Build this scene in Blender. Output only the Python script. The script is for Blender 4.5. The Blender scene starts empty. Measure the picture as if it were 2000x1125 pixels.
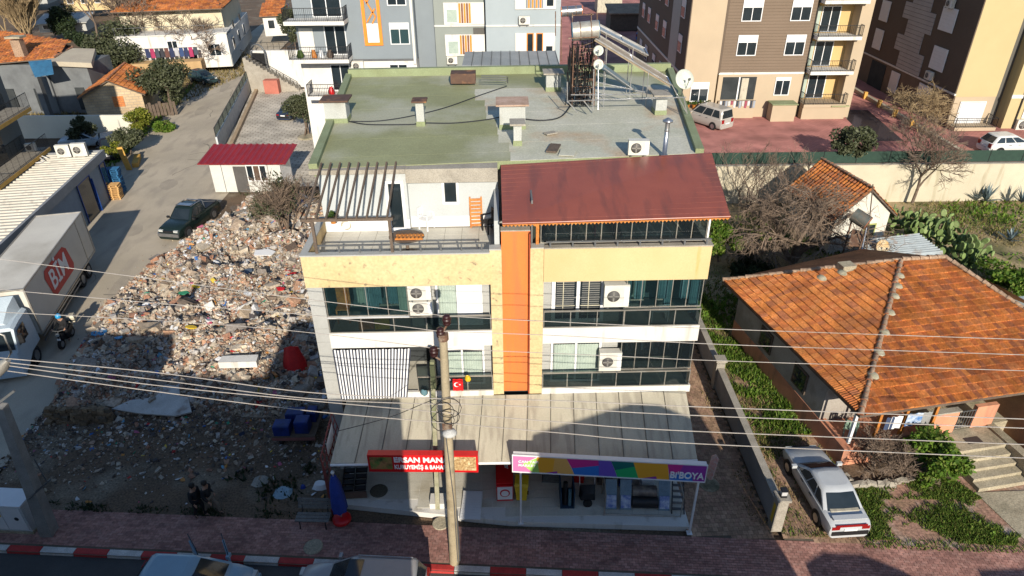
import bpy, math, random
import numpy as np
from mathutils import Matrix, Vector
rnd = random.Random(7)
R_ = math.radians
SC = bpy.context.scene
COL = SC.collection
# ---------------------------------------------------------------- camera
FPX, PITCH, ROLL, CAMZ = 1333.0, R_(30.5), R_(.55), 21.35
_fw = Vector((0, math.cos(PITCH), -math.sin(PITCH))); _r0 = Vector((1, 0, 0)); _u0 = Vector((0, math.sin(PITCH), math.cos(PITCH)))
CR = _r0*math.cos(ROLL) - _u0*math.sin(ROLL); CU = _r0*math.sin(ROLL) + _u0*math.cos(ROLL)
cam = bpy.data.objects.new('camera', bpy.data.cameras.new('camera')); COL.objects.link(cam)
cam.matrix_world = Matrix(((CR.x, CU.x, -_fw.x, 0), (CR.y, CU.y, -_fw.y, 0), (CR.z, CU.z, -_fw.z, CAMZ), (0, 0, 0, 1)))
cam.data.sensor_width = 36; cam.data.lens = FPX/2000*36; cam.data.clip_end = 2000; cam.data.clip_start = .1
SC.camera = cam
# ---------------------------------------------------------------- light
SUN_DIR = Vector((-.1527, .9145, -.3947)).normalized()      # travel direction
w = bpy.data.worlds.new('World'); SC.world = w; w.use_nodes = True
nt = w.node_tree; sky = nt.nodes.new('ShaderNodeTexSky'); sky.sky_type = 'NISHITA'; sky.sun_disc = False
sky.sun_elevation = math.asin(-SUN_DIR.z); sky.sun_rotation = math.atan2(-SUN_DIR.x, -SUN_DIR.y)
sky.air_density = 1.1; sky.dust_density = .4; sky.ozone_density = 3.5
bg = nt.nodes['Background']; bg.inputs['Strength'].default_value = .10; nt.links.new(sky.outputs[0], bg.inputs['Color'])
sd = bpy.data.lights.new('sun', 'SUN'); sd.energy = 4.8; sd.angle = R_(.55); sd.color = (1, .91, .77)
so = bpy.data.objects.new('sun', sd); COL.objects.link(so); so.rotation_mode = 'QUATERNION'
so.rotation_quaternion = SUN_DIR.to_track_quat('-Z', 'Y'); so.location = (10, -40, 40)
SC.view_settings.view_transform = 'Standard'; SC.view_settings.look = 'None'; SC.view_settings.gamma = 1
SC.view_settings.exposure = .55; SC.view_settings.use_curve_mapping = False
SC.render.engine = 'CYCLES'; SC.cycles.max_bounces = 6; SC.cycles.transparent_max_bounces = 16; SC.cycles.use_denoising = True
SC.cycles.caustics_reflective = False; SC.cycles.caustics_refractive = False
# ---------------------------------------------------------------- photo point -> world
def ray(px, py): return _fw + CR*((px-1000)/FPX) + CU*((562.5-py)/FPX)
def at(px, py, z=0.0):
    v = ray(px, py); return Vector((0, 0, CAMZ)) + v*((z-CAMZ)/v.z)
def onY(px, py, Y):
    v = ray(px, py); return Vector((0, 0, CAMZ)) + v*(Y/v.y)
# ---------------------------------------------------------------- materials
def _nt(name):
    m = bpy.data.materials.new(name); m.use_nodes = True
    return m, m.node_tree, m.node_tree.nodes['Principled BSDF']
def c4(c): return (c[0], c[1], c[2], 1)
def mat(name, c1, c2=None, scale=1.2, rough=.75, bump=0, bscale=30, metal=0, spec=.4, fine=.12, local=False, streak=0, c3=None, t3=.6, s3=None):
    """two tones mixed by large noise, fine speckle, optional stain tone c3 with streaks, bump"""
    m, t, b = _nt(name); N = t.nodes.new; L = t.links.new
    b.inputs['Roughness'].default_value = rough; b.inputs['Metallic'].default_value = metal; b.inputs['Specular IOR Level'].default_value = spec
    if local: co = N('ShaderNodeTexCoord').outputs['Object']
    else: co = N('ShaderNodeNewGeometry').outputs['Position']
    c2 = c2 or tuple(x*.82 for x in c1)
    n = N('ShaderNodeTexNoise'); n.inputs['Scale'].default_value = scale; n.inputs['Detail'].default_value = 6; n.inputs['Roughness'].default_value = .62; L(co, n.inputs['Vector'])
    rp = N('ShaderNodeValToRGB'); rp.color_ramp.elements[0].position = .36; rp.color_ramp.elements[1].position = .64
    rp.color_ramp.elements[0].color = c4(c2); rp.color_ramp.elements[1].color = c4(c1); L(n.outputs[0], rp.inputs[0])
    out = rp.outputs[0]
    if c3:
        n3 = N('ShaderNodeTexNoise'); n3.inputs['Scale'].default_value = s3 or (scale*.7 if not streak else 2.2); n3.inputs['Detail'].default_value = 5
        if streak:
            mp = N('ShaderNodeMapping'); mp.inputs['Scale'].default_value = streak if isinstance(streak,tuple) else (1, 1, streak); L(co, mp.inputs[0]); L(mp.outputs[0], n3.inputs['Vector'])
        else: L(co, n3.inputs['Vector'])
        r3 = N('ShaderNodeValToRGB'); r3.color_ramp.elements[0].position = t3-.06; r3.color_ramp.elements[1].position = t3+.1; L(n3.outputs[0], r3.inputs[0])
        mx = N('ShaderNodeMixRGB'); L(r3.outputs[0], mx.inputs[0]); L(out, mx.inputs[1]); mx.inputs[2].default_value = c4(c3); out = mx.outputs[0]
    if fine:
        f = N('ShaderNodeTexNoise'); f.inputs['Scale'].default_value = bscale; f.inputs['Detail'].default_value = 3; L(co, f.inputs['Vector'])
        mr = N('ShaderNodeMapRange'); mr.inputs[1].default_value = .3; mr.inputs[2].default_value = .7; mr.inputs[3].default_value = 1-fine*1.5; mr.inputs[4].default_value = 1+fine; L(f.outputs[0], mr.inputs[0])
        vm = N('ShaderNodeVectorMath'); vm.operation = 'SCALE'; L(out, vm.inputs[0]); L(mr.outputs[0], vm.inputs['Scale']); out = vm.outputs[0]
        if bump:
            bp = N('ShaderNodeBump'); bp.inputs['Strength'].default_value = bump; bp.inputs['Distance'].default_value = .03; L(f.outputs[0], bp.inputs['Height']); L(bp.outputs[0], b.inputs['Normal'])
    L(out, b.inputs['Base Color'])
    return m
def mat_isl(name, cols, rough=.85, trans=0, spec=.25, metal=0, obj=False, var=.25, big=.22):
    """each loose piece (or each object) takes its own tone from the list"""
    m, t, b = _nt(name); N = t.nodes.new; L = t.links.new
    b.inputs['Roughness'].default_value = rough; b.inputs['Specular IOR Level'].default_value = spec; b.inputs['Metallic'].default_value = metal
    r = N('ShaderNodeObjectInfo').outputs['Random'] if obj else N('ShaderNodeNewGeometry').outputs['Random Per Island']
    rp = N('ShaderNodeValToRGB'); rp.color_ramp.interpolation = 'CONSTANT'; e = rp.color_ramp.elements; n = len(cols)
    e[0].color = c4(cols[0]); e[1].position = 1/n; e[1].color = c4(cols[1 % n])
    for i in range(2, n):
        x = e.new(i/n); x.color = c4(cols[i])
    L(r, rp.inputs[0])
    f = N('ShaderNodeTexNoise'); f.inputs['Scale'].default_value = 9; f.inputs['Detail'].default_value = 4; L(N('ShaderNodeNewGeometry').outputs['Position'], f.inputs['Vector'])
    mr = N('ShaderNodeMapRange'); mr.inputs[1].default_value = .3; mr.inputs[2].default_value = .7; mr.inputs[3].default_value = 1-var; mr.inputs[4].default_value = 1+var*.7; L(f.outputs[0], mr.inputs[0])
    f2 = N('ShaderNodeTexNoise'); f2.inputs['Scale'].default_value = .8; f2.inputs['Detail'].default_value = 5; L(N('ShaderNodeNewGeometry').outputs['Position'], f2.inputs['Vector'])
    m2 = N('ShaderNodeMapRange'); m2.inputs[1].default_value = .35; m2.inputs[2].default_value = .65; m2.inputs[3].default_value = 1-big; m2.inputs[4].default_value = 1+big*.5; L(f2.outputs[0], m2.inputs[0]); mm = N('ShaderNodeMath'); mm.operation = 'MULTIPLY'; L(mr.outputs[0], mm.inputs[0]); L(m2.outputs[0], mm.inputs[1])
    vm = N('ShaderNodeVectorMath'); vm.operation = 'SCALE'; L(rp.outputs[0], vm.inputs[0]); L(mm.outputs[0], vm.inputs['Scale']); L(vm.outputs[0], b.inputs['Base Color'])
    if trans:
        tr = N('ShaderNodeBsdfTranslucent'); L(vm.outputs[0], tr.inputs[0]); ms = N('ShaderNodeMixShader'); ms.inputs[0].default_value = trans
        L(b.outputs[0], ms.inputs[1]); L(tr.outputs[0], ms.inputs[2]); L(ms.outputs[0], t.nodes['Material Output'].inputs[0])
    return m
def mat_glass(name, tint, alpha, rough=.03):
    m, t, b = _nt(name); N = t.nodes.new; L = t.links.new
    b.inputs['Base Color'].default_value = c4(tint); b.inputs['Roughness'].default_value = rough; b.inputs['Specular IOR Level'].default_value = .6
    tr = N('ShaderNodeBsdfTransparent'); tr.inputs[0].default_value = (.75, .85, .85, 1); ms = N('ShaderNodeMixShader'); ms.inputs[0].default_value = alpha
    L(tr.outputs[0], ms.inputs[1]); L(b.outputs[0], ms.inputs[2]); L(ms.outputs[0], t.nodes['Material Output'].inputs[0])
    return m
def mat_brick(name, c1, c2, mortar, bw, bh, rough=.85, plane='XZ', mort=.02, bump=.4):
    m, t, b = _nt(name); N = t.nodes.new; L = t.links.new
    b.inputs['Roughness'].default_value = rough; b.inputs['Specular IOR Level'].default_value = .25
    g = N('ShaderNodeNewGeometry'); sx = N('ShaderNodeSeparateXYZ'); L(g.outputs['Position'], sx.inputs[0]); cb = N('ShaderNodeCombineXYZ')
    a, c = {'XZ': (0, 2), 'XY': (0, 1), 'YZ': (1, 2)}[plane]; L(sx.outputs[a], cb.inputs[0]); L(sx.outputs[c], cb.inputs[1])
    br = N('ShaderNodeTexBrick'); br.inputs['Color1'].default_value = c4(c1); br.inputs['Color2'].default_value = c4(c2); br.inputs['Mortar'].default_value = c4(mortar)
    br.inputs['Scale'].default_value = 1; br.inputs['Brick Width'].default_value = bw; br.inputs['Row Height'].default_value = bh; br.inputs['Mortar Size'].default_value = mort; br.inputs['Bias'].default_value = 0
    L(cb.outputs[0], br.inputs['Vector'])
    n = N('ShaderNodeTexNoise'); n.inputs['Scale'].default_value = .5; n.inputs['Detail'].default_value = 6; L(g.outputs['Position'], n.inputs['Vector'])
    mr = N('ShaderNodeMapRange'); mr.inputs[1].default_value = .3; mr.inputs[2].default_value = .7; mr.inputs[3].default_value = .6; mr.inputs[4].default_value = 1.2; L(n.outputs[0], mr.inputs[0])
    vm = N('ShaderNodeVectorMath'); vm.operation = 'SCALE'; L(br.outputs[0], vm.inputs[0]); L(mr.outputs[0], vm.inputs['Scale']); L(vm.outputs[0], b.inputs['Base Color'])
    bp = N('ShaderNodeBump'); bp.inputs['Strength'].default_value = bump; bp.inputs['Distance'].default_value = .02; bp.invert = True; L(br.outputs[1], bp.inputs['Height']); L(bp.outputs[0], b.inputs['Normal'])
    return m
# ---------------------------------------------------------------- mesh builder
class MB:
    def __init__(s, M=None): s.v = []; s.f = []; s.M = M; s.sm = []
    def add(s, vs, fs, smooth=False):
        o = len(s.v)
        s.v += [tuple(s.M @ Vector(p)) for p in vs] if s.M else [tuple(p) for p in vs]
        s.f += [tuple(i+o for i in f) for f in fs]; s.sm += [smooth]*len(fs); return s
    def box(s, x0, x1, y0, y1, z0, z1):
        return s.add([(x0,y0,z0),(x1,y0,z0),(x1,y1,z0),(x0,y1,z0),(x0,y0,z1),(x1,y0,z1),(x1,y1,z1),(x0,y1,z1)],
                     [(0,3,2,1),(4,5,6,7),(0,1,5,4),(1,2,6,5),(2,3,7,6),(3,0,4,7)])
    def ob(s, c, size, rot=(0,0,0)):
        m = Matrix.Translation(c) @ (Matrix.Rotation(rot[2],4,'Z') @ Matrix.Rotation(rot[1],4,'Y') @ Matrix.Rotation(rot[0],4,'X')); a,b,d = (x/2 for x in size)
        P = [m @ Vector(p) for p in ((-a,-b,-d),(a,-b,-d),(a,b,-d),(-a,b,-d),(-a,-b,d),(a,-b,d),(a,b,d),(-a,b,d))]
        return s.add(P, [(0,3,2,1),(4,5,6,7),(0,1,5,4),(1,2,6,5),(2,3,7,6),(3,0,4,7)])
    def prism(s, pts, z0, z1):
        n = len(pts); P = [(p[0],p[1],z0) for p in pts]+[(p[0],p[1],z1) for p in pts]
        return s.add(P, [tuple(range(n))[::-1], tuple(range(n,2*n))]+[(i,(i+1)%n,n+(i+1)%n,n+i) for i in range(n)])
    def slab(s, top, th):            # polygon of 3-D points with a thickness straight down
        n = len(top); P = [tuple(p) for p in top]+[(p[0],p[1],p[2]-th) for p in top]
        return s.add(P, [tuple(range(n)), tuple(range(n,2*n))[::-1]]+[(i,n+i,n+(i+1)%n,(i+1)%n) for i in range(n)])
    def poly(s, pts): return s.add(pts, [tuple(range(len(pts)))])
    def tube(s, pts, r, n=5, caps=True):
        pts = [Vector(p) for p in pts]; m = len(pts); rs = r if isinstance(r,(list,tuple)) else [r]*m; vs = []
        for i,p in enumerate(pts):
            t = (pts[min(i+1,m-1)]-pts[max(i-1,0)]); t = t.normalized() if t.length > 1e-9 else Vector((0,0,1))
            a = t.cross(Vector((0,0,1)) if abs(t.z) < .9 else Vector((1,0,0))).normalized(); b = t.cross(a)
            for k in range(n):
                q = 2*math.pi*k/n + math.pi/n; vs.append(p + (a*math.cos(q)+b*math.sin(q))*rs[i])
        fs = [(i*n+k, i*n+(k+1)%n, (i+1)*n+(k+1)%n, (i+1)*n+k) for i in range(m-1) for k in range(n)]
        s.add(vs, fs, n > 4)
        if caps: s.add(vs[:n], [tuple(range(n))[::-1]]); s.add(vs[-n:], [tuple(range(n))])
        return s
    def lathe(s, c, prof, n=14, axis='Z'):
        vs = []; c = Vector(c)
        for (r,h) in prof:
            for k in range(n):
                q = 2*math.pi*k/n; a,b = r*math.cos(q), r*math.sin(q)
                vs.append(c+Vector({'Z':(a,b,h),'X':(h,a,b),'Y':(a,h,b)}[axis]))
        m = len(prof)
        s.add(vs, [(i*n+k,i*n+(k+1)%n,(i+1)*n+(k+1)%n,(i+1)*n+k) for i in range(m-1) for k in range(n)], True)
        s.add(vs[:n],[tuple(range(n))[::-1]]); s.add(vs[-n:],[tuple(range(n))]); return s
    def loft(s, rings, closed=True, smooth=True):
        n = len(rings[0]); vs = [p for r in rings for p in r]; k1 = n if closed else n-1
        s.add(vs, [(i*n+k,i*n+(k+1)%n,(i+1)*n+(k+1)%n,(i+1)*n+k) for i in range(len(rings)-1) for k in range(k1)], smooth)
        if closed: s.add(rings[0],[tuple(range(n))[::-1]]); s.add(rings[-1],[tuple(range(n))])
        return s
    def build(s, name, m, parent=None, world=False, angle=None, kind=None):
        me = bpy.data.meshes.new(name); vs = s.v
        if parent and world:
            inv = parent.matrix_basis.inverted(); vs = [tuple(inv @ Vector(p)) for p in vs]
        me.from_pydata(vs, [], s.f)
        if m: me.materials.append(m)
        if any(s.sm): me.polygons.foreach_set('use_smooth', s.sm)
        if angle: me.polygons.foreach_set('use_smooth', [True]*len(s.f)); me.set_sharp_from_angle(angle=R_(angle))
        me.update()
        o = bpy.data.objects.new(name, me); COL.objects.link(o)
        if parent: o.parent = parent
        if kind: o['kind'] = kind
        return o
def tag(o, label, cat, group=None):
    o['label'] = label; o['category'] = cat
    if group: o['group'] = group
    return o
def thing(name, label, cat, loc=(0,0,0), rz=0, group=None):
    o = bpy.data.objects.new(name, None); COL.objects.link(o); o.empty_display_size = .2
    o.location = loc; o.rotation_euler = (0,0,rz); o.matrix_basis = Matrix.Translation(loc) @ Matrix.Rotation(rz,4,'Z')
    return tag(o, label, cat, group)
def dup(root, loc, rz, label=None, group=None, scale=None):
    r = root.copy(); COL.objects.link(r); r.location = loc; r.rotation_euler = (0,0,rz)
    if scale: r.scale = (scale,)*3
    if label: r['label'] = label
    if group: r['group'] = group
    for ch in list(root.children):
        c = ch.copy(); COL.objects.link(c); c.parent = r
        for g in list(ch.children):
            d = g.copy(); COL.objects.link(d); d.parent = c
    return r
def inst(me_obj, name, parent, loc, rz=0, mat_=None):
    o = bpy.data.objects.new(name, me_obj.data if hasattr(me_obj,'data') else me_obj); COL.objects.link(o)
    o.parent = parent; o.location = loc; o.rotation_euler = (0,0,rz) if not isinstance(rz,(tuple,list)) else rz; return o
def RotZ(a, loc=(0,0,0)): return Matrix.Translation(loc) @ Matrix.Rotation(a,4,'Z')
def np_obj(name, V, F, m, parent=None, kind=None, smooth=False):   # arrays of vertices and equal-sized faces
    me = bpy.data.meshes.new(name); k = F.shape[1]
    me.vertices.add(len(V)); me.vertices.foreach_set('co', V.astype(np.float32).ravel())
    me.loops.add(F.size); me.loops.foreach_set('vertex_index', F.astype(np.int32).ravel())
    me.polygons.add(len(F)); me.polygons.foreach_set('loop_start', np.arange(0, F.size, k, dtype=np.int32))
    me.update(calc_edges=True); me.validate()
    me.polygons.foreach_set('use_smooth', [bool(smooth)]*len(F))
    me.materials.append(m); o = bpy.data.objects.new(name, me); COL.objects.link(o)
    if parent: o.parent = parent
    if kind: o['kind'] = kind
    return o
def inpoly(x, y, P):
    c = np.zeros(np.shape(x), bool); n = len(P)
    for i in range(n):
        x1,y1 = P[i][0],P[i][1]; x2,y2 = P[i-1][0],P[i-1][1]
        if y1 == y2: continue
        c ^= ((y1 > y) != (y2 > y)) & (x < (x2-x1)*(y-y1)/(y2-y1)+x1)
    return c
def blocks(pos, size, rot, jitter, rng):
    """irregular six-faced chunks: pos (n,3), size (n,3), rot euler (n,3)"""
    n = len(pos); base = np.array([[-1,-1,-1],[1,-1,-1],[1,1,-1],[-1,1,-1],[-1,-1,1],[1,-1,1],[1,1,1],[-1,1,1]],float)*.5
    v = base[None]*(1+rng.uniform(-jitter,jitter,(n,8,3))); v = v*size[:,None,:]
    cx,sx = np.cos(rot[:,0]),np.sin(rot[:,0]); cy,sy = np.cos(rot[:,1]),np.sin(rot[:,1]); cz,sz = np.cos(rot[:,2]),np.sin(rot[:,2])
    y = v[...,1]*cx[:,None]-v[...,2]*sx[:,None]; z = v[...,1]*sx[:,None]+v[...,2]*cx[:,None]; x = v[...,0]
    x2 = x*cy[:,None]+z*sy[:,None]; z2 = -x*sy[:,None]+z*cy[:,None]
    x3 = x2*cz[:,None]-y*sz[:,None]; y3 = x2*sz[:,None]+y*cz[:,None]
    V = np.stack([x3,y3,z2],-1)+pos[:,None,:]
    q = np.array([(0,3,2,1),(4,5,6,7),(0,1,5,4),(1,2,6,5),(2,3,7,6),(3,0,4,7)])
    F = (q[None]+(np.arange(n)*8)[:,None,None]).reshape(-1,4)
    return V.reshape(-1,3), F
def leaves(c, r, n, size, rng, flat=1.0, clumps=14, fill=.35):
    """leaf quads gathered in uneven clumps through an ellipsoid crown"""
    r = np.array(r); cc = rng.normal(0,1,(clumps,3)); cc /= np.linalg.norm(cc,axis=1)[:,None]; cc *= rng.uniform(.35,.85,(clumps,1))
    k = rng.integers(0,clumps,n); cs = rng.uniform(.22,.5,clumps)
    d = rng.normal(0,1,(n,3)); d /= np.linalg.norm(d,axis=1)[:,None]; d *= rng.uniform(0.2,1,(n,1))**.5
    p = (cc[k]+d*cs[k][:,None])*r + np.array(c)
    a = rng.normal(0,1,(n,3)); a /= np.linalg.norm(a,axis=1)[:,None]; b = np.cross(a, rng.normal(0,1,(n,3))); b /= np.linalg.norm(b,axis=1)[:,None]
    s = size*rng.uniform(.6,1.4,(n,1)); a = a*s; b = b*s*.55
    V = np.stack([p-a,p-b*.9,p+a,p+b],1).reshape(-1,3); F = np.arange(4*n).reshape(-1,4)
    return V, F
# ---------------------------------------------------------------- palette
M = {}
M['cream'] = mat('cream_plaster', (.56,.42,.22), (.51,.37,.18), .35, .8, c3=(.5,.27,.04), t3=.68, streak=.12, fine=.05)
M['cream_dirty'] = mat('cream_peeling', (.57,.44,.24), (.51,.38,.19), .5, .8, c3=(.12,.10,.07), t3=.67, s3=4.5, fine=.1, bscale=9)
M['orange'] = mat('orange_paint', (.64,.18,.04), (.57,.155,.035), .5, .75, fine=.06, c3=(.52,.15,.045), t3=.56, s3=2.5, streak=(1.4,1,.12))
M['stone'] = mat('grey_stone_tile', (.37,.37,.35), (.33,.33,.31), .8, .6, fine=.08)
M['white'] = mat('white_plaster', (.62,.6,.56), (.55,.53,.49), .5, .7, c3=(.4,.37,.32), t3=.64, streak=.15, fine=.06)
M['upvc'] = mat('white_plastic', (.68,.68,.68), (.64,.64,.64), 2, .35, fine=.02)
M['inside_shade'] = mat('dark_room', (.035,.04,.042), (.02,.024,.026), 1, .9)  # near-black colour stands in for the shade inside rooms and openings
M['dglass'] = mat('dark_window_glass', (.012,.018,.022), (.02,.028,.034), .9, .06, spec=.6, fine=0)
M['glass'] = mat_glass('smoked_glass', (.012,.017,.02), .5)
M['tglass'] = mat_glass('teal_glass', (.015,.03,.036), .22)
M['rail'] = mat('grey_metal_rail', (.14,.145,.15), None, 3, .5, metal=.4)
M['alu'] = mat('aluminium', (.45,.42,.37), (.36,.33,.28), 2, .4, metal=.6)
M['black'] = mat('black_metal', (.015,.015,.017), (.01,.01,.011), 3, .5)
M['rubber'] = mat('tyre_rubber', (.016,.016,.017), (.01,.01,.01), 6, .85, local=True)
M['groof'] = mat('green_membrane', (.275,.285,.15), (.225,.23,.12), .35, .75, c3=(.35,.35,.26), t3=.52, fine=.1, bscale=16, bump=.1)
M['groof2'] = mat('faded_membrane', (.50,.49,.41), (.41,.41,.32), .45, .75, c3=(.42,.29,.18), t3=.6, fine=.12, bscale=14, bump=.1)
M['groofp'] = mat('green_parapet', (.23,.27,.15), (.19,.215,.11), .8, .7, fine=.15)
M['broof'] = mat('brown_sheet', (.255,.07,.042), (.215,.057,.034), .5, .33, spec=.6, fine=.08, bscale=60, c3=(.17,.052,.034), t3=.56, s3=1.6, streak=(1.3,.22,1))
M['wood'] = mat('orange_wood', (.5,.2,.045), (.38,.13,.025), 4, .55, fine=.2)
M['dwood'] = mat('weathered_wood', (.13,.095,.07), (.09,.065,.048), 3, .8, fine=.2)
M['pcream'] = mat('roof_panel', (.46,.42,.325), (.40,.365,.28), .6, .5, c3=(.33,.295,.23), t3=.53, s3=2.0, streak=(2.2,.25,1), fine=.08)
M['tileg'] = mat('pale_floor_tile', (.56,.53,.45), (.48,.455,.385), .7, .55, c3=(.36,.32,.24), t3=.62, fine=.08)
M['conc'] = mat('concrete', (.34,.31,.26), (.26,.235,.195), 1.3, .9, fine=.15, bump=.3, bscale=22)
M['concd'] = mat('old_concrete', (.40,.35,.25), (.29,.25,.175), .9, .9, fine=.2, bump=.4, bscale=18, c3=(.09,.09,.05), t3=.6)
M['asphalt'] = mat('asphalt', (.075,.073,.07), (.055,.054,.052), .5, .9, fine=.25, bscale=60, bump=.3)
M['lane'] = mat('dusty_road', (.45,.385,.295), (.37,.32,.245), .22, .92, fine=.14, bscale=26, bump=.35, c3=(.33,.285,.225), t3=.56, s3=.9, streak=(1.1,.35,1))
M['dirt'] = mat('brown_earth', (.15,.098,.06), (.10,.07,.045), .45, .95, fine=.3, bscale=12, bump=.6, c3=(.22,.18,.13), t3=.6)
M['soil'] = mat('garden_soil', (.40,.31,.175), (.30,.225,.12), .4, .95, fine=.25, bscale=10, bump=.6, c3=(.13,.12,.05), t3=.56)
M['redkerb'] = mat('red_kerb_paint', (.42,.035,.03), (.33,.025,.022), 2, .7, fine=.15)
M['whitekerb'] = mat('white_kerb_paint', (.55,.53,.49), (.42,.40,.37), 2, .7, fine=.15)
M['paver'] = mat_isl('red_paver', [(.36,.185,.15),(.31,.16,.13),(.40,.215,.175),(.35,.195,.16),(.27,.14,.115)], .85, obj=False)
M['paverb'] = mat_isl('brown_paver', [(.36,.235,.155),(.31,.20,.13),(.40,.265,.175),(.34,.21,.145),(.27,.175,.115)], .85)
M['paveri'] = mat_isl('red_paver_single', [(.36,.185,.15),(.31,.16,.13),(.40,.215,.175),(.35,.195,.16),(.27,.14,.115)], .85, obj=True)
M['joint'] = mat('paver_joint', (.13,.10,.075), (.09,.075,.05), 2, .95)
M['red'] = mat('red_paint', (.55,.012,.014), (.48,.01,.012), 2, .35, fine=.03)
M['blue'] = mat('blue_cloth', (.02,.05,.28), (.014,.035,.2), 3, .7, local=True)
M['yellow'] = mat('yellow_plastic', (.62,.42,.02), (.55,.36,.015), 3, .5, local=True)
M['plank'] = mat('grey_planks', (.20,.19,.17), (.14,.13,.12), 5, .85, fine=.2, local=True)
M['ochre'] = mat('ochre_paint', (.55,.32,.07), (.45,.25,.06), 2, .8)
M['wire'] = mat('pale_cable', (.42,.38,.34), None, 2, .5)
M['cable'] = mat('black_cable', (.02,.02,.022), None, 2, .6)
M['curtain'] = mat('pale_curtain', (.36,.42,.36), (.30,.36,.31), 3, .85)
M['tcurtain'] = mat('teal_curtain', (.13,.24,.27), (.08,.16,.185), 2, .85)
M['steel'] = mat('galvanised_steel', (.42,.43,.45), (.3,.31,.33), 3, .3, metal=.85, fine=.1)
M['rust'] = mat('rusty_iron', (.16,.085,.05), (.09,.05,.035), 5, .8, fine=.3, c3=(.26,.2,.15), t3=.58)
M['insul'] = mat('brown_glaze', (.03,.008,.008), None, 3, .45)
# ---------------------------------------------------------------- buildings across the street (behind the camera), which shade the street
def far_block(label, prof, y0, y1, m, rows):
    """a block with the given front outline (x, z), windows on the street side"""
    r = thing('street_building', label, 'building', (0,0,0))
    b = MB(); n = len(prof)
    b.add([(x,y1,z) for x,z in prof]+[(x,y0,z) for x,z in prof], [tuple(range(n))[::-1], tuple(range(n,2*n))]+[(i,(i+1)%n,n+(i+1)%n,n+i) for i in range(n)]); b.build('wall', m, r)
    x0 = min(p[0] for p in prof); x1 = max(p[0] for p in prof); k = int((x1-x0)/3.2)
    for zz in rows:
        for i in range(k):
            cx = x0+(i+.5)*(x1-x0)/k
            f = MB().box(cx-.7,cx+.7,y1+.01,y1+.06,zz,zz+1.4).build('window', M['upvc'], r); MB().box(cx-.6,cx+.6,y1+.05,y1+.09,zz+.1,zz+1.3).build('pane', M['dglass'], f)
far_block('plain block across the street behind the viewpoint with stepped flat roof', [(-42,0),(-1.95,0),(-1.95,10.4),(-4.9,10.4),(-4.9,11.9),(-7.8,11.9),(-7.8,9.75),(-13.9,9.75),(-13.9,11.5),(-42,11.5)], -9, 6, M['white'], (1,4.2,7.4))
far_block('plain block with sloping roof across the street behind the viewpoint', [(1.0,0),(11.7,0),(11.8,8.1)]+[(11.3,8.8),(9.3,9.65),(8.2,10.1),(7.1,10.15),(3.0,9.2),(2.95,8.1),(1.0,8.0)], -9, 6, M['white'], (1,4.2))
far_block('small arched kiosk across the street behind the viewpoint', [(12.25,0),(16.3,0),(16.3,3.9),(15.6,4.3),(14.6,4.6),(13.2,4.65),(12.3,4.45)], 1, 6, M['white'], ())
far_block('long low flat roofed shop across the street behind the viewpoint', [(18.2,0),(34,0),(34,4.4),(18.3,4.3)], -4, 6, M['white'], (1,))
# ---------------------------------------------------------------- ground
def sheet(name, pts, m, z=None, kind='structure'):
    o = MB().poly([(p[0],p[1],p[2] if z is None else z) for p in pts]).build(name, m); o['kind'] = kind; return o
sheet('ground', [(-400,-60,0),(400,-60,0),(400,700,0),(-400,700,0)], M['dirt'], -.16)
KY = lambda x: 15.93-.064*x              # kerb line of the front street
sheet('street', [(-60,-3),(60,-3),(60,KY(60)),(-60,KY(-60))], M['asphalt'], -.13)
SY = lambda x: 17.95-.062*x              # back edge of the front pavement
# side lane on the left
def A(px,py,z=0): return at(px,py,z)
lane_L = [(-34,KY(-34)+.3),(-34.5,30),(-36.5,47),(-36.5,61),(-38.5,80),(-41.5,97),(-44,118),(-47,150)]
lane_R = [(-21.6,KY(-21.6)+.3),(-22.3,25),(-23.0,34),(-23.0,52),(-27.4,64.5),(-31.0,80),(-34.2,97),(-36.0,118),(-37,150)]
b = MB()
for i in range(7):
    b.add([(*lane_L[i],0),(*lane_R[i],0),(*lane_R[i+1],0),(*lane_L[i+1],0)], [(0,1,2,3)])
for i in range(7,8): b.add([(*lane_L[7],0),(*lane_R[7],0),(*lane_R[8],0)],[(0,1,2)])
o = b.build('lane', M['lane']); o['kind'] = 'structure'
lpm = mat('tar_patch', (.37,.32,.25), (.30,.26,.205), .8, .95, fine=.2, bscale=30, bump=.3); r = random.Random(12)
for i,(px,py,w_,h_) in enumerate(((330,360,1.6,2.6),(285,330,.8,4.0),(262,450,1.3,2.2),(232,560,1.0,3.2),(395,215,1.5,4.5),(440,170,1.2,5.0),(205,640,1.4,1.8))):
    c = at(px,py,0); sheet('lane_patch', [(c.x+w_*.5*math.cos(q)*r.uniform(.75,1.1)-.16*h_*.5*math.sin(q),c.y+h_*.5*math.sin(q)*r.uniform(.8,1.1)) for q in np.linspace(0,5.7,9)], lpm, .004+.0005*i)
ck_ = MB()
for i in range(14):
    y = r.uniform(28,88); x = np.interp(y,[25,52,65,97],[-26,-29,-31.5,-38])+r.uniform(-4,3); a = r.uniform(-.5,.5)+(1.57 if i % 3 else 0); q = [(x,y)]
    for k in range(9): a += r.gauss(0,.35); q.append((q[-1][0]+.5*math.cos(a),q[-1][1]+.5*math.sin(a)))
    for k in range(9):
        (x0,y0),(x1,y1) = q[k],q[k+1]; n_ = Vector((y0-y1,x1-x0,0)).normalized()*(.028*(1-k/11)); ck_.add([(x0-n_.x,y0-n_.y,.009),(x0+n_.x,y0+n_.y,.009),(x1+n_.x,y1+n_.y,.009),(x1-n_.x,y1-n_.y,.009)],[(0,1,2,3)])
ck_.build('lane_cracks', mat('crack_tar',(.09,.08,.07)), kind='stuff')
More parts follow.
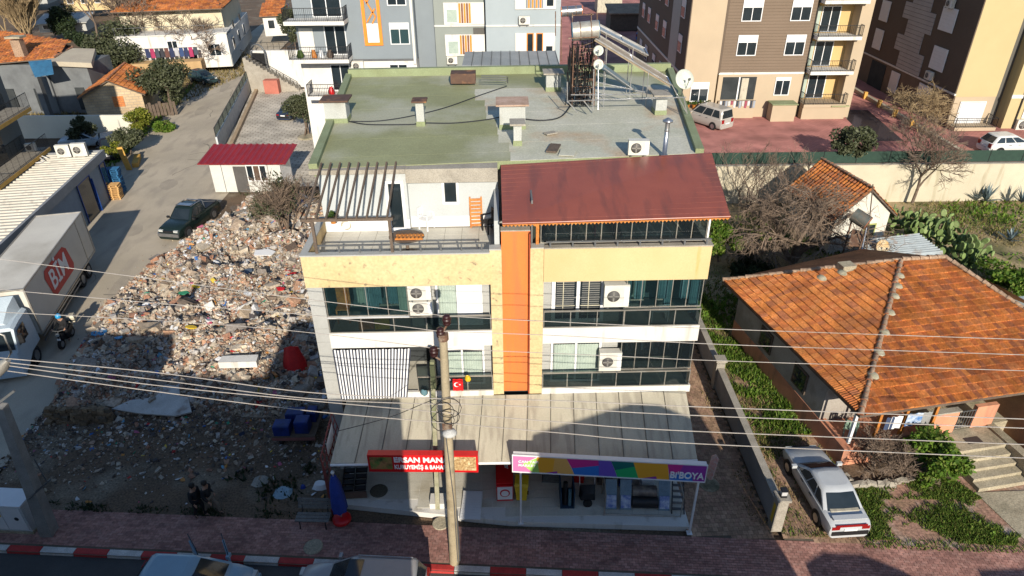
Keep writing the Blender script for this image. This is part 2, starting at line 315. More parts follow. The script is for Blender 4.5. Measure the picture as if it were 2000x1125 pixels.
# front pavement: base, pavers, kerb
pv = sheet('pavement', [(-21.6,KY(-21.6)),(34,KY(34)),(34,SY(34)),(-21.6,SY(-21.6))], M['joint'], -.010)
def lay(parent, name, m, mi, x0, x1, fy0, fy1, bw, bh, slope, z, singles=0, skip=None, seed=3):
    rg = np.random.default_rng(seed); P = []; row = 0; y = -2.0
    ang = math.atan(slope); ca, sa = math.cos(ang), math.sin(ang)
    rows = np.arange(-40, 60, bh); out = []
    for j, v in enumerate(rows):
        us = np.arange(x0-6, x1+6, bw) + (bw/2 if j % 2 else 0)
        X = us*ca - v*sa; Y = us*sa + v*ca; ok = (X > x0) & (X < x1) & (Y > fy0(X)) & (Y < fy1(X))
        if skip is not None: ok &= ~skip(X, Y)
        for xx, yy in zip(X[ok], Y[ok]): out.append((xx, yy))
    out = np.array(out); n = len(out)
    if n == 0: return
    order = np.argsort(np.hypot(out[:,0]*.6, out[:,1])); out = out[order]
    def arr(o): 
        k = len(o); pos = np.column_stack([o, z+rg.normal(0,.0018,k)]); size = np.tile([bw-.012,bh-.012,.06],(k,1)); rot = rg.normal(0,.004,(k,3)); rot[:,2] *= 2; rot[:,2] += ang
        return pos, size, rot
    if singles:
        proto = MB().ob((0,0,0),(bw-.012,bh-.012,.06)).build('paver', mi, parent); k = min(singles, n)
        pos,size,rot = arr(out[:k])
        for i in range(k):
            c = proto if i == 0 else proto.copy()
            if i: COL.objects.link(c)
            c.location = pos[i]; c.rotation_euler = rot[i]
        out = out[k:]
    if len(out):
        V,F = blocks(*arr(out), 0.0, rg); np_obj('pavers', V, F, m, parent, 'stuff')
lay(pv, 'pavers', M['paver'], M['paveri'], -21.5, 20, lambda x: KY(x)+.32, SY, .21, .11, -.064, -.03, 300)
kb = thing('kerb', 'kerb of alternating red and white painted stones along the street', 'kerb', (0,KY(0),0))
x = -24.3; i = 0
while x < 26:
    mb = MB(RotZ(math.atan(-.064), (x,KY(x)-KY(0),0))); mb.loft([[(s,0,-.14),(s,.03,-.005),(s,.07,.012),(s,.27,.012),(s,.29,-.14)] for s in (.01,1.29)], smooth=False)
    mb.build('kerb_stone', M['redkerb'] if i % 2 == 0 else M['whitekerb'], kb); x += 1.3; i += 1
# vacant lot in front of the rubble
sheet('vacant_lot', [(-21.6,SY(-21.6)+.0),(-7.2,SY(-7.2)),(-7.2,37),(-12,52),(-23,52),(-23,34),(-22.3,25)], M['dirt'], -.006)
# alley right of the building, driveway and gardens
al = sheet('alley', [(6.6,17.5),(9.85,17.3),(9.85,49),(7.2,49)], M['joint'], -.010)
lay(al, 'pavers', M['paverb'], None, 6.65, 9.8, lambda x: SY(x)+.02, lambda x: x*0+46, .2, .2, .03, -.03, 0, seed=5)
dv = sheet('driveway', [(10.2,17.3),(13.3,17.1),(13.6,24),(11.9,31),(10.2,31)], M['joint'], -.010)
lay(dv, 'pavers', M['paverb'], None, 10.25, 13.5, lambda x: SY(x)+.02, lambda x: x*0+27.5, .2, .2, -.03, -.03, 0, seed=6)
gd = sheet('garden', [(10.2,27.5),(60,27.5),(60,52),(10.2,52)], M['soil'], .02)
fy = sheet('front_yard', [(13.0,17.05),(21.5,16.6),(21.5,27.4),(13.0,27.4)], mat('pink_earth', (.36,.20,.15), (.27,.17,.11), 1.4, .95, fine=.3, bscale=9, bump=.6, c3=(.42,.33,.27), t3=.6), -.004)
yd = MB().slab([(7.0,49.0,3),(80,49.0,3),(80,140,3.2),(-2,140,3.2),(-2,60,3)], 3.3).build('yard', mat_brick('yard_pavers', (.50,.215,.185), (.43,.18,.155), (.3,.14,.12), .4, .2, plane='XY', mort=.02, bump=.2)); yd['kind'] = 'structure'
lt = MB().slab([(-23.0,53.2,.02),(-2.01,53.2,.02),(-2.01,85,.02),(-31.8,85,.02),(-27.4,64.4,.02)], .1).build('parking_lot', mat_brick('lot_pavers', (.60,.54,.45), (.52,.47,.39), (.32,.28,.23), .8, .4, plane='XY', mort=.05)); lt['kind'] = 'structure'
# ---------------------------------------------------------------- the apartment block in the middle
AB = thing('apartment_block', 'cream and orange three storey apartment block with shops below', 'apartment building', (0,21.3,0), R_(1))
def P(name, mb, m, parent=AB, **k): return mb.build(name, m, parent, **k)
def L2(x, y, z):      # world point -> building frame
    return AB.matrix_basis.inverted() @ Vector((x,y,z))
# grey tiled core with recessed front at v=.5
b = MB(); b.box(-7.2,7.0,2.2,14.5,0,9.6); b.box(-7.37,-6.83,.0,2.2,0,9.0); b.box(-.77,1.14,.43,2.2,0,9.75); P('wall', b, M['stone'])
for zz in [0.6*k for k in range(1,15)]:
    pass
# stone tiles of the left corner column
for k in range(15):
    for a0,a1 in ((-7.37,-6.83),):
        P('tile', MB().box(a0+.004,a1-.004,-.018,-.002,k*.6+.012,(k+1)*.6-.008), M['stone'])
# shop fronts behind the canopy
b = MB(); b.box(-6.83,6.95,.4,2.2,0,3.85); P('shop_front', b, M['inside_shade'])
# floor bands and balcony slabs
for z0,z1,zt in ((3.82,4.12,4.06),(6.3,6.98,6.92)):
    P('floor_band', MB().box(-6.86,-.772,-.02,.1,z0,z1), M['white']); P('floor_band', MB().box(1.142,7.06,-.02,.1,z0+.03,z1+.05), M['white'])
    P('balcony_floor', MB().box(-6.829,-.772,.1,2.2,z0,zt), M['tileg']); P('balcony_floor', MB().box(1.142,7.0,.1,2.2,z0+.03,zt+.05), M['tileg'])
# cream frame
b = MB(); b.box(-.77,-.36,0,.3,3.9,10.36); b.box(.66,1.14,0,.3,3.9,10.4); P('pillar', b, M['cream_dirty'])
P('orange_pillar', MB().box(-.36,.66,.2,.42,3.9,10.98), M['orange']); P('orange_pillar_cap', MB().box(-.38,.66,.18,.5,10.98,11.03), M['conc'])
P('pillar_cheek', MB().box(.61,.66,.0,.2,3.9,10.95), mat('shaded_orange', (.30,.05,.015)))  # orange paint darkened to put the cheek's shade into its colour
P('parapet', MB().box(-7.39,-.77,-.06,.14,9.0,10.26), M['cream_dirty']); P('parapet', MB().box(1.14,7.06,-.06,.14,9.06,10.40), M['cream'])
P('parapet', MB().box(-7.39,-7.2,.14,3.3,9.0,10.26), M['cream']); P('parapet', MB().box(6.9,7.06,.14,3.6,9.06,10.40), M['cream'])
P('soffit', MB().box(-7.19,-.772,.14,2.2,9.0,9.599).box(1.142,6.89,.14,2.2,9.0,9.599), M['stone'])
P('coping', MB().box(-7.42,-.77,-.09,.17,10.26,10.31), M['stone']); P('coping', MB().box(-7.42,-7.17,.17,3.2,10.26,10.31), M['stone'])
P('coping', MB().box(1.14,7.09,-.09,.17,10.40,10.45), M['conc']); P('coping', MB().box(6.87,7.09,.17,3.6,10.40,10.45), M['conc'])
P('coping', MB().box(-.79,-.38,-.03,.32,10.36,10.41), M['stone']); P('coping', MB().box(.68,1.16,-.03,.32,10.40,10.44), M['stone'])
# windows, doors and balconies
def window(u0,u1,z0,z1,v,cols=2,glass='dglass',shutter=0,parent=AB,fr=.07,depth=.08,Mx=None,mul=True,name='window',fm=None,proud=.05):
    """frame, panes, roller shutter box; facade plane at y=v facing -y"""
    b = MB(Mx); fm = fm or M['upvc']; zt = z1-shutter
    b.box(u0,u0+fr,v-proud,v+depth,z0,z1); b.box(u1-fr,u1,v-proud,v+depth,z0,z1); b.box(u0+fr,u1-fr,v-proud,v+depth,z0,z0+fr); b.box(u0+fr,u1-fr,v-proud,v+depth,z1-fr,z1)
    for k in range(1,cols):
        c = u0+(u1-u0)*k/cols; b.box(c-fr*.45,c+fr*.45,v-proud*.9,v+depth*.9,z0+fr,zt)
    w = b.build(name, fm, parent)
    for k in range(cols):
        a = u0+fr+(u1-u0-2*fr)*k/cols+.012; c = u0+fr+(u1-u0-2*fr)*(k+1)/cols-.012
        MB(Mx).box(a,c,v-.012,v+.006,z0+fr+.004,zt-.004 if shutter else z1-fr-.004).build('pane', M[glass] if isinstance(glass,str) else glass, w)
    if shutter:
        s = MB(Mx); n = max(2,int(shutter/.09)); s.box(u0+fr+.003,u1-fr-.003,v-proud*.5,v+.02,zt,z1-fr-.003)
        s.build('shutter', M['upvc'], w)
    return w
def curtain(u0,u1,z0,z1,v,m,n=9,amp=.03,parent=AB,name='curtain'):
    ks = n*4; r = [[(u0+(u1-u0)*i/ks, v+amp*math.sin(i*math.pi/2+.4)+amp*.3*math.sin(i*1.7), z) for i in range(ks+1)] for z in (z0,z1)]
    return MB().loft(r, closed=False).build(name, m, parent)
def glass_rail(u0,u1,z0,z1,v,n,g='glass',top=True):
    r = MB().box(u0,u1,v-.03,v+.03,z1,z1+.05).box(u0,u1,v-.02,v+.02,z0,z0+.03)
    for k in range(n+1):
        c = u0+.015+(u1-u0-.03)*k/n; r.box(c-.015,c+.015,v-.018,v+.018,z0+.03,z1)
    r = r.build('balcony_railing', M['alu'], AB)
    for k in range(n): MB().box(u0+(u1-u0)*k/n+.035,u0+(u1-u0)*(k+1)/n-.02,v-.006,v+.006,z0+.035,z1-.005).build('glass_panel', M[g], r)
def glazing(u0,u1,z0,z1,v,n,g='tglass',parent=AB,name='glazed_screen'):
    r = MB().box(u0,u1,v-.035,v+.035,z0-.04,z0).box(u0,u1,v-.035,v+.035,z1,z1+.04)
    for k in range(n+1):
        c = u0+.02+(u1-u0-.04)*k/n; r.box(c-.013,c+.013,v-.02,v+.02,z0,z1)
    r = r.build(name, M['alu'], parent)
    for k in range(n): MB().box(u0+(u1-u0)*k/n+.036,u0+(u1-u0)*(k+1)/n-.03,v-.005,v+.005,z0+.004,z1-.004).build('glass_panel', M[g], r)
    return r
b = MB(); b.box(-3.8,-.772,.5,2.2,6.92,9.0); b.box(-3.0,-.772,.5,2.2,4.06,6.3); b.box(1.142,4.15,.5,2.2,6.97,9.0); b.box(1.142,4.15,.5,2.2,4.11,6.33); P('balcony_wall', b, M['stone'])
# tile joints on the grey balcony walls: thin raised tiles
for (a0,a1,z0,z1) in ((-3.78,-2.85,6.95,9.0),(-1.08,-.8,6.95,9.0),(1.16,1.46,7.0,9.05),(3.5,4.14,7.0,9.05),(1.16,1.46,4.13,6.33),(3.5,4.14,4.13,6.33),(-1.08,-.8,4.08,6.3),(-2.99,-2.88,4.08,6.3)):
    k = 0
    while z0+k*.42 < z1-.1:
        P('tile', MB().box(a0,a1,.482,.498,z0+k*.42+.008,min(z1,z0+(k+1)*.42)), M['stone']); k += 1
# second floor
window(-2.82,-1.98,6.96,8.95,.47,1,'dglass',fr=.08); P('door_panel', MB().box(-1.975,-1.1,.40,.49,6.96,8.97), M['upvc'])
P('curtain', MB(), M['curtain']) if False else curtain(-2.72,-2.08,7.05,8.85,.445,M['curtain'],7,.012)
window(1.48,3.46,7.0,9.0,.47,2,'dglass',fr=.14)
for k in range(2):
    z = MB()
    for q in range(16): z.box(1.66+k*.95,2.32+k*.95,.446,.452,7.3+q*.095,7.345+q*.095)
    P('blind', z, mat('grey_blind', (.16,.16,.15)))
    P('window_bars', MB().box(1.9+k*.95,1.925+k*.95,.425,.435,7.15,8.85).box(1.62+k*.95,2.36+k*.95,.425,.435,7.72,7.745), mat('brass_bar', (.6,.55,.4)))
# first floor
window(-2.85,-1.1,4.12,6.2,.47,2,'dglass',shutter=.42,fr=.08); window(1.5,3.48,4.15,6.25,.47,2,'dglass',shutter=.2,fr=.09)
for (a,c,z0,z1) in ((-2.74,-2.0,4.25,5.68),(-1.93,-1.2,4.25,5.68),(1.62,2.44,4.28,5.95),(2.54,3.36,4.28,5.95)): curtain(a,c,z0,z1,.445,M['curtain'],8,.012)
# rooms behind glazing
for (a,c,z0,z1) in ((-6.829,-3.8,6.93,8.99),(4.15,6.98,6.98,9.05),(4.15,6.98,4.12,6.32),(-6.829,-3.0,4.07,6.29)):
    P('room_wall', MB().box(a,c,2.1,2.19,z0,z1).box(a,a+.03,.35,2.1,z0,z1).box(c-.03,c,.35,2.1,z0,z1), mat('teal_room', (.07,.12,.13), (.03,.05,.055), .8) if z0 > 6 else M['inside_shade'])
glazing(-6.82,-3.8,7.72,8.94,.06,4,'tglass'); glazing(4.17,7.0,7.88,9.04,.06,5,'tglass'); glazing(4.17,6.98,5.02,6.28,.06,5,'glass')
glass_rail(-6.82,-.79,7.0,7.62,.0,5); glass_rail(1.16,4.17,7.05,7.74,.0,3); glass_rail(4.17,7.03,7.05,7.74,.0,3)
glass_rail(-3.75,-.79,4.14,4.82,.0,3); glass_rail(1.16,6.99,4.19,4.88,.0,6)
P('window_board', MB().box(-6.82,-3.8,-.05,.2,7.655,7.675), M['upvc'])
for a in (-5.2,-4.6,4.6,5.5,6.3): curtain(a,a+.35,7.9,8.95,.55,M['tcurtain'],3,.04)
for a,w__,m,v__ in ((-6.0,.7,'curtain',1.5),(-5.6,.5,'tcurtain',1.1),(-4.3,.45,'curtain',.9),(4.25,.3,'tcurtain',.9),(4.75,.5,'curtain',1.6),(5.75,.3,'tcurtain',.7),(6.65,.3,'tcurtain',.4)): curtain(a,a+w__,7.35,8.95,v__,M[m],4,.05)
# things standing in the glazed balconies
rg = random.Random(4)
t = tag(MB().ob((0,0,.3),(.5,.45,.04)).ob((0,.2,.75),(.5,.04,.9)).ob((-.22,-.2,.0),(.05,.05,.6)).ob((.22,-.2,0),(.05,.05,.6)).ob((0,.2,.95),(.5,.05,.06)).build('wooden_chair', M['wood']), 'orange wooden chair behind the glass of the upper left balcony', 'chair')
t.matrix_basis = AB.matrix_basis @ Matrix.Translation((-6.3,.45,7.55)); 
for i,(u,z,m,l) in enumerate(((-4.9,6.98,'yellow','yellow and purple packet stack behind the upper left balcony glass'),(-5.5,6.98,'wood','brown carton behind the upper left balcony glass'))):
    t = tag(MB().ob((0,0,.22),(.55,.35,.4),(0,0,.1)).ob((.1,0,.46),(.35,.3,.08),(0,0,-.2)).build('box_stack', M[m]), l, 'box'); t.matrix_basis = AB.matrix_basis @ Matrix.Translation((u,.35,z))
# clothes on racks in the lower right balcony
cr = thing('clothes_rack', 'rack of dark and pale clothes drying behind the lower right balcony glass', 'clothes rack', AB.matrix_basis @ Vector((5.6,.9,4.15)), R_(1))
MB().tube([(-1.2,0,1.9),(1.2,0,1.9)],.015).tube([(-1.2,0,0),(-1.2,0,1.9)],.015).tube([(1.2,0,0),(1.2,0,1.9)],.015).build('frame', M['alu'], cr)
cols = [mat('cloth%d' % i, c, local=True) for i,c in enumerate(((.3,.33,.36),(.03,.05,.10),(.12,.13,.15),(.4,.42,.45),(.05,.05,.06)))]
for i in range(11): MB().loft([[(-1.1+i*.21,-.12,1.9),(-1.0+i*.21,0,1.93),(-1.1+i*.21,.12,1.9)],[(-1.12+i*.21,-.2,1.2+rg.random()*.3),(-.98+i*.21,0,1.15),(-1.1+i*.21,.2,1.2)]],closed=False).build('garment', cols[i%5], cr)
wt = tag(MB().ob((0,0,.5),(.7,.4,.03)).ob((-.3,-.15,.25),(.03,.03,.5)).ob((.3,-.15,.25),(.03,.03,.5)).ob((.3,.15,.25),(.03,.03,.5)).ob((-.3,.15,.25),(.03,.03,.5)).ob((.1,0,.56),(.3,.2,.1)).build('small_table', M['upvc']), 'small white table behind the upper right balcony glass', 'table'); wt.matrix_basis = AB.matrix_basis @ Matrix.Translation((5.6,.45,7.0))
# hanging striped curtain on the first floor
SH = tag(bpy.data.objects.new('striped_awning', None), 'blue and white striped cloth awning hanging over the first floor balcony', 'awning'); COL.objects.link(SH); SH.matrix_basis = AB.matrix_basis.copy()
def aw(u, s):   # cloth surface
    return (-6.84+2.98*u+s*(.1-.38*u), -.05-.32*s+.02*math.sin(u*60), 6.24-2.12*s)
N = 25
for k in range(2*N-1):
    u0,u1 = k/(2*N-1),(k+1)/(2*N-1)
    MB().loft([[aw(u0,s),aw(u1,s)] for s in (0,.25,.5,.75,1)],closed=False).build('stripe', M['upvc'] if k % 2 else mat('navy_cloth',(.035,.04,.06)) if k == 0 else bpy.data.materials['navy_cloth'], SH)
# parapet railings
def post_rail(u0,u1,z0,z1,v,n,parent=AB):
    r = MB().box(u0,u1,v-.03,v+.03,z1-.05,z1)
    r.build('railing', M['rail'], parent)
    for k in range(n): 
        c = u0+.15+(u1-u0-.3)*k/(n-1); MB().box(c-.03,c+.03,v-.02,v+.02,z0,z1-.05).build('post', M['rail'], parent)
post_rail(-6.9,-.9,10.31,10.62,.1,9); post_rail(1.2,7.0,10.45,10.68,-.02,8)
# terrace: tiles, back wall, door, window
P('terrace_floor', MB().box(-7.19,-.772,.141,3.3,9.6,9.735).box(-.77,1.14,.43,3.3,9.755,9.76).box(1.142,6.89,.141,3.3,9.6,9.735), M['conc'])
for i in range(10):
    for j in range(5): P('tile', MB().box(-7.15+i*.66,-7.15+i*.66+.645,.16+j*.6,.16+j*.6+.585,9.736,9.755), M['tileg'])
P('terrace_wall', MB().box(-7.2,-.45,3.3,3.5,9.735,11.75).box(-7.2,-3.9,3.02,3.3,9.735,12.15).box(-.6,-.42,.4,3.3,9.735,11.3), mat('pale_grey_plaster', (.42,.44,.44), (.38,.40,.40), .6, .8, fine=.06))
P('skirting', MB().box(-7.15,-3.9,2.99,3.02,9.755,10.2).box(-3.88,-.62,3.27,3.3,9.755,10.2), M['upvc'])
P('eave', MB().box(-7.45,-3.9,2.85,3.6,12.15,12.32).box(-3.9,-.45,2.9,3.6,11.75,12.3), M['conc'])
window(-4.72,-4.0,9.78,11.85,2.98,1,'dglass',fr=.12,name='terrace_door',proud=.06); window(-2.6,-1.96,10.72,11.7,3.28,1,'dglass',fr=.09)
# pergola
pg = thing('pergola', 'brown timber pergola frame over the left side of the roof terrace', 'pergola', AB.matrix_basis @ Vector((-5.6,.1,10.31)), R_(1))
for u in (-1.22,1.42): MB().box(u-.05,u+.05,-.05,.05,0,1.22).build('post', M['dwood'], pg)
MB().box(-1.6,1.55,-.05,.05,1.22,1.32).build('beam', M['dwood'], pg)
for i in range(9):
    u = -1.38+i*.345; MB(Matrix.Translation((u,-.12,1.33)) @ Matrix.Rotation(R_(15.2),4,'X')).box(-.03,.03,0,3.2,0,.09).build('rafter', M['dwood'], pg)
# green roof
Z = 12.32; rc = [at(*p, Z) for p in ((612,330),(682,150),(1308,138),(1366,300))]; rl = [AB.matrix_basis.inverted() @ p for p in rc]
P('roof_slab', MB().slab([(p.x,p.y,Z-.005) for p in rl], .3), M['groofp']); P('penthouse_wall', MB().prism([(p.x*.985,p.y*.99+.4*(p.y<5)) for p in rl],9.6,Z-.31), M['stone'])
def rp(s,t):   # s across 0..1, t front..back
    a = rl[0].lerp(rl[3],s); c = rl[1].lerp(rl[2],s); return a.lerp(c,t)
for k in range(13):
    for h in range(2):
        s0,s1 = ((0.01,.5-.012*k+.01*math.sin(k*2.1)),(.5-.012*k+.01*math.sin(k*2.1),.99))[h]; t0,t1 = k/13,(k+1)/13
        q = [rp(s0,t0),rp(s1,t0),rp(s1,t1),rp(s0,t1)]; z = Z+.012+.0025*((k+h)%2)
        P('membrane_sheet', MB().slab([(p.x,p.y,z) for p in q],.014), M['groof'] if h == 0 or (k > 9) else M['groof2'])
for a,c in ((0,1),(1,2),(2,3)):
    p,q = rl[a],rl[c]; d = Vector((q.x-p.x,q.y-p.y,0)).normalized(); nn = Vector((d.y,-d.x,0))*.16; h = .42 if a == 1 else .2
    P('roof_parapet', MB().slab([(p.x-nn.x,p.y-nn.y,Z+h),(q.x-nn.x,q.y-nn.y,Z+h),(q.x+nn.x,q.y+nn.y,Z+h),(p.x+nn.x,p.y+nn.y,Z+h)],h), M['groofp'])
# chimneys on the roof
once_ch = mat('grey_chimney', (.40,.41,.39), (.34,.35,.33), 1, .85, c3=(.25,.24,.2), t3=.64)
def chimney(px,py,w,d,h,capm,tilt=0):
    p = AB.matrix_basis.inverted() @ at(px,py,Z+.03)
    c = MB().box(p.x-w/2,p.x+w/2,p.y,p.y+d,Z,Z+h).build('chimney', once_ch, AB)
    MB().box(p.x-w/2-.02,p.x+w/2+.02,p.y-.02,p.y+d+.02,Z,Z+.22).build('flashing', M['groofp'], c)
    MB(Matrix.Translation((p.x,p.y+d/2,Z+h+.02)) @ Matrix.Rotation(tilt,4,'X')).box(-w/2-.15,w/2+.15,-d/2-.15,d/2+.15,0,.07).build('chimney_cap', capm, c)
rustm = mat('rust_cap', (.10,.055,.035), (.07,.035,.025), 3, .7, c3=(.25,.12,.05), t3=.6)
chimney(658,240,.95,.8,.95,rustm); chimney(822,246,.34,.4,1.05,rustm); chimney(1001,252,1.1,.8,1.05,mat('pink_cap',(.42,.3,.24),(.3,.2,.14),2),.06)
chimney(1011,284,.32,.5,.85,M['conc']); chimney(1081,178,.75,.8,.85,M['conc']); chimney(1290,224,.5,.7,.85,M['conc'])
# metal sheet on the rear roof edge, loose plates
P('roof_box', MB().ob(tuple(AB.matrix_basis.inverted() @ at(905,150,Z+.4)),(1.3,.9,.5)), rustm)
for px,py,s,a,m in ((1081,292,(.42,.95,.06),-.25,'dwood'),(1108,300,(.6,.7,.02),-.2,'groof2'),(1075,262,(.5,.3,.05),.5,'conc')):
    t = tag(MB().ob((0,0,s[2]/2+.03),s,(0,0,a)).build('loose_plate', M[m]), {'dwood':'brown plate lying beside its pale patch on the roof','groof2':'pale square sheet lying on the roof beside brown plate','conc':'bent grey scrap beside the smallest chimney'}[m], 'plate'); t.location = at(px,py,Z+.04)
# brown lean-to roof over the right terrace
BR = [L2(*onY(*p)) for p in ((981,434,20.75),(1426,420,20.75),(1390,298,24.9),(978,322,24.7))]
P('sheet_roof', MB().slab(BR,.07), M['broof'])
e0,e1 = BR[0],BR[1]
P('gutter', MB().tube([e0+Vector((0,-.04,-.03)),e1+Vector((0,-.04,-.03))],.05,6), M['broof'])
v = MB(); n = 60
for k in range(n):
    a = e0.lerp(e1,k/n); c = e0.lerp(e1,(k+1)/n); m_ = a.lerp(c,.5); v.poly([a+Vector((0,.01,-.07)),c+Vector((0,.01,-.07)),c+Vector((0,.01,-.12)),m_+Vector((0,.01,-.19)),a+Vector((0,.01,-.12))])
P('valance', v, M['wood'])
for k in range(13):     # sheet laps
    t0 = (k+.5)/13; a = BR[0].lerp(BR[3],t0); c = BR[1].lerp(BR[2],t0); P('sheet_lap', MB().tube([a+Vector((0,0,.003)),c+Vector((0,0,.003))],.004,4), M['broof'])
# glass room under it
P('room_floor', MB().box(.75,6.85,.18,3.3,9.735,9.8), M['tileg']); P('room_wall', MB().box(.75,6.89,3.2,3.3,9.8,12.0).box(.70,.76,.5,3.2,9.8,12.0), mat('dim_room', (.14,.14,.14)))
glazing(1.02,6.9,10.5,11.42,.28,11,'glass',name='terrace_glazing')
r2 = MB(); 
for a in (.3,1.25,2.2,3.15): r2.box(6.90,6.95,a,a+.04,10.5,11.6)
P('glazing_frame', r2.box(6.90,6.95,.34,3.2,11.6,11.65), M['alu'])
P('timber_post', MB().box(.86,.97,.2,.3,10.45,11.75).ob((.62,.24,11.4),(.75,.07,.08),(0,.72,0)), M['wood'])
P('post', MB().box(6.9,6.96,.22,.28,10.45,11.6), M['upvc'])
for i,(u,v_,s) in enumerate(((1.9,1.2,(1.2,.8)),(4.9,1.1,(1.8,.9)),(3.6,2.3,(.9,.5)))):
    t = tag(MB().box(-s[0]/2,s[0]/2,-s[1]/2,s[1]/2,.7,.74).box(-s[0]/2+.05,-s[0]/2+.1,-s[1]/2+.05,s[1]/2-.05,0,.7).box(s[0]/2-.1,s[0]/2-.05,-s[1]/2+.05,s[1]/2-.05,0,.7).build('dining_table', mat('tablecloth%d'%i,((.3,.28,.28),(.32,.36,.38),(.3,.05,.12))[i])),('low pale table at the left inside the rooftop glass room','long pale table in the middle of the rooftop glass room','small red table deep inside the rooftop glass room')[i],'table'); t.matrix_basis = AB.matrix_basis @ Matrix.Translation((u,v_,9.8))
# canopy over the shops
cn = thing('shop_canopy', 'long sloping cream panel canopy above the shop fronts', 'canopy', AB.matrix_basis @ Vector((0,0,3)), R_(1))
cL = [cn.matrix_basis.inverted() @ p for p in (at(645,905,3.0),at(1362,896,3.0),onY(1340,764,21.35),onY(678,778,21.2))]
for k in range(15):
    s0,s1 = k/15,(k+1)/15
    q = [cL[0].lerp(cL[1],s0),cL[0].lerp(cL[1],s1),cL[3].lerp(cL[2],s1),cL[3].lerp(cL[2],s0)]; g = .006
    q = [q[0]+Vector((g,0,0)),q[1]-Vector((g,0,0)),q[2]-Vector((g,0,0)),q[3]+Vector((g,0,0))]
    MB().slab(q,.05).build('roof_panel', M['pcream'], cn)
    if k: MB().tube([q[0]+Vector((-g,0,.012)),q[3]+Vector((-g,0,.012))],.018,4).build('seam', mat('seam',(.12,.11,.09)) if k == 1 else bpy.data.materials['seam'], cn)
MB().tube([cL[0]+Vector((0,-.03,-.06)),cL[1]+Vector((0,-.03,-.06))],.055,6).build('gutter', M['upvc'], cn)
# platform with tiles
pf = MB().slab([(-6.9,19.15,.13),(-.2,18.2,.13),(6.72,17.86,.13),(6.72,21.25,.13),(-6.9,21.3,.13)],.26).build('shop_platform', M['white']); pf['kind'] = 'structure'
for i in range(27):
    for j in range(7):
        x0 = -6.85+i*.5; y0 = 21.2-(j+1)*.46; yf = 19.2-.139*(x0+6.9) if x0 < -.2 else 18.3-.049*(x0+.2)
        if y0 < yf+.12: continue
        MB().box(x0+.006,x0+.49,y0+.006,y0+.452,.131,.144+.002*((i*3+j)%3)).build('tile', M['tileg'], pf)
# ---------------------------------------------------------------- equipment
M['grille'] = mat('fan_grille', (.09,.085,.08), None, 8, .6, local=True)
M['acbody'] = mat('ac_body', (.58,.56,.5), (.5,.48,.42), 2, .5, local=True, fine=.06)
def ac_unit(loc, rz, label, w=.84, h=.6, d=.32, group=None):
    r = thing('air_conditioner', label, 'air conditioner', loc, rz, group)
    MB().box(-w/2,w/2,-d/2,d/2,0,h).build('body', M['acbody'], r); f = w*.5*.62
    g = MB(); g.lathe((-w*.13,-d/2-.012,h*.5),[(f*.82,.012),(f*.82,0),(f*.2,-.012)],20,'Y'); g = g.build('fan_grille', M['grille'], r)
    b = MB()
    for k in range(4): b.ob((-w*.13+math.cos(k*1.57)*f*.4,-d/2-.03,h*.5+math.sin(k*1.57)*f*.4),(f*.66,.008,f*.22),(0,-k*1.57,0))
    b.lathe((-w*.13,-d/2-.026,h*.5),[(f*.82,.014),(f*.9,0),(f*.82,-.008)],20,'Y') if False else None
    b.build('fan_blade', mat('fan_blade',(.2,.19,.17)) if 'fan_blade' not in bpy.data.materials else bpy.data.materials['fan_blade'], g)
    MB().box(w*.30,w*.48,-d/2-.008,-d/2,h*.1,h*.9).build('service_panel', M['upvc'], r)
    MB().box(-w*.36,-w*.30,-d/2-.05,d/2+.12,-.04,0).box(w*.30,w*.36,-d/2-.05,d/2+.12,-.04,0).build('bracket', M['rail'], r)
    return r
def wAB(u,v,z): return AB.matrix_basis @ Vector((u,v,z))
ac_unit(wAB(-3.36,.12,8.38), R_(1), 'upper of two air conditioners stacked beside the upper left balcony')
ac_unit(wAB(-3.34,.12,7.72), R_(1), 'lower of two air conditioners stacked beside the upper left balcony')
ac_unit(wAB(3.83,.12,7.93), R_(1), 'large air conditioner with round fan beside the upper right balcony glazing', .92,.92)
ac_unit(wAB(3.79,.12,4.98), R_(1), 'grimy air conditioner beside the lower right balcony glazing', .86,.86)
ac_unit(at(1247,303,Z+.1)+Vector((0,.15,0)), R_(-3), 'white air conditioner standing on the roof behind the brown roof', .78,.56)
# flue pipe
fl = thing('flue_pipe', 'tall grey metal flue pipe with cowl beside the roof air conditioner', 'flue', at(1297,306,Z))
MB().lathe((0,0,0),[(.13,0),(.13,.1),(.09,.1),(.09,1.35)],12).build('pipe', M['steel'], fl); MB().lathe((0,0,1.42),[(.03,.1),(.2,0),(.2,-.05),(.1,-.05)],14).build('cowl', M['steel'], fl)
MB().lathe((0,0,1.0),[(.095,0),(.1,.03),(.095,.06)],12).build('joint_ring', M['steel'], fl)
